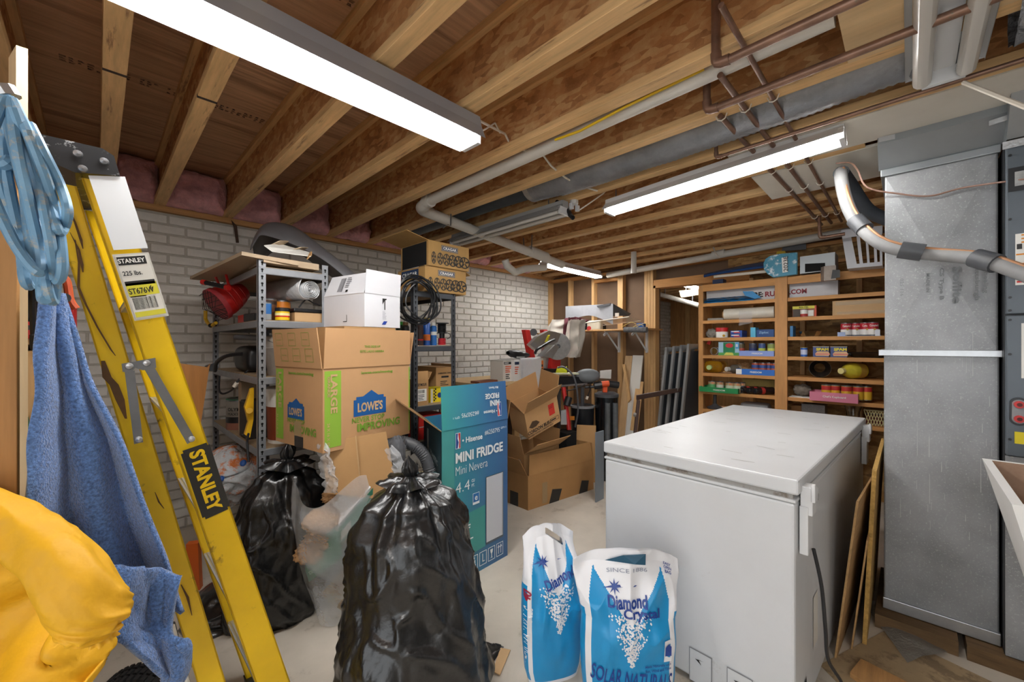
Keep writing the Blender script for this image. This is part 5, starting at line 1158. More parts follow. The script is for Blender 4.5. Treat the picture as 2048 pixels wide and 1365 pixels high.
tx = [('Diamond', -.01, .415, .042, .145, SN, 0, 1, .03), ('Crystal', .04, .375, .042, .135, SN, 0, 1, .03), ('SOLAR NATURALS', .0, .13, .065, .30, SN, -.12, 1, .01), ('SALT CRYSTALS', .02, .085, .034, .22, SN, -.12, 1, .03), ('Made Naturally with', .10, .205, .012, .10, SN, 0, 1, .01), ('Sun, Wind and Time', .10, .19, .012, .10, SN, 0, 1, .01), ('SINCE 1886', -.005, .525, .013, .15, flat('8d94a5'), 0, 1, 0), ('EASY', .155, .555, .010, .03, SN, -.06, 1, .02), ('OPEN', .155, .542, .010, .03, SN, -.06, 1, .02), ('BAG', .155, .529, .010, .025, SN, -.06, 1, .02), ('for', -.09, .055, .022, .03, SN, -.12, 1, .01)]
s1 = P(1262, 1390, Z=0)
t, mp = salt_bag('upright blue and white salt bag leaning on the freezer front', (1.43, .775, 0), -math.radians(49), .178, .085, .60, .03, 1.16, 1, tx)
part(t, 'recycling_label', MB().poly([mp(x, y) for x, y in ((.12, .225), (.15, .225), (.15, .31), (.12, .31))]), SW)
part(t, 'recycling_mark', MB().poly([mp(x, y) + V((-.001, -.001, .001)) for x, y in ((.123, .25), (.147, .25), (.147, .285), (.135, .295), (.123, .285))]), SN)
part(t, 'open_mouth', MB().poly([mp(x, y, .012) for x, y in ((-.085, .566), (.02, .556), (.062, .552), (.062, .592), (.02, .586), (-.02, .585))]), flat('17506b', .5))
tx2 = [('Diamond', .02, .415, .04, .14, SN, .3, 1, .03), ('SOLAR NATURALS', -.118, .20, .03, .26, SW, math.pi/2-.1, 1, .0), ('40', -.112, .37, .03, .04, flat('9a2340'), math.pi/2-.3, 1, .04)]
salt_bag('salt bag with a cut handle slot behind the upright salt bag', (1.35, 1.075, 0), -math.radians(30), .135, .085, .62, .05, .86, 2, tx2)

# ---------------------------------------------------------------- step ladder
YN, YFb, YFt = 1.5, 1.94, 1.88
def ledge(u0, u1): # edge line on the near ladder face given the image column at rows 1365 and 400
    a, b_ = P(u0, 1365, Y=YN), P(u1, 400, Y=YN); k = (b_.x-a.x)/(b_.z-a.z); return lambda z: a.x + (z-a.z)*k
RL, RR = ledge(509, 180), ledge(579, 250); QL, QR = ledge(392, 100), ledge(451, 163)
t = thing('step_ladder', 'yellow fibreglass step ladder folded and leaning at left', 'ladder', (RL(0), YN, 0))
def rail(nm, l, r, y0b, y0t, th, H, sgn):
    b = MB()
    A = [V((l(0), y0b, .01)), V((r(0), y0b, .01)), V((r(H), y0t, H)), V((l(H), y0t, H))]
    n = V((0, th, 0))
    if sgn: b.slab(A, .004)
    # channel: web plus two flanges
    fb = part(t, nm, MB().slab(A, .004), YEL)
    for e in (l, r):
        s = .004 if e is r else -.004
        part(fb, 'rail_flange', MB().add([V((e(0), y0b, .01)), V((e(0)-s, y0b, .01)), V((e(H)-s, y0t, H)), V((e(H), y0t, H)), V((e(0), y0b+th, .01)), V((e(0)-s, y0b+th, .01)), V((e(H)-s, y0t+th, H)), V((e(H), y0t+th, H))], [(0,1,2,3),(7,6,5,4),(0,4,5,1),(2,6,7,3),(0,3,7,4),(1,5,6,2)]), YEL)
    return fb
HT = 1.83
rail('front_rail', RL, RR, YN, YN+.02, .034, HT, 0); rail('rear_rail', QL, QR, YN+.02, YN+.04, .028, HT-.02, 0)
rail('front_rail', RL, RR, YFb, YFt, .03, HT, 0); rail('rear_rail', QL, QR, YFb-.02, YFt-.02, .028, HT-.02, 0)
for i in range(5):
    z = .30 + .305*i; x0, x1 = RL(z), RR(z)
    s = part(t, 'step', MB().box((x0+.005, YN+.03, z-.012), (x1-.006, YFb-.03*i/5, z)), ALU)
    part(s, 'step_grooves', MB().add([V((x0 + (x1-x0-.01)*(j+.2)/7 + d, y, z+.0015)) for j in range(7) for d, y in ((0, YN+.04), (.005, YN+.04), (.005, YFb-.03), (0, YFb-.03))], [(4*j, 4*j+1, 4*j+2, 4*j+3) for j in range(7)]), flat('8d8f92', .4))
    part(s, 'step_front', MB().box((x1-.012, YN+.03, z-.05), (x1-.006, YFb-.02*i/5, z)), ALU)
for z in (.45, .9, 1.35): part(t, 'rear_brace', MB().box((QL(z)+.004, YN+.04, z-.02), (QL(z)+.012, YFb-.04, z+.02)), STEEL)
cl, cr_ = ledge(395, 85), ledge(585, 255)
b = MB(); cap = [P(72, 266, Y=YN-.006), P(88, 318, Y=YN-.006), P(150, 345, Y=YN-.006), P(240, 352, Y=YN-.006), P(228, 312, Y=YN-.006), P(205, 297, Y=YN-.006)]
cp = part(t, 'top_cap', MB().slab(cap, .40), mat('cap_black', srgb('17181b'), .45, dirt=(30, srgb('c9cacc'), .66, .9)))
for (u, v) in ((155, 308), (208, 323), (165, 338)): part(cp, 'rivet', MB().lathe([(.010, 0), (.008, .005), (0, .007)], 12, P(u, v, Y=YN-.006), (0, -1, 0)), STEEL, 40)
for i, v in enumerate((735, 740)):
    pass
pl = [P(243, 728, Y=YN-.004), P(310, 716, Y=YN-.004), P(312, 736, Y=YN-.004), P(285, 741, Y=YN-.004), P(270, 736, Y=YN-.004), P(262, 745, Y=YN-.004), P(245, 744, Y=YN-.004)][::-1]
sp = part(t, 'spreader', MB().slab(pl, -.01), STEEL)
part(sp, 'spreader_bar', MB().slab([P(249, 742, Y=YN-.008), P(269, 742, Y=YN-.008), P(286, 884, Y=YN-.008), P(268, 888, Y=YN-.008)][::-1], -.008), STEEL)
part(sp, 'spreader_bar', MB().slab([P(288, 738, Y=YN-.008), P(308, 734, Y=YN-.008), P(390, 878, Y=YN-.008), P(374, 888, Y=YN-.008)][::-1], -.008), STEEL)
for u, v in ((258, 733), (293, 727), (277, 880), (383, 879)): part(sp, 'rivet', MB().lathe([(.009, 0), (.007, .004), (0, .006)], 12, P(u, v, Y=YN-.017), (0, -1, 0)), ALU, 40)
for y0, y1 in ((YN, YN+.05), (YFb-.02, YFb+.03)): part(t, 'rubber_foot', MB().obox((RL(0)-.005, y0, 0), (RR(0)-RL(0)+.01, 0, 0), (0, y1-y0, 0), (-.005, 0, .03)), BLK)
# labels on the near rail
ax_u = (V((RL(1.0), YN, 1.0)) - V((RL(0.5), YN, .5))).normalized(); ax_r = V((ax_u.z, 0, -ax_u.x))
L = Fr(t, V((RL(0), YN, 0)), ax_r, ax_u); L.e = .002
rw = (RR(0)-RL(0))*ax_r.x
zz = lambda v, u: (P(u, v, Y=YN) - L.o).dot(ax_u)
L.patch(.012, zz(500, 240), rw-.006, zz(352, 190), mat('white_panel', srgb('dfe2e4'), .5, bump=(40, .1, .002)), 'white_panel')
y0, y1 = zz(640, 285), zz(508, 250)
L.patch(.006, y0, rw-.008, y1, flat('c9c6bb', .6), 'rating_label'); L.patch(.010, y0+.004, rw-.012, y1-.004, flat('d9d6cc', .6), 'label_face', .0004)
L.patch(.012, y1-.03, rw-.018, y1-.008, INK, 'logo_plate', .0008); L.text('STANLEY', rw/2-.004, y1-.025, .012, PAPER, w=rw*.62, al='c', e=.0015)
L.text('225 lbs.', .014, y1-.058, .012, INK, w=rw*.45, e=.0012); L.patch(.012, y1-.085, rw-.014, y1-.073, INK, 'label_bar', .0008); L.text('6', rw*.66, y1-.1, .011, INK, e=.0012); L.lines(.014, y1-.09, rw*.45, 3, .011, flat('6a675f')); 
L.patch(.012, y0+.065, rw-.012, y0+.10, flat('d8cf3a'), 'yellow_block', .0008); L.text('ST676W', .014, y0+.07, .016, INK, w=rw*.6, e=.0016); L.bars(.016, y0+.028, rw-.022, y0+.06, INK, 20); L.patch(.012, y0+.008, rw-.012, y0+.022, flat('d8cf3a'), 'yellow_block', .0008)
y0, y1 = zz(1035, 420), zz(895, 385)
L.poly([(.008, y0+.008), (.014, y0+.008), (.014, y0), (rw-.016, y0), (rw-.016, y0+.008), (rw-.010, y0+.008), (rw-.010, y1-.008), (rw-.016, y1-.008), (rw-.016, y1), (.014, y1), (.014, y1-.008), (.008, y1-.008)], mat('logo_black', srgb('24231f'), .5), 'logo_plate')
L.text('STANLEY', rw*.28, y1-.012, rw*.42, YEL, w=(y1-y0)-.026, rot=-math.pi/2, bold=.04, e=.0016)

def rear(u, v):
    z = P(u, v, Y=YN+.03).z; return P(u, v, Y=YN+.0175+.02*z/(HT-.02))
STK = mat('brown_paint', srgb('5c3d14'), .6, var=(20, .3))
rr = random.Random(4)
for path, w_ in ((((128, 395), (150, 445), (162, 480), (166, 498)), 3.5), (((140, 465), (158, 500), (164, 530), (166, 545)), 2.5), (((150, 480), (158, 525), (157, 575), (172, 610), (195, 655), (222, 700), (231, 712)), 3), (((206, 722), (214, 755), (228, 770), (240, 800), (252, 838)), 8), (((310, 985), (318, 1005), (328, 1018)), 2), (((362, 1170), (375, 1195), (384, 1232)), 2.5)):
    b = MB(); n_ = len(path); ed = []
    for i, (u, v) in enumerate(path):
        k = w_*rr.uniform(.6, 1.3)*(.4 if i in (0, n_-1) else 1); ed.append((rear(u-k, v), rear(u+k, v)))
    for (a, b_), (c, d) in zip(ed, ed[1:]): b.poly([a, c, d, b_])
    part(t, 'paint_streak', b, STK)
# ---------------------------------------------------------------- workbench corner
t = thing('workbench', 'pale wooden workbench against the white wall behind the blue carton', 'bench', (2.9, 3.2, 0))
BT = 1.045
part(t, 'bench_top', MB().box((2.40, 2.70, BT-.03), (3.62, 3.45, BT)), mat('bench_ply', srgb('d0b184'), .7, var=(6, .15, 5)))
for x in (2.45, 3.5):
    for y in (2.95, 3.38): part(t, 'leg', MB().box((x, y, 0), (x+.089, y+.04, BT-.03)), STUD)
part(t, 'back_panel', MB().box((2.45, 3.42, .3), (3.6, 3.44, BT-.03)), flat('4a3527', .8))
part(t, 'end_panel', MB().box((3.58, 2.72, .6), (3.61, 3.0, BT-.03)), STUD)
solo('wood_offcut', MB().obox((2.42, 2.78, BT), (.26, .03, 0), (0, .12, 0), (0, 0, .02)), flat('7d4a33', .7), 'reddish wood offcut on the left end of the workbench', 'wood')
def Q(u, v, Y, z=None):
    p = P(u, v, Y=Y)
    if z is not None: p.z = z
    return p
# tool boxes under a plastic bag
po = Q(1006, 759, 2.78, BT)
t, F, _ = carton('tool_box_carton', 'white and orange tool carton at the workbench left end', po, (.145, 0, 0), (0, .18, 0), .20, m=flat('cfcac2', .5), closed=True)
f = F['front']; OR = flat('d9582a', .5)
f.patch(.012, .165, .12, .188, INK, 'logo_plate'); f.lines(.02, .181, .09, 1, .01, PAPER, .7); f.lines(.03, .15, .09, 4, .018, OR, .55); f.lines(.035, .07, .07, 3, .018, INK, .5)
po = Q(1028, 762, 2.74, BT)
t, F, _ = carton('tool_box_carton', 'wide white tool carton covered by the clear plastic bag', po, (.44, 0, 0), (0, .2, 0), .215, m=flat('e2e0de', .5), closed=True)
F['front'].patch(.01, .16, .07, .188, flat('20304f'), 'logo_plate'); F['front'].lines(.01, .14, .06, 4, .02, OR, .5); F['front'].poly([(.22+.03*math.cos(a), .16+.03*math.sin(a)) for a in [i*.42 for i in range(15)]], flat('e2a38e'), 'round_logo')
F['front'].patch(.395, .02, .44, .19, flat('e07426'), 'orange_end'); F['front'].many([(.405, .05, .43, .065), (.405, .08, .43, .11), (.405, .125, .43, .15)], INK, 'dark_print', .0008)
part(t, 'grip_logo', MB().poly([F['front'].at(x, y, .001) for x, y in ((.105, .02), (.13, .02), (.13, .15), (.105, .15))]), INK)
bo_ = po + V((.06, -.012, 0))
sh = solo('plastic_sheet', MB().grid(40, 36, lambda u, v: bo_ + V((.315*u, -.02 - .05*max(0, v-.4)*(1+.6*math.sin(u*17)) + .2*max(0, .18-v)/.18, .222 - (.42*(v-.18)/.82 if v > .18 else 0) + .004*noise.noise(V((u*9, v*9, 0)))))), mat('milky_film', srgb('e3e3e8'), .3, alpha=.62, bump=(14, .6, .02)), 'milky plastic bag hanging over the white tool cartons', 'bag', smooth=2)
t = thing('dust_bag', 'black fabric dust bag lying on the white tool carton', 'bag', Q(1040, 718, 2.76))
db = Q(1038, 712, 2.82)
part(t, 'fabric_pouch', MB().grid(36, 24, lambda u, v: db + V((.16*(v-.5)*2, 0, .0)) + V((0, math.cos(u*6.283)*.06, math.sin(u*6.283)*.045))*(math.sin(max(.03, v)*math.pi)**.4)*(1.1-.45*v) + V((0, 0, .03*(1-v)+.008*noise.noise(V((u*6, v*8, 2))))), wrap=True), BLK, 2)
part(t, 'label_tag', MB().slab([db + V((-.1, -.062, -.025)), db + V((.02, -.062, -.03)), db + V((.02, -.062, -.008)), db + V((-.1, -.062, -.003))], .002), flat('8b8b88'))
# mitre saw
mc = Q(1115, 693, 2.88)
t = thing('mitre_saw', 'grey mitre saw with a round blade guard on the workbench', 'saw', V((mc.x, mc.y, BT)))
fw = V((-.55, -.83, 0)).normalized()
part(t, 'blade_guard', MB().lathe([(.155, -.03), (.158, 0), (.14, .006), (.05, .01), (0, .012)], 40, mc, fw), mat('guard_clear', srgb('c9cac9'), .25, .1, var=(18, .3)), 30)
part(t, 'blade', MB().lathe([(.151, .008), (.151, .010), (.10, .012), (.03, .014)], 40, mc, fw), mat('blade_steel', srgb('b5b3b1'), .3, .7, var=(25, .2)), 30)
part(t, 'arbor', MB().cyl(mc, mc + fw*.03, .025, 16), GREYD, 30)
part(t, 'upper_guard', MB().slab([Q(1060, 690, 2.82), Q(1075, 674, 2.82), Q(1098, 662, 2.82), Q(1110, 664, 2.82), Q(1122, 668, 2.82), Q(1115, 685, 2.82), Q(1100, 690, 2.82), Q(1072, 700, 2.82)][::-1], .05), ALU)
part(t, 'yellow_badge', MB().slab([Q(1089, 685, 2.76), Q(1094, 683, 2.76), Q(1099, 670, 2.76), Q(1095, 671, 2.76)][::-1], .01), flat('d9cf30'))
part(t, 'motor', MB().slab([Q(1073, 713, 2.74), Q(1092, 716, 2.74), Q(1106, 693, 2.74), Q(1097, 690, 2.74)][::-1], .09), ALU)
part(t, 'handle', MB().tube(smooth_path([Q(1070, 708, 2.70), Q(1074, 700, 2.70), Q(1085, 693, 2.70), Q(1098, 685, 2.70), Q(1109, 680, 2.72)]), .014, 8), BLK, 30)
part(t, 'base', MB().box((mc.x-.1, mc.y-.02, BT), (mc.x+.12, mc.y+.28, BT+.08)), BLK)
part(t, 'pivot_column', MB().cyl((mc.x, mc.y+.2, BT+.05), (mc.x-.02, mc.y+.16, mc.z), .05, 14), ALU, 30)
# red jack stand frame behind the saw
t = thing('floor_jack', 'red steel frame posts rising behind the mitre saw', 'frame', (3.3, 3.5, 0))
for (u0, v0, u1, v1) in ((1050, 660, 1066, 715), (1086, 660, 1104, 735)):
    a, b_ = P(u0+5, v0, Y=3.1), P(u1, v1, Y=3.1); a2 = a + (b_-a)*4.4; a2.z = max(BT+.0, a2.z)
    k = (BT + .001 - a.z)/(b_.z - a.z); b2 = a + (b_-a)*k
    part(t, 'post', MB().obox(b2 - V((.04, 0, 0)), (.08, 0, 0), (0, .06, 0), a - b2), RED, bevel=.004)
part(t, 'red_base', MB().obox(Q(1103, 755, 2.96, BT+.001), (.17, 0, 0), (0, .12, 0), (.02, 0, .28)), RED, bevel=.01)
part(t, 'caster', MB().cyl(Q(1067, 665, 3.08), Q(1067, 665, 3.12), .042, 16), GREYD, 30)
part(t, 'cross_bar', MB().cyl(Q(1075, 668, 3.12), Q(1090, 667, 3.12), .01, 8), flat('8d6f45'), 30)
# canvas and plum cloth bundle hanging off the shelf
cc = P(1125, 660, X=4.1)
t = thing('cloth_bundle', 'off-white canvas and plum cloth bundle draped at the wall shelf end', 'cloth', P(1130, 720, X=4.1))
def clothf(top, bot, wd, dp, seed):
    return lambda u, v: V(top).lerp(V(bot), v) + V((0, math.cos(u*6.283)*wd*(1-.35*v+.25*math.sin(v*3)), 0)) + V((math.sin(u*6.283)*dp, 0, 0)) + V((.035, .04, .02))*noise.noise(V((math.cos(u*6.283)*1.8, math.sin(u*6.283)*1.8, v*3+seed))) + V((-.02, .02, 0))*math.sin(u*31+seed+v*3)
part(t, 'canvas', MB().grid(60, 26, clothf(P(1128, 640, X=4.2), P(1112, 678, X=4.12), .17, .1, 1), wrap=True), CANVAS, 2)
part(t, 'plum_cloth', MB().grid(40, 30, clothf(P(1146, 636, X=4.1), P(1140, 690, X=4.1), .08, .08, 5), wrap=True), PLUM, 2)
part(t, 'canvas_tail', MB().grid(40, 30, clothf(P(1154, 640, X=4.05), P(1145, 715, X=4.05), .085, .08, 9), wrap=True), CANVAS, 2)
part(t, 'cloth_on_shelf', MB().grid(24, 14, lambda u, v: V((4.2 + .4*u, 3.36 - .22*v, 1.60 + .03*(1-u) + .02*noise.noise(V((u*6, v*6, 3)))))), PLUM, 2)
part(t, 'plum_corner', MB().slab([P(1150, 634, X=4.15), P(1180, 641, X=4.2), P(1170, 646, X=4.2), P(1154, 648, X=4.15)], .02), PLUM)
# wall shelf on brackets
t = thing('wall_shelf', 'wooden shelf board on white brackets screwed to the studs', 'shelf', (4.65, 2.7, 1.58))
part(t, 'shelf_board', MB().box((4.45, 2.15, 1.575), (4.83, 3.35, 1.593)), LUMX)
for y, u in ((2.73, 1240), (2.345, 1297)):
    br = part(t, 'bracket', MB().box((4.80, y-.012, 1.30), (4.83, y+.012, 1.575)).box((4.46, y-.01, 1.56), (4.82, y+.01, 1.575)), ENAMEL)
    part(br, 'brace', MB().cyl((4.5, y, 1.56), (4.81, y, 1.32), .011, 8), ENAMEL, 30)
    part(br, 'hook', MB().tube(smooth_path([(4.5, y, 1.56), (4.47, y+.02, 1.53), (4.5, y+.03, 1.515), (4.53, y+.02, 1.54)]), .008, 6), ENAMEL)
def Sx(u, v, X=4.45): return P(u, v, X=X)
t = thing('plastic_fairing', 'grey moulded plastic fairing lying on the wall shelf', 'fairing', Sx(1190, 640))
part(t, 'curved_face', MB().grid(30, 8, lambda u, v: Sx(1131 + 95*u, 613 - 5*u + (9 + 15*(1-abs(2*u-1)**2.2*.0) - 12*math.sin(u*math.pi))*v*1.0 + (22*v*u if u > .5 else 11*v)*.8, 4.40 + .05*math.sin(u*3.1))), mat('silver_plastic', srgb('a9abb0'), .35, .15, var=(5, .15)), 2)
part(t, 'side_panel', MB().slab([Sx(1226, 608, 4.42), Sx(1214, 633, 4.42), Sx(1258, 632, 4.7), Sx(1262, 628, 4.75)], .01), GREYD)
part(t, 'bracket_tabs', MB().slab([Sx(1195, 612, 4.42), Sx(1222, 607, 4.42), Sx(1222, 611, 4.42), Sx(1197, 616, 4.42)], .02), GREYD)
solo('black_crate', MB().box((4.5, 2.9, 1.594), (4.78, 3.3, 1.70)), BLK, 'black plastic bin on the wall shelf under the fairing', 'bin', bevel=.01)
t = thing('wire_shelving', 'white wire closet shelf section lying on the wall shelf', 'wire shelf', Sx(1220, 650))
a0, a1, a2 = Sx(1158, 648, 4.40), Sx(1258, 634, 4.40), Sx(1282, 642, 4.72)
g = MB(); g.tube([a0, a1], .006, 6); g.tube([a0 + (a2-a1)*.9, a2], .005, 6)
part(t, 'front_rail', g, WIRE)
for i in range(28): part(t, 'wire', MB().cyl(a0.lerp(a1, .35+.65*i/27), a0.lerp(a1, .35+.65*i/27) + (a2-a1)*.95, .0028, 5), WIRE)
part(t, 'clip', MB().obox(Sx(1230, 634, 4.395), (0, -.05, 0), (.01, 0, 0), (0, 0, .045)), WIRE)
t = thing('plastic_jug', 'cream plastic jug with a red mark hanging on the shelf edge', 'jug', Sx(1190, 662))
part(t, 'jug_body', MB().obox(Sx(1173, 662, 4.40), (0, -.20, .0), (.08, 0, 0), (.0, -.0, .13)), mat('cream_plastic', srgb('d5cbb4'), .5, var=(7, .1)), bevel=.02)
part(t, 'red_cap', MB().cyl(Sx(1178, 657, 4.40), Sx(1178, 657, 4.385), .028, 14), RED, 30)
part(t, 'strap', MB().tube(smooth_path([Sx(1170, 650, 4.4), Sx(1167, 665, 4.39), Sx(1168, 680, 4.39), Sx(1163, 687, 4.39)]), .008, 6), WIRE)
t = thing('paint_roller', 'grey fuzzy paint roller on a pole along the shelf edge', 'roller', Sx(1270, 660))
part(t, 'roller_sleeve', MB().cyl(Sx(1249, 660, 4.38), Sx(1294, 660, 4.38), .032, 16), mat('fuzzy_grey', srgb('6a6a6c'), .95, var=(30, .4), bump=(60, 1, .01)), 30)
part(t, 'pole', MB().cyl(Sx(1153, 663, 4.4), Sx(1249, 660, 4.39), .013, 10), LUMX, 30)
for i, (u, v) in enumerate(((1262, 648), (1278, 652), (1288, 650))): part(t, 'yellow_wire', MB().tube(smooth_path([Sx(u-18, v+6, 4.42), Sx(u, v-3, 4.42), Sx(u+10, v+1, 4.44)]), .004, 5), flat('d9c070'))
solo('blue_box', MB().obox(Sx(1273, 655, 4.6), (0, -.09, 0), (.06, 0, 0), (0, 0, .05)), flat('2a62b0'), 'tiny blue box at the right end of the wall shelf', 'box')
# tools on a stand below the shelf
t = thing('table_saw', 'long black and grey bench tool on a stand right of the workbench', 'saw', (3.9, 2.8, 0))
zt = .98
pa = P(1100, 770, D=4.15)
part(t, 'long_rail', MB().obox(P(1104, 770, D=4.1), P(1186, 768, D=4.35) - P(1104, 770, D=4.1), (.12, .12, 0), (0, 0, .075)), BLK, bevel=.004)
part(t, 'light_strip', MB().obox(P(1104, 751, D=4.09), P(1180, 749, D=4.34) - P(1104, 751, D=4.09), (.1, .1, 0), (0, 0, .014)), flat('c8c8a8'))
part(t, 'lower_rail', MB().obox(P(1110, 775, D=4.1), P(1175, 770, D=4.3) - P(1110, 775, D=4.1), (.1, .1, 0), (0, 0, .018)), ALU)
part(t, 'motor_housing', MB().grid(30, 20, lambda u, v: P(1176, 752, D=4.3) + V((.60, -.61, 0))*(.15*(v-.5)*2) + V((.4, .4, .0))*.12*math.cos(u*6.283)*math.sin(max(.05, v)*math.pi)**.4 + V((0, 0, .075*math.sin(u*6.283)*math.sin(max(.05, v)*math.pi)**.4)), wrap=True), mat('housing_grey', srgb('6d7275'), .55, var=(9, .15)), 2)
for u in (1118, 1165): part(t, 'stand_leg', MB().cyl(P(u, 775, D=4.3), V((P(u, 775, D=4.3).x, P(u, 775, D=4.3).y, 0)), .02, 8), GREYD, 30)
part(t, 'cable', MB().tube(smooth_path([P(1115, 736, D=4.0), P(1128, 735, D=4.0), P(1145, 750, D=3.98), P(1153, 775, D=3.96), P(1156, 820, D=3.96), P(1150, 855, D=3.96)]), .009, 8), GREYD, 30)
part(t, 'cable', MB().tube(smooth_path([P(1112, 778, D=4.1), P(1140, 781, D=4.1), P(1170, 770, D=4.15)]), .006, 6), BLK)
part(t, 'plug_cord', MB().tube(smooth_path([P(1180, 768, D=4.2), P(1180, 780, D=4.2), P(1176, 792, D=4.2), P(1174, 799, D=4.2)]), .006, 6), BLK)
part(t, 'plug', MB().cyl(P(1175, 793, D=4.2), P(1173, 799, D=4.2), .014, 8), WIRE, 30)
part(t, 'yellow_tag', MB().slab([P(1112, 746, D=4.08), P(1134, 746, D=4.12), P(1134, 733, D=4.12), P(1129, 738, D=4.12), P(1116, 733, D=4.08)], .01), flat('d9e02a'))
solo('manual_booklet', MB().slab([P(1201, 757, D=4.4), P(1222, 758, D=4.5), P(1223, 740, D=4.5), P(1201, 742, D=4.4)], .01), PAPER, 'white booklet standing behind the grey motor housing', 'booklet')
t = thing('nail_gun', 'orange and black power tool on the black heater', 'tool', P(1220, 790, D=4.25))
part(t, 'orange_body', MB().cyl(P(1203, 769, D=4.25), P(1218, 768, D=4.25), .032, 14), flat('d8511f', .45), 30)
part(t, 'orange_grip', MB().obox(P(1206, 786, D=4.25), P(1215, 786, D=4.25) - P(1206, 786, D=4.25), (.03, .03, 0), (0, 0, .08)), flat('d8511f', .45), bevel=.006)
part(t, 'black_barrel', MB().cyl(P(1218, 768, D=4.25), P(1237, 771, D=4.25), .036, 14), BLK, 30)
part(t, 'black_rear', MB().cyl(P(1188, 772, D=4.25), P(1203, 770, D=4.25), .04, 10), BLK, 30)
part(t, 'lever', MB().cyl(P(1170, 775, D=4.25), P(1190, 774, D=4.25), .014, 8), BLK, 30)
# tower heater and bin
hb = P(1213, 900, D=4.3); hb.z = 0
t = thing('tower_heater', 'black tower heater with clear front columns before the framed wall', 'heater', hb)
zt = P(1213, 790, D=4.3).z
def tow(r0, r1, z0, z1): return MB().lathe([(r0, z0), ((r0+r1)/2*.96, (z0+z1)/2), (r1, z1)], 28, hb)
part(t, 'tower_body', MB().lathe([(.15, 0), (.15, .05), (.115, .10), (.112, .4), (.122, zt-.05), (.125, zt)], 30, hb), BLKG, 30)
part(t, 'top_panel', MB().lathe([(.126, zt-.02), (.126, zt+.01), (.09, zt+.03), (0, zt+.03)], 30, hb), GREYD, 30)
for i, dx in enumerate((-.045, .035)):
    p = hb + V((-.06, -.10, 0)) + V((.69, -.72, 0))*dx
    part(t, 'heat_column', MB().cyl(p + V((0, 0, .25)), p + V((0, 0, zt-.07)), .028, 14), mat('smoked_glass', srgb('6c7073'), .12, .3, var=(6, .4)), 30)
tb = P(1165, 900, D=4.35); tb.z = 0
t = thing('waste_bin', 'black plastic waste bin with rounded top left of the heater', 'bin', tb)
zb = P(1165, 812, D=4.35).z
part(t, 'bin_body', MB().lathe([(.10, 0), (.125, zb-.02), (.128, zb), (.12, zb)], 28, tb), mat('bin_navy', srgb('15181d'), .35), 30)
part(t, 'lid_rim', MB().lathe([(.129, zb-.015), (.131, zb+.004), (.118, zb+.01)], 28, tb, caps=False), GREY, 30)
part(t, 'orange_tag', MB().slab([P(1136, 841, D=4.2), P(1149, 841, D=4.2), P(1149, 833, D=4.2), P(1136, 833, D=4.2)], .004), flat('e08a1e'))
t = thing('tool_stand', 'red and black folding tool stand left of the waste bin', 'frame', P(1132, 880, D=4.0))
part(t, 'red_tube', MB().cyl(P(1138, 860, D=4.0), P(1127, 775, D=4.05), .022, 10), RED, 30)
part(t, 'red_tube', MB().cyl(P(1138, 850, D=4.02), P(1130, 800, D=4.02), .018, 10), RED, 30)
part(t, 'grey_bracket', MB().slab([P(1122, 850, D=3.95), P(1134, 850, D=3.95), P(1132, 820, D=3.95), P(1122, 822, D=3.95)], .03), ALU)
part(t, 'black_joint', MB().cyl(P(1133, 812, D=3.98), P(1138, 795, D=4.0), .035, 10), BLK, 30)
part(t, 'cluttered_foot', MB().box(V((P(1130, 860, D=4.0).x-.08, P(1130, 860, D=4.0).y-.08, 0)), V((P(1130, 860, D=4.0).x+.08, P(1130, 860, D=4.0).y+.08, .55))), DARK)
# lumber leaning on the framed wall
def plank(label, u0, u1, vt, m, xt=4.79, xb=4.55, name='lumber_board', th=.018):
    y0, y1 = P(u0, vt, X=xt).y, P(u1, vt, X=xt).y; z = P(u0, vt, X=xt).z
    solo(name, MB().obox((xb, y1, 0), (0, y0-y1, 0), (-th, 0, 0), (xt-xb, 0, z)), m, label, 'board', 'boards leaning at the framed wall')
plank('wide tan board leaning between two studs', 1252, 1266, 712, mat('tan_board', srgb('c8a578'), .7, var=(6, .15), stretch=(5, 5, .6)))
plank('tall white painted board leaning beside the tan board', 1267, 1287, 711, flat('d8d5cd', .6), 4.78, 4.52)
plank('short pine board leaning in front of the white board', 1274, 1288, 763, STUD, 4.72, 4.46)
plank('low white board at the foot of the leaning boards', 1262, 1278, 808, flat('d0cfca', .6), 4.66, 4.44)
t = solo('lumber_board', MB().slab([P(1247, 730, X=4.7), P(1252, 730, X=4.7), P(1263, 800, X=4.6), P(1258, 806, X=4.6)], .03), STUD, 'narrow brown strip slanting across the tan board', 'board')
# brown metal bed rail
BRN = mat('brown_metal', srgb('54413b'), .5, .3, var=(10, .15))
t = thing('bed_frame', 'brown metal bed rail frame standing before the doorway', 'frame', P(1275, 860, D=3.9))
a, b_ = P(1274, 801, D=3.75), P(1364, 784, D=4.2)
part(t, 'top_rail', MB().obox(a, b_-a, (.02, .02, 0), (0, 0, .045)), BRN, bevel=.003)
part(t, 'leg', MB().obox(P(1268, 870, D=3.75), P(1274, 870, D=3.75) - P(1268, 870, D=3.75), (.02, .02, 0), P(1275, 801, D=3.75) - P(1268, 870, D=3.75)), BRN, bevel=.003)
part(t, 'foot', MB().obox(V((P(1268, 870, D=3.75).x, P(1268, 870, D=3.75).y, 0)), (.03, 0, 0), (0, .03, 0), (0, 0, P(1268, 870, D=3.75).z)), BRN)
part(t, 'clip', MB().cyl(P(1269, 832, D=3.72), P(1270, 828, D=3.7), .014, 8), ALU, 30)
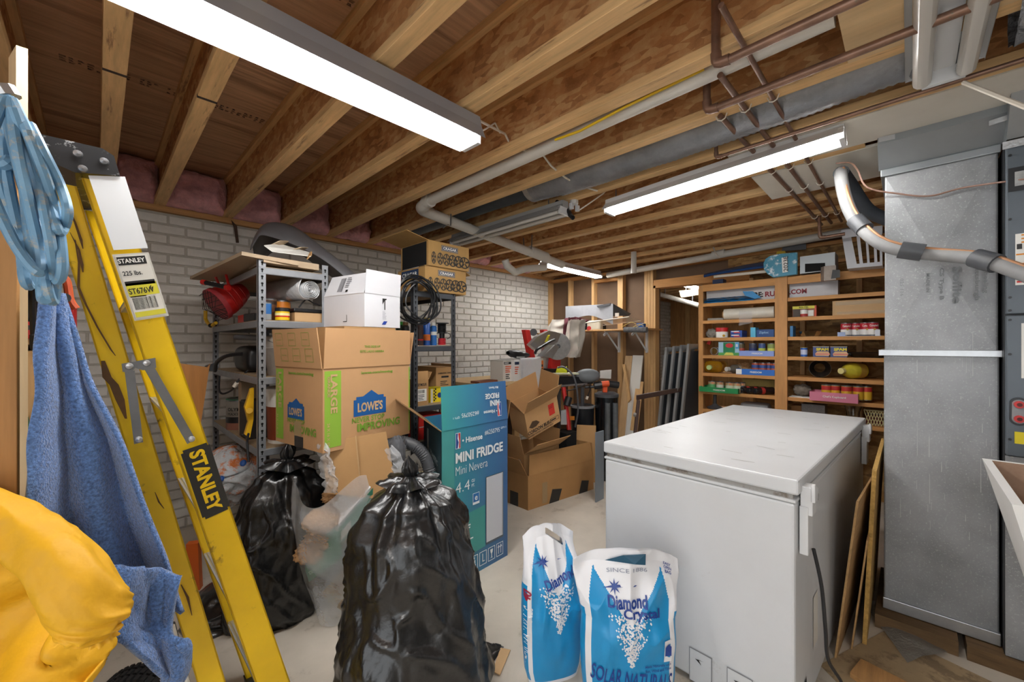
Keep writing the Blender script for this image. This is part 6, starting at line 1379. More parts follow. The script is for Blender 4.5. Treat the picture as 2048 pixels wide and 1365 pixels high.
# storm windows leaning by the pantry
FRM = mat('window_metal', srgb('9a9c9c'), .4, .4)
for i in range(4):
    u = 1362 + i*9.5; vt = 705 - 3*i; X = 4.12 + .05*i
    p0 = P(u, vt, X=X+.1); p1 = P(u-9, 880, X=X); p1.z = 0
    yb = 1.66 - .0*i
    t = thing('storm_window', ['front grey storm window leaning beside the wooden shelves', 'second storm window in the leaning stack', 'third storm window in the leaning stack', 'rearmost storm window in the leaning stack'][i], 'window', (X, 1.6, 0), group='storm windows by the pantry')
    o = V((X-.10, 1.88-.055*i, .01)); ex = V((.5, -.02, 0)); ez = V((.04, -.12, 1.36 + .012*i))
    part(t, 'pane', MB().obox(o + ex*.08 + ez*.05, ex*.84, (0, .004, 0), ez*.9), mat('screen_dark', srgb('3d4247'), .35, alpha=.9))
    for s0, sx, sz in ((o, ex.normalized()*.04, ez), (o + ex - ex.normalized()*.04, ex.normalized()*.04, ez), (o, ex, ez.normalized()*.045), (o + ez*.97, ex, ez.normalized()*.045)):
        part(t, 'frame_bar', MB().obox(s0, sx, (0, .022, 0), sz), FRM)
# beyond the doorway
t = thing('jack_stand', 'red jack stand on the floor of the room beyond', 'jack', (7.2, 3.2, 0))
jx = P(1333, 838, D=8.0)
for d in (-.12, .12): part(t, 'leg', MB().cyl(V((jx.x+d, jx.y-d, 0)), V((jx.x, jx.y, .42)), .03, 8), flat('b5383a'), 30)
part(t, 'top', MB().box((jx.x-.08, jx.y-.08, .40), (jx.x+.08, jx.y+.08, .47)), flat('b5383a'))
for i, (u, v, m, lb) in enumerate(((1327, 712, ALU, 'silver pole leaning in the room beyond'), (1345, 710, BLK, 'black pole leaning in the room beyond'))):
    a = P(u, v, X=8.0); b_ = P(u+14, 800, X=7.4); b_.z = .0
    solo('pole', MB().cyl(b_, a, .04, 10), m, lb, 'pole', smooth=30)
t = thing('drain_pipe', 'pale pipe under the ceiling of the room beyond', 'pipe', P(1360, 600, D=6.5))
part(t, 'pipe_run', MB().cyl(P(1316, 588, D=7), P(1400, 612, D=6), .035, 14), PVC, 30)
for u, v, d_ in ((1330, 592, 6.83), (1385, 608, 6.18)): part(t, 'hanger', MB().cyl(P(u, v, D=d_), V((P(u, v, D=d_).x, P(u, v, D=d_).y, ZJ+.02)), .008, 6), STEEL)
t = thing('hanging_paper', 'pale paper strip hanging by the lamp beyond the doorway', 'paper', P(1380, 590, X=5.8))
part(t, 'strip', MB().slab([P(1358, 582, X=6.008), P(1362, 596, X=6.008), P(1398, 590, X=6.0), P(1398, 578, X=6.0)], .01), PALEC)
part(t, 'string', MB().cyl(P(1372, 581, X=6.008), V((6.008, P(1372, 581, X=6.008).y, ZJ+.01)), .004, 5), WIRE)
# ---------------------------------------------------------------- wooden pantry shelves
XS, XE, YA, YM0, YM1, YZ = 4.35, 4.69, 1.555, .875, .78, -.35
ZSH = (2.0, 1.82, 1.645, 1.47, 1.292, 1.112, .928, .742)
t = thing('pantry_shelves', 'wooden pantry shelving full of canned food behind the freezer', 'shelving', (XS, .6, 0))
part(t, 'side_post', MB().box((XS, YA-.045, 0), (XS+.038, YA, 2.01)), SHELFV); part(t, 'side_panel', MB().box((XS+.038, YA-.02, 0), (XE, YA-.002, 2.0)), SHELFV)
part(t, 'centre_post', MB().box((XS-.02, YM1, 0), (XS+.018, YM0, 2.03)), SHELFV)
for z in ZSH:
    for a, b_ in ((YA-.046, YM0-.01), (YM1+.005, YZ)):
        s = part(t, 'shelf_board', MB().box((XS+.004, b_, z-.018), (XE, a, z)), SHELFW)
        part(s, 'shelf_edge', MB().box((XS-.004, b_, z-.03), (XS+.016, a, z+.002)) if z < 1.99 else MB().box((XS-.004, b_, z-.055), (XS+.016, a, z+.012)), SHELFW)
def S(u, i, X=4.42):
    p = P(u, 690, X=X); p.z = ZSH[i] + .0005; return p
FACE = math.radians(-140)
def yv(u, X): return P(u, 690, X=X).y
def shelf_box(name, label, u0, u1, i, X, dep, h, m, cat='box', group=None, flaps=None, closed=True):
    y0, y1 = yv(u0, X), yv(u1, X)
    # front face looks to -X; its left end has the larger y
    t, F, fr = carton(name, label, (X, y0, ZSH[i]+.0005), (0, y1-y0, 0), (dep, 0, 0), h, m=m, cat=cat, group=group, closed=closed, flaps=flaps, th=.003)
    return t, F['front'], F
def ordinal(k): return ['first', 'second', 'third', 'fourth', 'fifth', 'sixth'][k]
# row 0: on top
MB_ = mat('mailbox_blue', srgb('2b86a3'), .45, dirt=(16, srgb('d9e4e6'), .62, .9))
t = thing('mailbox', 'weathered blue mailbox with white plate reading 2023E on top of the shelves', 'mailbox', S(1570, 0, 4.3))
c0, c1, c2, c3 = (P(1590, 511, X=4.30), P(1592, 550, X=4.30), P(1550, 554, X=4.30), P(1545, 517, X=4.30))
pts = [P(u, v, X=4.30) for u, v in ((1594, 506), (1594, 549), (1548, 555), (1536, 548), (1529, 538), (1528, 528), (1532, 519), (1541, 513), (1560, 509))]
part(t, 'rounded_door', MB().slab(pts[::-1], -.02), MB_)
part(t, 'door_rim', MB().tube(pts + [pts[0]], .005, 5), mat('rim_blue', srgb('5fa3b3'), .4))
q = Fr(t, P(1567, 546, X=4.278), V((0, -1, 0)), V((0, 0, 1))); q.e = .003
pl = [P(u, v, X=4.277) for u, v in ((1565, 546), (1576, 544), (1574, 514), (1563, 516))]
part(t, 'number_plate', MB().poly(pl), PAPER)
q.text('2023E', .012, -.0, .034, INK, w=.135, rot=math.pi/2+.0, bold=.01, al='l', e=.004, mapf=lambda a, b_: P(1565, 545, X=4.274) + V((0, -a - .03, b_ + .005)))
t2 = thing('sheet_metal_box', 'grey metal box body with a square steel tube end on the shelf top', 'metal box', S(1620, 0, 4.35))
part(t2, 'metal_body', MB().obox(P(1600, 548, X=4.34), P(1670, 540, X=4.34) - P(1600, 548, X=4.34), (.22, 0, 0), (0, 0, .15)), mat('pale_metal', srgb('a5aaac'), .5, .4))
part(t2, 'dark_gap', MB().slab([P(1610, 545, X=4.335), P(1650, 541, X=4.335), P(1650, 526, X=4.335), P(1610, 528, X=4.335)], .004), DARK)
sq = P(1665, 549, X=4.22)
rs = mat('rusty_steel', srgb('9a8f86'), .6, .4, var=(14, .25))
part(t2, 'square_tube', MB().obox(P(1648, 562, X=4.20), P(1672, 560, X=4.20) - P(1648, 562, X=4.20), (.18, .05, .02), (0, 0, .12)), rs)
part(t2, 'tube_mouth', MB().slab([P(1662, 558, X=4.195), P(1680, 555, X=4.195), P(1680, 540, X=4.195), P(1665, 540, X=4.195)], .004), flat('3a3a3a'))
t = thing('snow_sled', 'dark blue plastic sled lying on top of the shelves', 'sled', S(1470, 0, 4.4))
part(t, 'sled_hull', MB().grid(30, 12, lambda u, v: P(1408 + 135*u, 552 - 21*u**.8, X=4.40 + .25*v) + V((0, 0, .035*math.sin(v*math.pi)*math.sin(max(.02, u)*1.57) + .02*v)), False), flat('15335e', .3), 2)
part(t, 'sled_lip', MB().tube([P(1408 + 135*u_/10, 553 - 21*(u_/10)**.8, X=4.39) for u_ in range(11)], .013, 8), flat('1b3f72', .3), 30)
part(t, 'white_pole', MB().cyl(P(1428, 554, X=4.37), P(1535, 543, X=4.37), .014, 10), WIRE, 30)
part(t, 'runner', MB().obox(S(1425, 0, 4.40) + V((0, 0, .013)), (0, -.1, 0), (.1, 0, 0), (0, 0, .05)), flat('152b4c', .4))
t = thing('plastic_crate', 'white slotted plastic crate on the shelf top beside the metal duct', 'crate', S(1720, 0, 4.2))
CR = flat('c9cacf', .45)
p00, p01, p10, p11 = P(1696, 538, X=4.2), P(1683, 461, X=4.2), P(1765, 532, X=4.2), P(1765, 452, X=4.2)
def bil(a, b_): return p00.lerp(p10, a).lerp(p01.lerp(p11, a), b_)
part(t, 'rim', MB().slab([bil(0, .8), bil(1, .8), bil(1, 1), bil(0, 1)], -.012), CR)
part(t, 'base_rail', MB().slab([bil(0, 0), bil(1, 0), bil(1, .1), bil(0, .1)], -.012), CR)
for a, wd_ in ((0, .28), (.36, .1), (.58, .07), (.78, .08), (.93, .07)): part(t, 'slat', MB().slab([bil(a, .1), bil(a+wd_, .1), bil(a+wd_*.8, .8), bil(a, .8)], -.012), CR)
part(t, 'side_wall', MB().obox(p00, p01-p00, (.3, 0, 0), (0, .004, 0)), CR)
part(t, 'floor_pan', MB().obox(p00, p10-p00, (.3, 0, 0), (0, 0, .01)), CR)
solo('yellow_handle_saw', MB().slab([P(1552, 508, X=4.7), P(1572, 507, X=4.7), P(1570, 502, X=4.7), P(1554, 503, X=4.7)], .02), flat('c9a818'), 'small yellow handle on the strand board wall', 'handle')
solo('wall_tool', MB().slab([P(1563, 503, X=4.72), P(1612, 499, X=4.72), P(1612, 488, X=4.72), P(1580, 486, X=4.72), P(1565, 495, X=4.72)], .02), GREYD, 'dark tool hung on the strand board wall', 'tool')
# row 1
t, f, F = shelf_box('long_white_box', 'long white carton with red and black lettering on the second shelf', 1413, 1549, 1, 4.44, .14, .135, flat('cfcac8', .5))
f.text('RE:', .44, .035, .05, INK, w=.075, bold=.04); f.text('RUG', .53, .035, .05, flat('8a1f2c'), w=.13, bold=.04)
t, f, F = shelf_box('long_white_box', 'white carton end with red lettering right of the centre post', 1579, 1676, 1, 4.44, .14, .135, flat('c9c8cc', .5))
f.text('.COM', .0, .04, .045, flat('8a1f2c'), w=.13, bold=.04)
t = thing('folded_tarp', 'folded bright blue tarp on the second shelf', 'tarp', S(1460, 1, 4.36))
for k in range(3):
    part(t, 'tarp_fold', MB().grid(30, 10, lambda u, v, k=k: S(1407 + 100*u - 6*k*u, 1, 4.36) + V((.13*v, 0, .004 + k*.022 + .024*math.sin(v*3.14)*(1-.4*k) + .008*noise.noise(V((u*8, v*5, k)))))), mat('tarp_blue', srgb('2f86c0'), .4, var=(8, .15), bump=(30, .3, .005)), 2)
part(t, 'tarp_tail', MB().slab([P(1485, 583, X=4.35), P(1505, 583, X=4.35), P(1522, 595, X=4.36), P(1510, 598, X=4.36), P(1490, 592, X=4.35)], -.02), mat('tarp_blue', (0,0,0)))
# row 2
t = thing('film_roll', 'white roll of plastic sheeting with a cardboard core', 'roll', S(1500, 2, 4.44))
ra, rb_ = S(1449, 2, 4.42) + V((0, 0, .058)), S(1549, 2, 4.46) + V((0, 0, .062))
part(t, 'sheeting', MB().cyl(ra, rb_, .056, 24), mat('roll_white', srgb('d9d4c6'), .35, var=(12, .08)), 30)
part(t, 'core', MB().cyl(ra + V((0, .012, 0)), ra + V((0, -.02, 0)), .034, 20), CARD, 30); part(t, 'core_hole', MB().cyl(ra + V((0, .014, 0)), ra + V((0, .0, 0)), .026, 20), CARDD, 30)
part(t, 'loose_film', MB().grid(16, 10, lambda u, v: P(1478 + 26*u, 622 + 30*v - 6*u*v, X=4.345) + V((0, .01*noise.noise(V((u*6, v*6, 0))), 0))), CLEAR, 2)
t, f, F = shelf_box('grey_tray', 'grey flat metal part left of the white roll', 1415, 1447, 2, 4.45, .16, .03, flat('a8a59d', .5))
t, f, F = shelf_box('tomato_carton', 'printed cardboard carton of tomato cans with cut front', 1585, 1632, 2, 4.40, .2, .10, mat('tomato_print', srgb('6e5a3c'), .6, var=(22, .5), col2=srgb('a5432e')))
f.patch(0, .075, .165, .10, flat('d8cf45'), 'yellow_header'); f.text('RO-TEL', .085, .08, .014, INK, w=.07, al='c', e=.002); f.patch(.004, .004, .06, .072, flat('3a2c1e'), 'cut_opening', .0004); f.patch(.11, .008, .155, .06, PAPER, 'price_label', .0006); f.patch(.162, 0, .175, .1, flat('c94a2a'), 'corner_print', .0006)
can('food_can', 'red and white tomato can inside the cut carton', S(1608, 2, 4.385), .028, .07, flat('b03a34'), mid=(.4, .9, PAPER))
t, f, F = shelf_box('taped_carton', 'brown carton with clear tape on the right end of the third shelf', 1665, 1770, 2, 4.36, .25, .125, CARDL)
f.patch(.02, .085, .34, .115, TAPE, 'tape_strip'); f.patch(.03, .01, .34, .03, TAPE, 'tape_strip')
# row 3
t = thing('coffee_tin', 'red and white round tin with a red lid', 'tin', S(1444, 3, 4.40)); p = S(1444, 3, 4.40)
part(t, 'tin_body', MB().lathe([(.055, 0), (.055, .085)], 22, p), PAPER, 30); part(t, 'red_band', MB().lathe([(.0555, .06), (.0555, .085)], 22, p, caps=False), RED, 30); part(t, 'lid', MB().lathe([(.057, .085), (.057, .1), (0, .1)], 22, p), flat('c9242b'), 30)
part(t, 'gold_dot', MB().cyl(p + V((-.048, -.03, .02)), p + V((-.054, -.034, .02)), .012, 10), flat('c99a2a'), 30)
for k in range(2):
    t, f, F = shelf_box('toothpaste_box', ['lower blue and red toothpaste box', 'upper blue and red toothpaste box'][k], 1461, 1484, 3, 4.38, .17, .034, flat('2750a5', .4))
    t.location.z += .036*k; f.patch(.03, .008, .085, .018, flat('c93a3a'), 'red_print'); f.patch(.008, .019, .075, .028, PAPER, 'white_print')
t, f, F = shelf_box('bag_box', 'light blue box of storage bags standing on the fourth shelf', 1501, 1511, 3, 4.37, .12, .095, flat('57b3d6', .4)); F['left'].patch(0, 0, .12, .095, flat('9aa3a8'), 'grey_side')
t, f, F = shelf_box('bag_box', 'dark blue storage bag box beside the light blue box', 1513, 1548, 3, 4.41, .15, .075, flat('1d4a86', .4)); f.text('Ziploc', .02, .03, .026, flat('8fb8dd'), w=.08)
solo('grey_rag', crumple(S(1424, 3, 4.47) + V((0, 0, .045)), .05, .06, .05, 4), mat('rag', srgb('8f8b83'), .9), 'crumpled grey plastic bag at the left of the fourth shelf', 'bag', smooth=2)
t, f, F = shelf_box('blue_book', 'thin blue booklet standing right of the centre post', 1580, 1586, 3, 4.38, .12, .1, flat('2b78ad', .4))
t = thing('glass_dish', 'clear round glass dish on the fourth shelf', 'dish', S(1620, 3, 4.5)); p = S(1620, 3, 4.5)
part(t, 'dish_bowl', MB().lathe([(.06, 0), (.085, .05), (.088, .05), (.063, .004), (0, .004)], 28, p), GLASS, 40)
for k, (u, X) in enumerate(((1692, 4.385), (1711, 4.42), (1731, 4.40), (1746, 4.385))):
    p = S(u, 3, X) + V((0, 0, .006)); r = .036
    t = can('soup_can', ordinal(k) + ' red and white soup can from the left', p, r, .105, flat('e9e6e2', .4), group='soup cans', mid=(.48, .94, flat('b51f2e', .4)))
    wrap_text(t, p, r*1.01, math.radians(200), "Campbell's", .066, .022, PAPER, .062, .01)
    part(t, 'gold_medal', MB().cyl(p + V((math.cos(3.49)*r, math.sin(3.49)*r, .05)), p + V((math.cos(3.49)*(r+.002), math.sin(3.49)*(r+.002), .05)), .008, 10), flat('c9a650'), 30)
t, f, F = shelf_box('soup_tray', 'torn pale blue cardboard tray under the soup cans', 1675, 1762, 3, 4.345, .12, .004, flat('c3cbe0', .6))
part(t, 'torn_corner', MB().obox((4.344, yv(1675, 4.344), ZSH[3]), (0, -.05, 0), (.002, 0, 0), (0, 0, .035)), flat('a9b9dd', .6)); part(t, 'torn_corner', MB().obox((4.344, yv(1750, 4.344), ZSH[3]), (0, -.03, 0), (.002, 0, 0), (0, 0, .05)), flat('dfe2ea', .6))
# row 4
t = thing('glass_jar', 'clear glass jar lying on its side on the fifth shelf', 'jar', S(1428, 4, 4.40)); p = S(1428, 4, 4.38) + V((0, 0, .042))
part(t, 'jar_glass', MB().lathe([(.034, 0), (.041, .02), (.041, .12), (.0, .12)], 24, p, (1, .1, 0)), GLASS, 40); part(t, 'jar_rim', MB().lathe([(.034, -.004), (.037, 0), (.034, .006)], 24, p, (1, .1, 0), caps=False), mat('rim_glass', srgb('d0d2d2'), .2), 30)
solo('red_ribbon', MB().slab([P(1413, 688, X=4.42), P(1420, 690, X=4.42), P(1423, 680, X=4.42), P(1417, 681, X=4.42)], .01), RED, 'small red plastic loop above the lying glass jar', 'loop')
t, f, F = shelf_box('bean_carton', 'green and blue multipack carton of canned beans', 1437, 1478, 4, 4.36, .16, .135, flat('9fc3d8', .4))
W4 = .21; f.patch(.045, .01, .15, .13, flat('1f7a4a'), 'green_panel'); f.poly([(.1+.035*math.cos(a), .10+.022*math.sin(a)) for a in [i*.4 for i in range(16)]], flat('c02a2e'), 'red_shield', .0008); f.poly([(.05, .005), (.14, .005), (.13, .03), (.07, .032)], flat('c9c95a'), 'bean_print', .0008); f.patch(.155, .07, .185, .13, flat('4a9bd0'), 'blue_corner'); f.text('8', .168, .085, .03, PAPER, al='c', e=.002); f.patch(.0, .0, .2, .03, flat('4f9a4f'), 'grass_print', .0002)
BT1 = flat('8aa0dd', .5)
def tray(label, u0, u1, i, X, dep, h, m, txt=None, tm=None):
    y0, y1 = yv(u0, X), yv(u1, X); o = V((X, y0, ZSH[i]+.0005)); w = y0-y1
    t, F, fr = carton('can_tray', label, o, (0, -w, 0), (dep, 0, 0), h, m=m, th=.003, cat='tray')
    if txt: F['front'].text(txt, w*.38, h*.35, h*.3, tm or PAPER, w=w*.3, e=.002)
    return t, F['front'], w
tray('light blue can tray on the fifth shelf', 1478, 1548, 4, 4.345, .2, .05, BT1, 'FREEDOM')
for k, u in enumerate((1482, 1506, 1524, 1543)):
    p = S(u, 4, 4.40 + .01*(k == 0)) + V((0, 0, .004)); r = .034 if k != 2 else .03
    m = [flat('5d5136', .45), flat('3d4152', .45), flat('40568a', .45), flat('8fa05a', .45)][k]
    can('food_can', ordinal(k) + ' can in the light blue tray', p, r, .118, m, group='cans in the light blue tray', mid=(.35, .6, [flat('b04a3a'), flat('28366b'), flat('b9c552'), flat('d8dc6a')][k]))
p = S(1608, 4, 4.37); t = can('sausage_can', 'small blue can left of the two luncheon meat cans', p, .026, .085, flat('2f62b8', .4), mid=(.25, .75, flat('c9d0ea')), top=flat('d8b950'))
for k, (u0, u1) in enumerate(((1626, 1658), (1661, 1694))):
    t, f, F = shelf_box('meat_can', ['left blue luncheon meat can with yellow lettering', 'right blue luncheon meat can with yellow lettering'][k], u0, u1, 4, 4.36, .06, .088, flat('33457f', .35), cat='can', group='luncheon meat cans')
    f.text('SPAM', .065, .056, .024, flat('ecd92a'), w=.085, al='c', bold=.05); f.poly([(.02, .012), (.11, .012), (.118, .03), (.105, .05), (.03, .05), (.015, .03)], flat('d9b083'), 'bun_print'); f.poly([(.018, .022), (.114, .022), (.114, .032), (.018, .032)], flat('d87a74'), 'ham_print', .0008); part(t, 'rim', MB().obox((4.358, yv(u0, 4.36)+.001, ZSH[4]+.0885), (0, yv(u1, 4.36)-yv(u0, 4.36)-.002, 0), (.064, 0, 0), (0, 0, .004)), flat('c9c8b8', .3))
t = thing('black_pan', 'black roasting pan on the right end of the fifth shelf', 'pan', S(1735, 4, 4.45)); p = S(1735, 4, 4.47)
part(t, 'pan_body', MB().lathe([(.09, 0), (.15, .045), (.155, .045), (.1, .006), (0, .006)], 28, p), BLK, 40); part(t, 'pan_handle', MB().cyl(p + V((-.08, .1, .03)), p + V((-.1, .18, .02)), .01, 8), BLK, 30)
# row 5
OIL = mat('oil_amber', srgb('c98f1c'), .1, trans=.55, var=(6, .15))
t = thing('oil_jug', 'large jug of golden cooking oil lying on the sixth shelf', 'jug', S(1425, 5, 4.38)); p = S(1426, 5, 4.40) + V((0, 0, .062))
part(t, 'jug_body', MB().grid(28, 16, lambda u, v: p + V((-.03 + .20*v, .085*math.copysign(abs(math.cos(u*6.283))**.6, math.cos(u*6.283)), .060*math.copysign(abs(math.sin(u*6.283))**.6, math.sin(u*6.283)))) - V((0, 0, 0)) if v > .12 else p + V((-.03 + .2*v, .085*math.cos(u*6.283)*(v/.12*.5+.5), .06*math.sin(u*6.283)*(v/.12*.5+.5))), wrap=True).poly([p + V((-.03, .0425*math.cos(a), .03*math.sin(a))) for a in [i*.45 for i in range(14)]]), OIL, 2)
part(t, 'green_cap', MB().cyl(p + V((-.03, .02, -.005)), p + V((-.06, .02, -.005)), .024, 16), flat('b9cf8a', .4), 30)
t = thing('drink_bottle', 'grey bottle lying with its cap forward on the sixth shelf', 'bottle', S(1462, 5, 4.4)); p = S(1457, 5, 4.40) + V((0, -.0, .045))
part(t, 'bottle_body', MB().lathe([(.018, 0), (.02, .02), (.044, .07), (.044, .2), (0, .2)], 22, p, (.92, -.4, 0)), mat('grey_bottle', srgb('6f685e'), .4), 30); part(t, 'cap', MB().lathe([(.022, -.03), (.022, .005)], 16, p, (.92, -.4, 0)), flat('c9c6c0'), 30); part(t, 'label', MB().lathe([(.0445, .1), (.0445, .16)], 22, p, (.92, -.4, 0), caps=False), flat('c8b79a'), 30)
tr, f, w = tray('bright blue can tray on the sixth shelf', 1472, 1549, 5, 4.345, .2, .055, flat('2a6cc0', .5), 'FREEDOM'); f.patch(0, .004, .05, .052, PAPER, 'white_corner')
for k, u in enumerate((1511, 1526, 1538, 1549)):
    can('food_can', ordinal(k) + ' red bean can in the bright blue tray', S(u, 5, 4.40 + .03*(k == 2)) + V((0, 0, .004)), .033, .115, mat('bean_label', srgb('8e2a26'), .45, var=(30, .5), col2=srgb('c9683f')), group='cans in the bright blue tray', mid=(.55, .8, flat('34508f')))
solo('brown_paper_fold', crumple(S(1492, 5, 4.55) + V((0, 0, .06)), .05, .07, .05, 9), KRAFT, 'folded brown paper behind the grey bottle', 'paper')
t = thing('wire_ring', 'round metal strainer standing on edge on the sixth shelf', 'strainer', S(1640, 5, 4.4)); p = S(1640, 5, 4.42) + V((0, 0, .079))
part(t, 'ring', MB().lathe([(.076, -.004), (.079, 0), (.076, .004)], 32, p, (1, .15, 0), caps=False), ALU, 40); part(t, 'mesh_bowl', MB().lathe([(.076, 0), (.07, .08), (.04, .13)], 32, p, (1, .15, 0), caps=False), mat('mesh_dark', srgb('3d3630'), .5, .4), 40)
t = thing('juice_bottle', 'large pale yellow bottle lying on the sixth shelf', 'bottle', S(1700, 5, 4.38)); p = S(1685, 5, 4.36) + V((0, 0, .068)); ax_ = (.86, -.5, 0)
part(t, 'bottle_body', MB().lathe([(.02, .0), (.024, .015), (.05, .05), (.066, .09), (.066, .2), (0, .2)], 28, p, ax_), mat('juice_yellow', srgb('d3c53c'), .25, var=(4, .1)), 30); part(t, 'cap', MB().lathe([(.025, -.02), (.025, .008)], 18, p, ax_), flat('dccf8a'), 30); part(t, 'label', MB().lathe([(.0665, .12), (.0665, .19)], 28, p, ax_, caps=False), flat('c9a845'), 30)
# row 6
tr, f, w = tray('green can tray sticking out of the seventh shelf', 1398, 1476, 6, 4.27, .22, .05, flat('218a4c', .5), 'FREEDOM')
for k, u in enumerate((1424, 1440, 1459, 1474, 1483)):
    can('food_can', ordinal(k) + ' vegetable can in the green tray', S(u, 6, 4.34 + (.02 if k < 2 else 0) + .05*(k > 3)) + V((0, 0, .004)), .035, .10, mat('veg_label', srgb('9fb58c'), .45, var=(34, .5), col2=srgb('d8673a')), group='cans in the green tray', mid=(.35, .7, [flat('5ea86a'), flat('d8d8c8'), flat('c9d0b8'), flat('c9d0b8'), flat('4a5a6a')][k]))
for k, u in enumerate((1480, 1495, 1509)):
    p = S(u, 6, 4.33) + V((0, 0, .036)); t = thing('sauce_bottle', ['left', 'middle', 'right'][k] + ' of three dark sauce bottles lying on the seventh shelf', 'bottle', p, group='dark sauce bottles'); ax_ = (.8, -.6, 0)
    part(t, 'bottle_body', MB().lathe([(.024, .025), (.034, .05), (.034, .19), (0, .19)], 20, p, ax_), flat('2a1d1a', .2), 30); part(t, 'cap', MB().lathe([(.024, 0), (.027, .005), (.027, .03)], 18, p, ax_), BLK, 30); part(t, 'red_band', MB().lathe([(.0345, .055), (.0345, .09)], 20, p, ax_, caps=False), flat('b0332c'), 30)
solo('cutting_board', MB().box((4.56, .90, ZSH[6]+.001), (4.6, 1.2, ZSH[6]+.13)), mat('yellow_foam', srgb('b9a15c'), .8, var=(5, .1)), 'yellowish panel standing at the back of the seventh shelf', 'panel')
solo('cloth_pile', crumple(S(1605, 6, 4.48) + V((0, 0, .06)), .07, .07, .055, 6), mat('drab_cloth', srgb('7d7468'), .9), 'crumpled drab cloth left of the pink tray', 'cloth', smooth=2)
tr, f, w = tray('pink can tray sticking out of the seventh shelf', 1619, 1716, 6, 4.24, .24, .075, flat('cf7890', .5)); f.text("Chef's Cupboard", .09, .028, .022, PAPER, w=.15, e=.002)
for k, u in enumerate((1653, 1670, 1693, 1716, 1733)):
    p = S(u, 6, 4.31 + .02*(k % 2) + .06*(k == 4)) + V((0, 0, .02))
    can('soup_can', ordinal(k) + ' yellow and red soup can in the pink tray', p, .035, .115, flat('d8ab2c', .45), group='cans in the pink tray', mid=(.62, .92, flat('b52a2a')))
solo('white_liner', MB().box((4.36, .45, ZSH[6]+.001), (4.5, .77, ZSH[6]+.006)), PAPER, 'white liner sheet on the seventh shelf left of the pink tray', 'paper')
# row 7
t = thing('table_lamp_base', 'dark turned lamp base standing on the lowest visible shelf', 'lamp', S(1430, 7, 4.45)); p = S(1430, 7, 4.45)
part(t, 'base', MB().lathe([(.07, 0), (.075, .015), (.04, .03), (.016, .05), (.016, .16), (.0, .165)], 24, p), GREYD, 40)
solo('grey_case', MB().box((4.45, .95, ZSH[7]+.001), (4.6, 1.2, ZSH[7]+.09)), GREY, 'grey rounded case on the lowest visible shelf', 'case', bevel=.03)
solo('metal_box', MB().box((4.5, .53, ZSH[7]+.001), (4.66, .70, ZSH[7]+.12)), GALV, 'grey metal box behind the freezer on the lowest shelf', 'metal box')
solo('wooden_box', MB().box((4.48, .70, ZSH[7]+.001), (4.66, .775, ZSH[7]+.10)), CARDD, 'small brown wooden box beside the grey metal box', 'box')
t = thing('glass_vase', 'clear ribbed glass vase on the lowest visible shelf', 'vase', S(1706, 7, 4.42)); p = S(1706, 7, 4.42)
part(t, 'vase_glass', MB().lathe([(.04, 0), (.045, .1), (.06, .15), (.058, .15), (.042, .1), (.036, .01), (0, .01)], 24, p), GLASS, 40)
t = thing('lattice_basket', 'cream lattice basket beside the metal duct on the lowest shelf', 'basket', S(1745, 7, 4.45))
g = MB(); y0, y1 = yv(1728, 4.40), yv(1775, 4.40)
for k in range(9):
    yy = y0 + (y1-y0)*k/8; g.tube([(4.40, yy, ZSH[7]+.002), (4.40, yy + (y1-y0)/8*2, ZSH[7]+.12)], .003, 4); g.tube([(4.40, yy + (y1-y0)/8*2, ZSH[7]+.002), (4.40, yy, ZSH[7]+.12)], .003, 4)
part(t, 'lattice_front', g, flat('c9bd8f', .6)); part(t, 'top_rim', MB().box((4.395, y1-.04, ZSH[7]+.12), (4.6, y0, ZSH[7]+.128)), flat('c9bd8f', .6))
for k, u in enumerate((1742, 1756)): can('jam_jar', ['left dark red jar in the lattice basket', 'right dark red jar in the lattice basket'][k], S(u, 7, 4.47), .032, .09, flat('5e1a26', .3), group='red jars', cat='jar')
# ---------------------------------------------------------------- left foreground
# framed partition and shelves at the far left
wn = struct('wall_near', MB().box((-1.2, 1.2, 0), (-1.1, YW, ZJ)), mat('brown_panel', (0,0,0)))
t = thing('upright_post', 'pale wooden post standing at the far left edge', 'post', P(20, 1000, D=1.45))
def post(u0, u1, v0, v1, D, dp, m):
    a, b_, c, d = P(u0[0], v0, D=D), P(u1[0], v0, D=D), P(u1[1], v1, D=D), P(u0[1], v1, D=D); return a, b_, c, d
a = P(32, 90, Y=1.62); b_ = P(56, 100, Y=1.62)
solo('wooden_stud', MB().obox(V((a.x, 1.62, .0)), (b_.x-a.x, 0, 0), (-.02, .085, 0), (a.x*0-.0, 0, a.z)), mat('stud_pale', srgb('e0c59a'), .6, var=(6, .1), stretch=(7, 7, .5)), 'bright sawn stud rising beside the blue air hose', 'stud')
a = P(-40, 1000, Y=1.36); b_ = P(35, 1000, Y=1.36)
part(t, 'post_face', MB().obox(V((a.x, 1.36, 0)), (b_.x-a.x, 0, 0), (0, .038, 0), (0, 0, 1.93)), mat('post_wood', srgb('b3824c'), .6, var=(6, .18), stretch=(7, 7, .5)), bevel=.002)
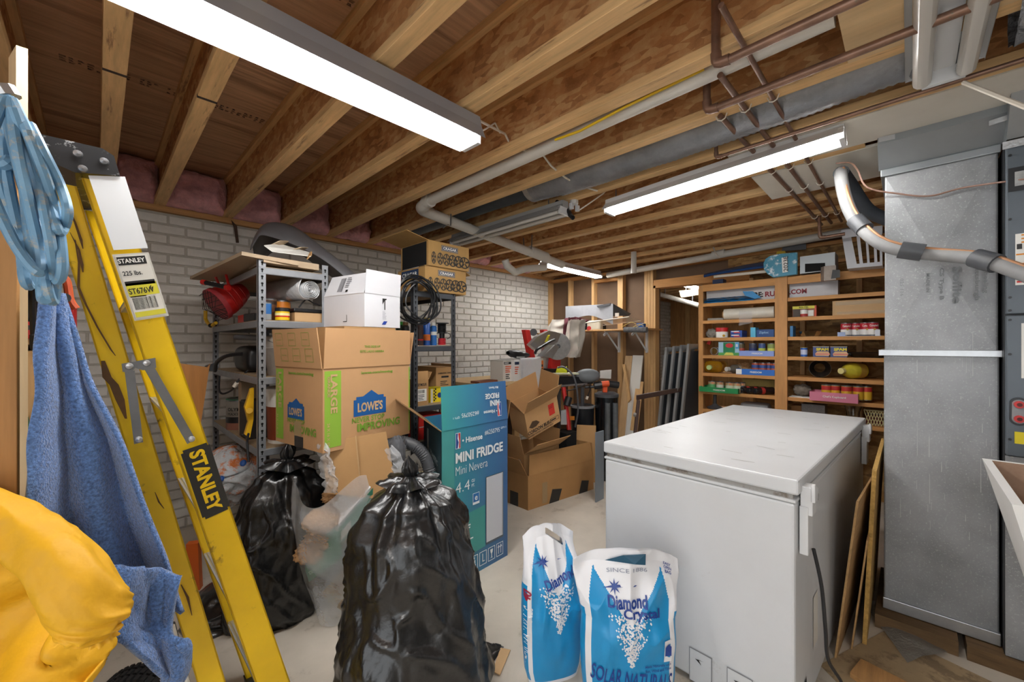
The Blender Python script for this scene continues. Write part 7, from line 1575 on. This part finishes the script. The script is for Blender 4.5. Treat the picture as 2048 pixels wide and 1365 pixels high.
# left shelves with odds and ends
t = thing('pine_shelf', 'pine shelf frame behind the blue towel', 'shelf', (-.35, 2.5, 0))
part(t, 'upright', MB().box((-.19, 2.1, 0), (-.10, 2.14, 1.6)), STUD)
part(t, 'upright', MB().box((-.34, 2.6, 0), (-.25, 2.64, 1.6)), STUD)
for z in (.55, 1.02, 1.40): part(t, 'shelf_board', MB().box((-.8, 2.1, z-.02), (-.07, 2.7, z)), LUMX)
for i in range(6): solo('paint_tray', MB().box((-.5, 2.16, 1.022+.022*i), (-.17, 2.6, 1.04+.022*i)), flat(['8d8c87', '75746e', '9a9992', '6a6963', '8a8983', 'a2a19a'][i], .6), ['lowest', 'second lowest', 'third lowest', 'third highest', 'second highest', 'highest'][i] + ' grey sheet in the stack on the pine shelf', 'sheet', 'stacked grey sheets')
solo('white_bag', crumple((-.22, 2.2, .70), .12, .1, .14, 3), mat('bag_white', srgb('d5d5d8'), .4), 'white plastic bag on the pine shelf behind the towel', 'bag', smooth=2)
solo('yellow_bin', MB().box((-.25, 2.12, .56), (-.10, 2.3, .64)), flat('e6b91c', .5), 'yellow plastic box edge on the pine shelf behind the towel', 'box')
solo('cardboard_box', MB().box((-.6, 2.05, 0), (-.05, 2.5, .5)), CARD, 'brown carton on the floor behind the towel', 'box', bevel=.003)
solo('garden_hose', MB().tube(smooth_path([P(40, 870, Y=2.089), P(48, 850, Y=2.089), P(44, 835, Y=2.089), P(38, 850, Y=2.089), P(46, 862, Y=2.089)]), .012, 8), flat('4f8a6a', .5), 'green hose loop on the pine shelf behind the towel', 'hose')
t = thing('jigsaw', 'red and black power tool hanging behind the blue hose', 'tool', P(60, 620, Y=1.75))
part(t, 'grip', MB().cyl(P(32, 560, Y=1.75), P(80, 572, Y=1.75), .04, 14), BLK, 30); part(t, 'red_nose', MB().lathe([(.03, 0), (.034, .012), (.02, .02), (.012, .0)], 16, P(82, 573, Y=1.74), (.6, -.7, -.1)), RED, 30)
part(t, 'body', MB().obox(P(36, 640, Y=1.75), P(80, 645, Y=1.75) - P(36, 640, Y=1.75), (0, .08, 0), (0, 0, .12)), BLK, bevel=.008)
part(t, 'shoe', MB().obox(P(34, 656, Y=1.72), P(86, 664, Y=1.72) - P(34, 656, Y=1.72), (0, .14, 0), (0, 0, .012)), GREYD)
part(t, 'plug', MB().obox(P(58, 700, Y=1.7), P(76, 702, Y=1.7) - P(58, 700, Y=1.7), (0, .03, 0), (0, 0, .045)), BLK, bevel=.006); part(t, 'cord', MB().tube(smooth_path([P(68, 685, Y=1.71), P(66, 670, Y=1.71), P(65, 600, Y=1.68), P(70, 560, Y=1.66), P(90, 600, Y=1.66)]), .006, 6), BLK)
part(t, 'hook_bar', MB().cyl(P(80, 598, Y=1.55), P(132, 596, Y=1.48), .011, 10), BLK, 30)
solo('extension_cord', MB().tube(smooth_path([P(105, 480, Y=1.85), P(118, 500, Y=1.85), P(110, 545, Y=1.85), P(132, 560, Y=1.85), P(140, 600, Y=1.85), P(152, 618, Y=1.85)]), .010, 8), flat('c9552c', .5), 'orange cord hanging behind the yellow ladder', 'cord', smooth=30)
solo('red_case', MB().box((-.2, 2.05, 1.42), (-.05, 2.2, 1.56)), RED, 'red case on the top pine shelf behind the hose', 'case', bevel=.01)
# blue air hose coil
HOSE = mat('hose_blue', srgb('6f9ab9'), .45, var=(14, .18), dirt=(45, srgb('b3a88f'), .62, .6))
t = thing('air_hose', 'coiled pale blue air hose hanging at the left edge', 'hose', P(60, 500, Y=1.3))
loops = [((8, 195), (-30, 330), (20, 470), (75, 545), (78, 500), (40, 330), (20, 200)), ((18, 195), (60, 330), (85, 440), (92, 545), (80, 565), (60, 480), (40, 300), (15, 200)), ((5, 205), (10, 330), (40, 480), (50, 560), (62, 560), (60, 430), (30, 260), (15, 195)), ((25, 200), (70, 300), (110, 420), (125, 530), (112, 560), (100, 480), (70, 340), (28, 215)), ((10, 215), (40, 340), (75, 470), (95, 580), (108, 600), (110, 520), (85, 400), (35, 230)), ((0, 215), (-5, 330), (25, 440), (60, 520), (72, 470), (35, 330), (12, 215)), ((60, 250), (85, 300), (120, 370), (135, 420), (128, 455), (115, 460), (95, 400), (55, 260)), ((15, 200), (48, 310), (70, 420), (80, 480), (84, 590), (92, 600))]
for i, lp in enumerate(loops):
    part(t, 'hose_loop', MB().tube(smooth_path([P(u, v, Y=1.22 + .035*(i % 3) - .03*((j % 2))) for j, (u, v) in enumerate(lp)], 8), .0088, 8), HOSE, 30)
part(t, 'hose_band', MB().tube(smooth_path([P(2, 330, Y=1.26), P(16, 328, Y=1.25), P(18, 322, Y=1.26), P(10, 318, Y=1.28)]), .012, 8), HOSE, 30)
part(t, 'hose_fitting', MB().cyl(P(0, 175, Y=1.27), P(14, 196, Y=1.27), .022, 10), ALU, 30)
# blue towel
TWL = mat('towel_blue', srgb('5b7fb8'), .95, var=(160, .5, 2), bump=(260, .9, .006), sheen=.5)
t = thing('bath_towel', 'fluffy blue towel hanging from a hook in front of the ladder', 'towel', P(220, 1330, Y=1.28))
Lk = [(92, 590), (84, 680), (78, 780), (66, 880), (58, 980), (52, 1060), (60, 1120)]
Rk = [(122, 588), (160, 680), (200, 780), (245, 880), (285, 980), (330, 1100), (362, 1200)]
LP_ = smooth_path([P(u, v, Y=1.40) for u, v in Lk], 8); RP_ = smooth_path([P(u, v, Y=1.43) for u, v in Rk], 8); nT = len(LP_)
def towf(u, v):
    i = min(nT-1, int(round(v*(nT-1)))); a, c = LP_[i], RP_[i]; p = a.lerp(c, u)
    fold = .05*v**.6*(math.sin(u*12+.8+v*.8)*.7 + math.sin(u*5+2)*.6) + .008*noise.noise(V((u*5, v*6, 0)))
    edge = 0
    return p + V((0, -fold - .02, 0)) + V((.006*noise.noise(V((v*5, u*3, 5))), 0, 0))
o = part(t, 'hanging_cloth', MB().grid(140, nT*1, towf), TWL, 2); md = o.modifiers.new('t', 'SOLIDIFY'); md.thickness = .012
L2 = [(240, 1130), (232, 1230), (240, 1290)]; R2 = [(345, 1150), (368, 1280), (366, 1365)]
l2 = smooth_path([P(u, v, Y=1.30) for u, v in ((205, 1120), (205, 1200), (225, 1262), (255, 1290), (300, 1335), (330, 1365))], 6); r2 = smooth_path([P(u, v, Y=1.33) for u, v in ((360, 1150), (345, 1240), (350, 1268), (371, 1285), (369, 1330), (352, 1368))], 6); n2 = len(l2)
o = part(t, 'lower_fold', MB().grid(60, n2, lambda u, v: l2[min(n2-1, int(round(v*(n2-1))))].lerp(r2[min(n2-1, int(round(v*(n2-1))))], u) + V((0, -.03*math.sin(u*6.5+v*3)*.7 - .015*noise.noise(V((u*6, v*6, 2))), 0))), TWL, 2); md = o.modifiers.new('t', 'SOLIDIFY'); md.thickness = .014
hem = smooth_path([P(108, 586, Y=1.38), P(96, 640, Y=1.37), P(88, 720, Y=1.36), P(80, 800, Y=1.36)], 6)
part(t, 'hem', MB().tube(hem, .004, 6), mat('hem_pale', srgb('8aa6d0'), .9), 2)
# yellow rain jacket
JKT = mat('jacket_yellow', srgb('dba40c'), .6, var=(5, .12), bump=(8, .5, .03), dirt=(14, srgb('8a7440'), .76, .5))
t = thing('rain_jacket', 'bright yellow rain jacket with a gathered cuff at lower left', 'jacket', P(60, 1400, D=0.784))
sl = smooth_path([P(-120, 1000, D=.80), P(-20, 1030, D=.79), P(55, 1072, D=.78), P(112, 1124, D=.76), P(156, 1176, D=.75), P(186, 1218, D=.75), P(198, 1246, D=.755), P(203, 1262, D=.76)], 10)
nS = len(sl)
def slf(u, v):
    i = min(nS-1, int(round(v*(nS-1)))); c = sl[i]; d = (sl[min(nS-1, i+1)] - sl[max(0, i-1)]).normalized(); x, y = frame(d, V((0, 0, 1)))
    k = i/(nS-1); r = .040 + .010*math.sin(k*2.0) if k < .8 else .050*(1-((k-.8)/.2)**1.9*.76)
    a = u*6.283
    pl = max(0, (k-.68)/.32)
    r *= 1 + .13*pl*math.sin(a*10 + 2*noise.noise(V((a, k*3, 0)))) + .16*noise.noise(V((math.cos(a)*1.4, math.sin(a)*1.4, k*4))) + .07*ridg(V((math.cos(a)*1.6+k*5, math.sin(a)*1.6, k*5)))
    return c + (x*math.cos(a) + y*math.sin(a))*r
part(t, 'sleeve', MB().grid(120, nS, slf, wrap=True), JKT, 2)
dC = (sl[-1]-sl[-3]).normalized(); xC, yC = frame(dC)
part(t, 'cuff', MB().grid(60, 8, lambda u, v: sl[-1] + dC*(.02*v-.004) + (xC*math.cos(u*6.283) + yC*math.sin(u*6.283))*(.013+.010*v*(1+.35*math.sin(u*62))), wrap=True), JKT, 2)
tp = smooth_path([P(u, v, D=.86) for u, v in ((-200, 1060), (-60, 1070), (60, 1120), (130, 1190), (185, 1268), (203, 1290))], 8); bt = smooth_path([P(u, v, D=.80) for u, v in ((-200, 1500), (-60, 1500), (60, 1500), (120, 1500), (165, 1500), (196, 1500))], 8); nJ = len(tp)
def jbf(u, v):
    p = tp[int(round(u*(nJ-1)))].lerp(bt[int(round(u*(nJ-1)))], v)
    dg = u*2.2 + v*1.4
    return p + V((.715, .699, 0))*(.030*math.sin(dg*6) + .045*noise.noise(V((u*3.2, v*2.6, 7))) + .035*(1-abs(noise.noise(V((dg*1.7, u*1.2-v*2, 4)))*2)) - .05*math.sin(v*2.4) - .01)
o = part(t, 'body_panel', MB().grid(nJ, 60, jbf), JKT, 2); md = o.modifiers.new('t', 'SOLIDIFY'); md.thickness = .004
# tyre and white line behind the towel
t = thing('cart_tyre', 'black knobbly tyre under the towel at lower left', 'tyre', P(270, 1440, D=1.35))
tc_ = P(275, 1435, D=1.42); ta = V((.75, -.66, .1)).normalized()
part(t, 'tyre_body', MB().lathe([(.09, -.055), (.135, -.06), (.155, -.03), (.158, 0), (.155, .03), (.135, .06), (.09, .055)], 48, tc_, V((.62, .78, 0))), mat('rubber', srgb('222326'), .7, var=(20, .2)), 40)
tr = MB(); ax_ = V((.62, .78, 0)).normalized(); xa, ya = frame(ax_)
for i in range(48):
    a = i*2*math.pi/48; d = xa*math.cos(a) + ya*math.sin(a); e = ax_.cross(d)
    for s in (-.042, -.012, .018): tr.obox(tc_ + d*.150 + ax_*s - e*.006, e*.012, ax_*.022, d*.014)
part(t, 'tread_blocks', tr, mat('rubber', (0,0,0)))
t = thing('hand_truck', 'dark metal hand truck plate with a white edge behind the tyre', 'hand truck', P(372, 1365, Y=1.62))
part(t, 'toe_plate', MB().slab([P(330, 1440, Y=1.62), P(400, 1440, Y=1.62), P(352, 1250, Y=1.62), P(336, 1250, Y=1.62)], .02), mat('truck_dark', srgb('2b3138'), .4)); part(t, 'white_edge', MB().cyl(P(395, 1440, Y=1.6), P(345, 1252, Y=1.6), .006, 8), PAPER, 30)
solo('orange_board', MB().slab([P(358, 727, Y=3.2), P(350, 880, Y=3.2), P(397, 880, Y=3.2), P(420, 728, Y=3.2), P(415, 735, Y=3.2)], .02), mat('orange_pine', srgb('bd7f3f'), .55, var=(5, .15), stretch=(6, 6, .6), dirt=(3, srgb('7a4520'), .75, .8)), 'knotty orange pine board standing against the white wall', 'board')
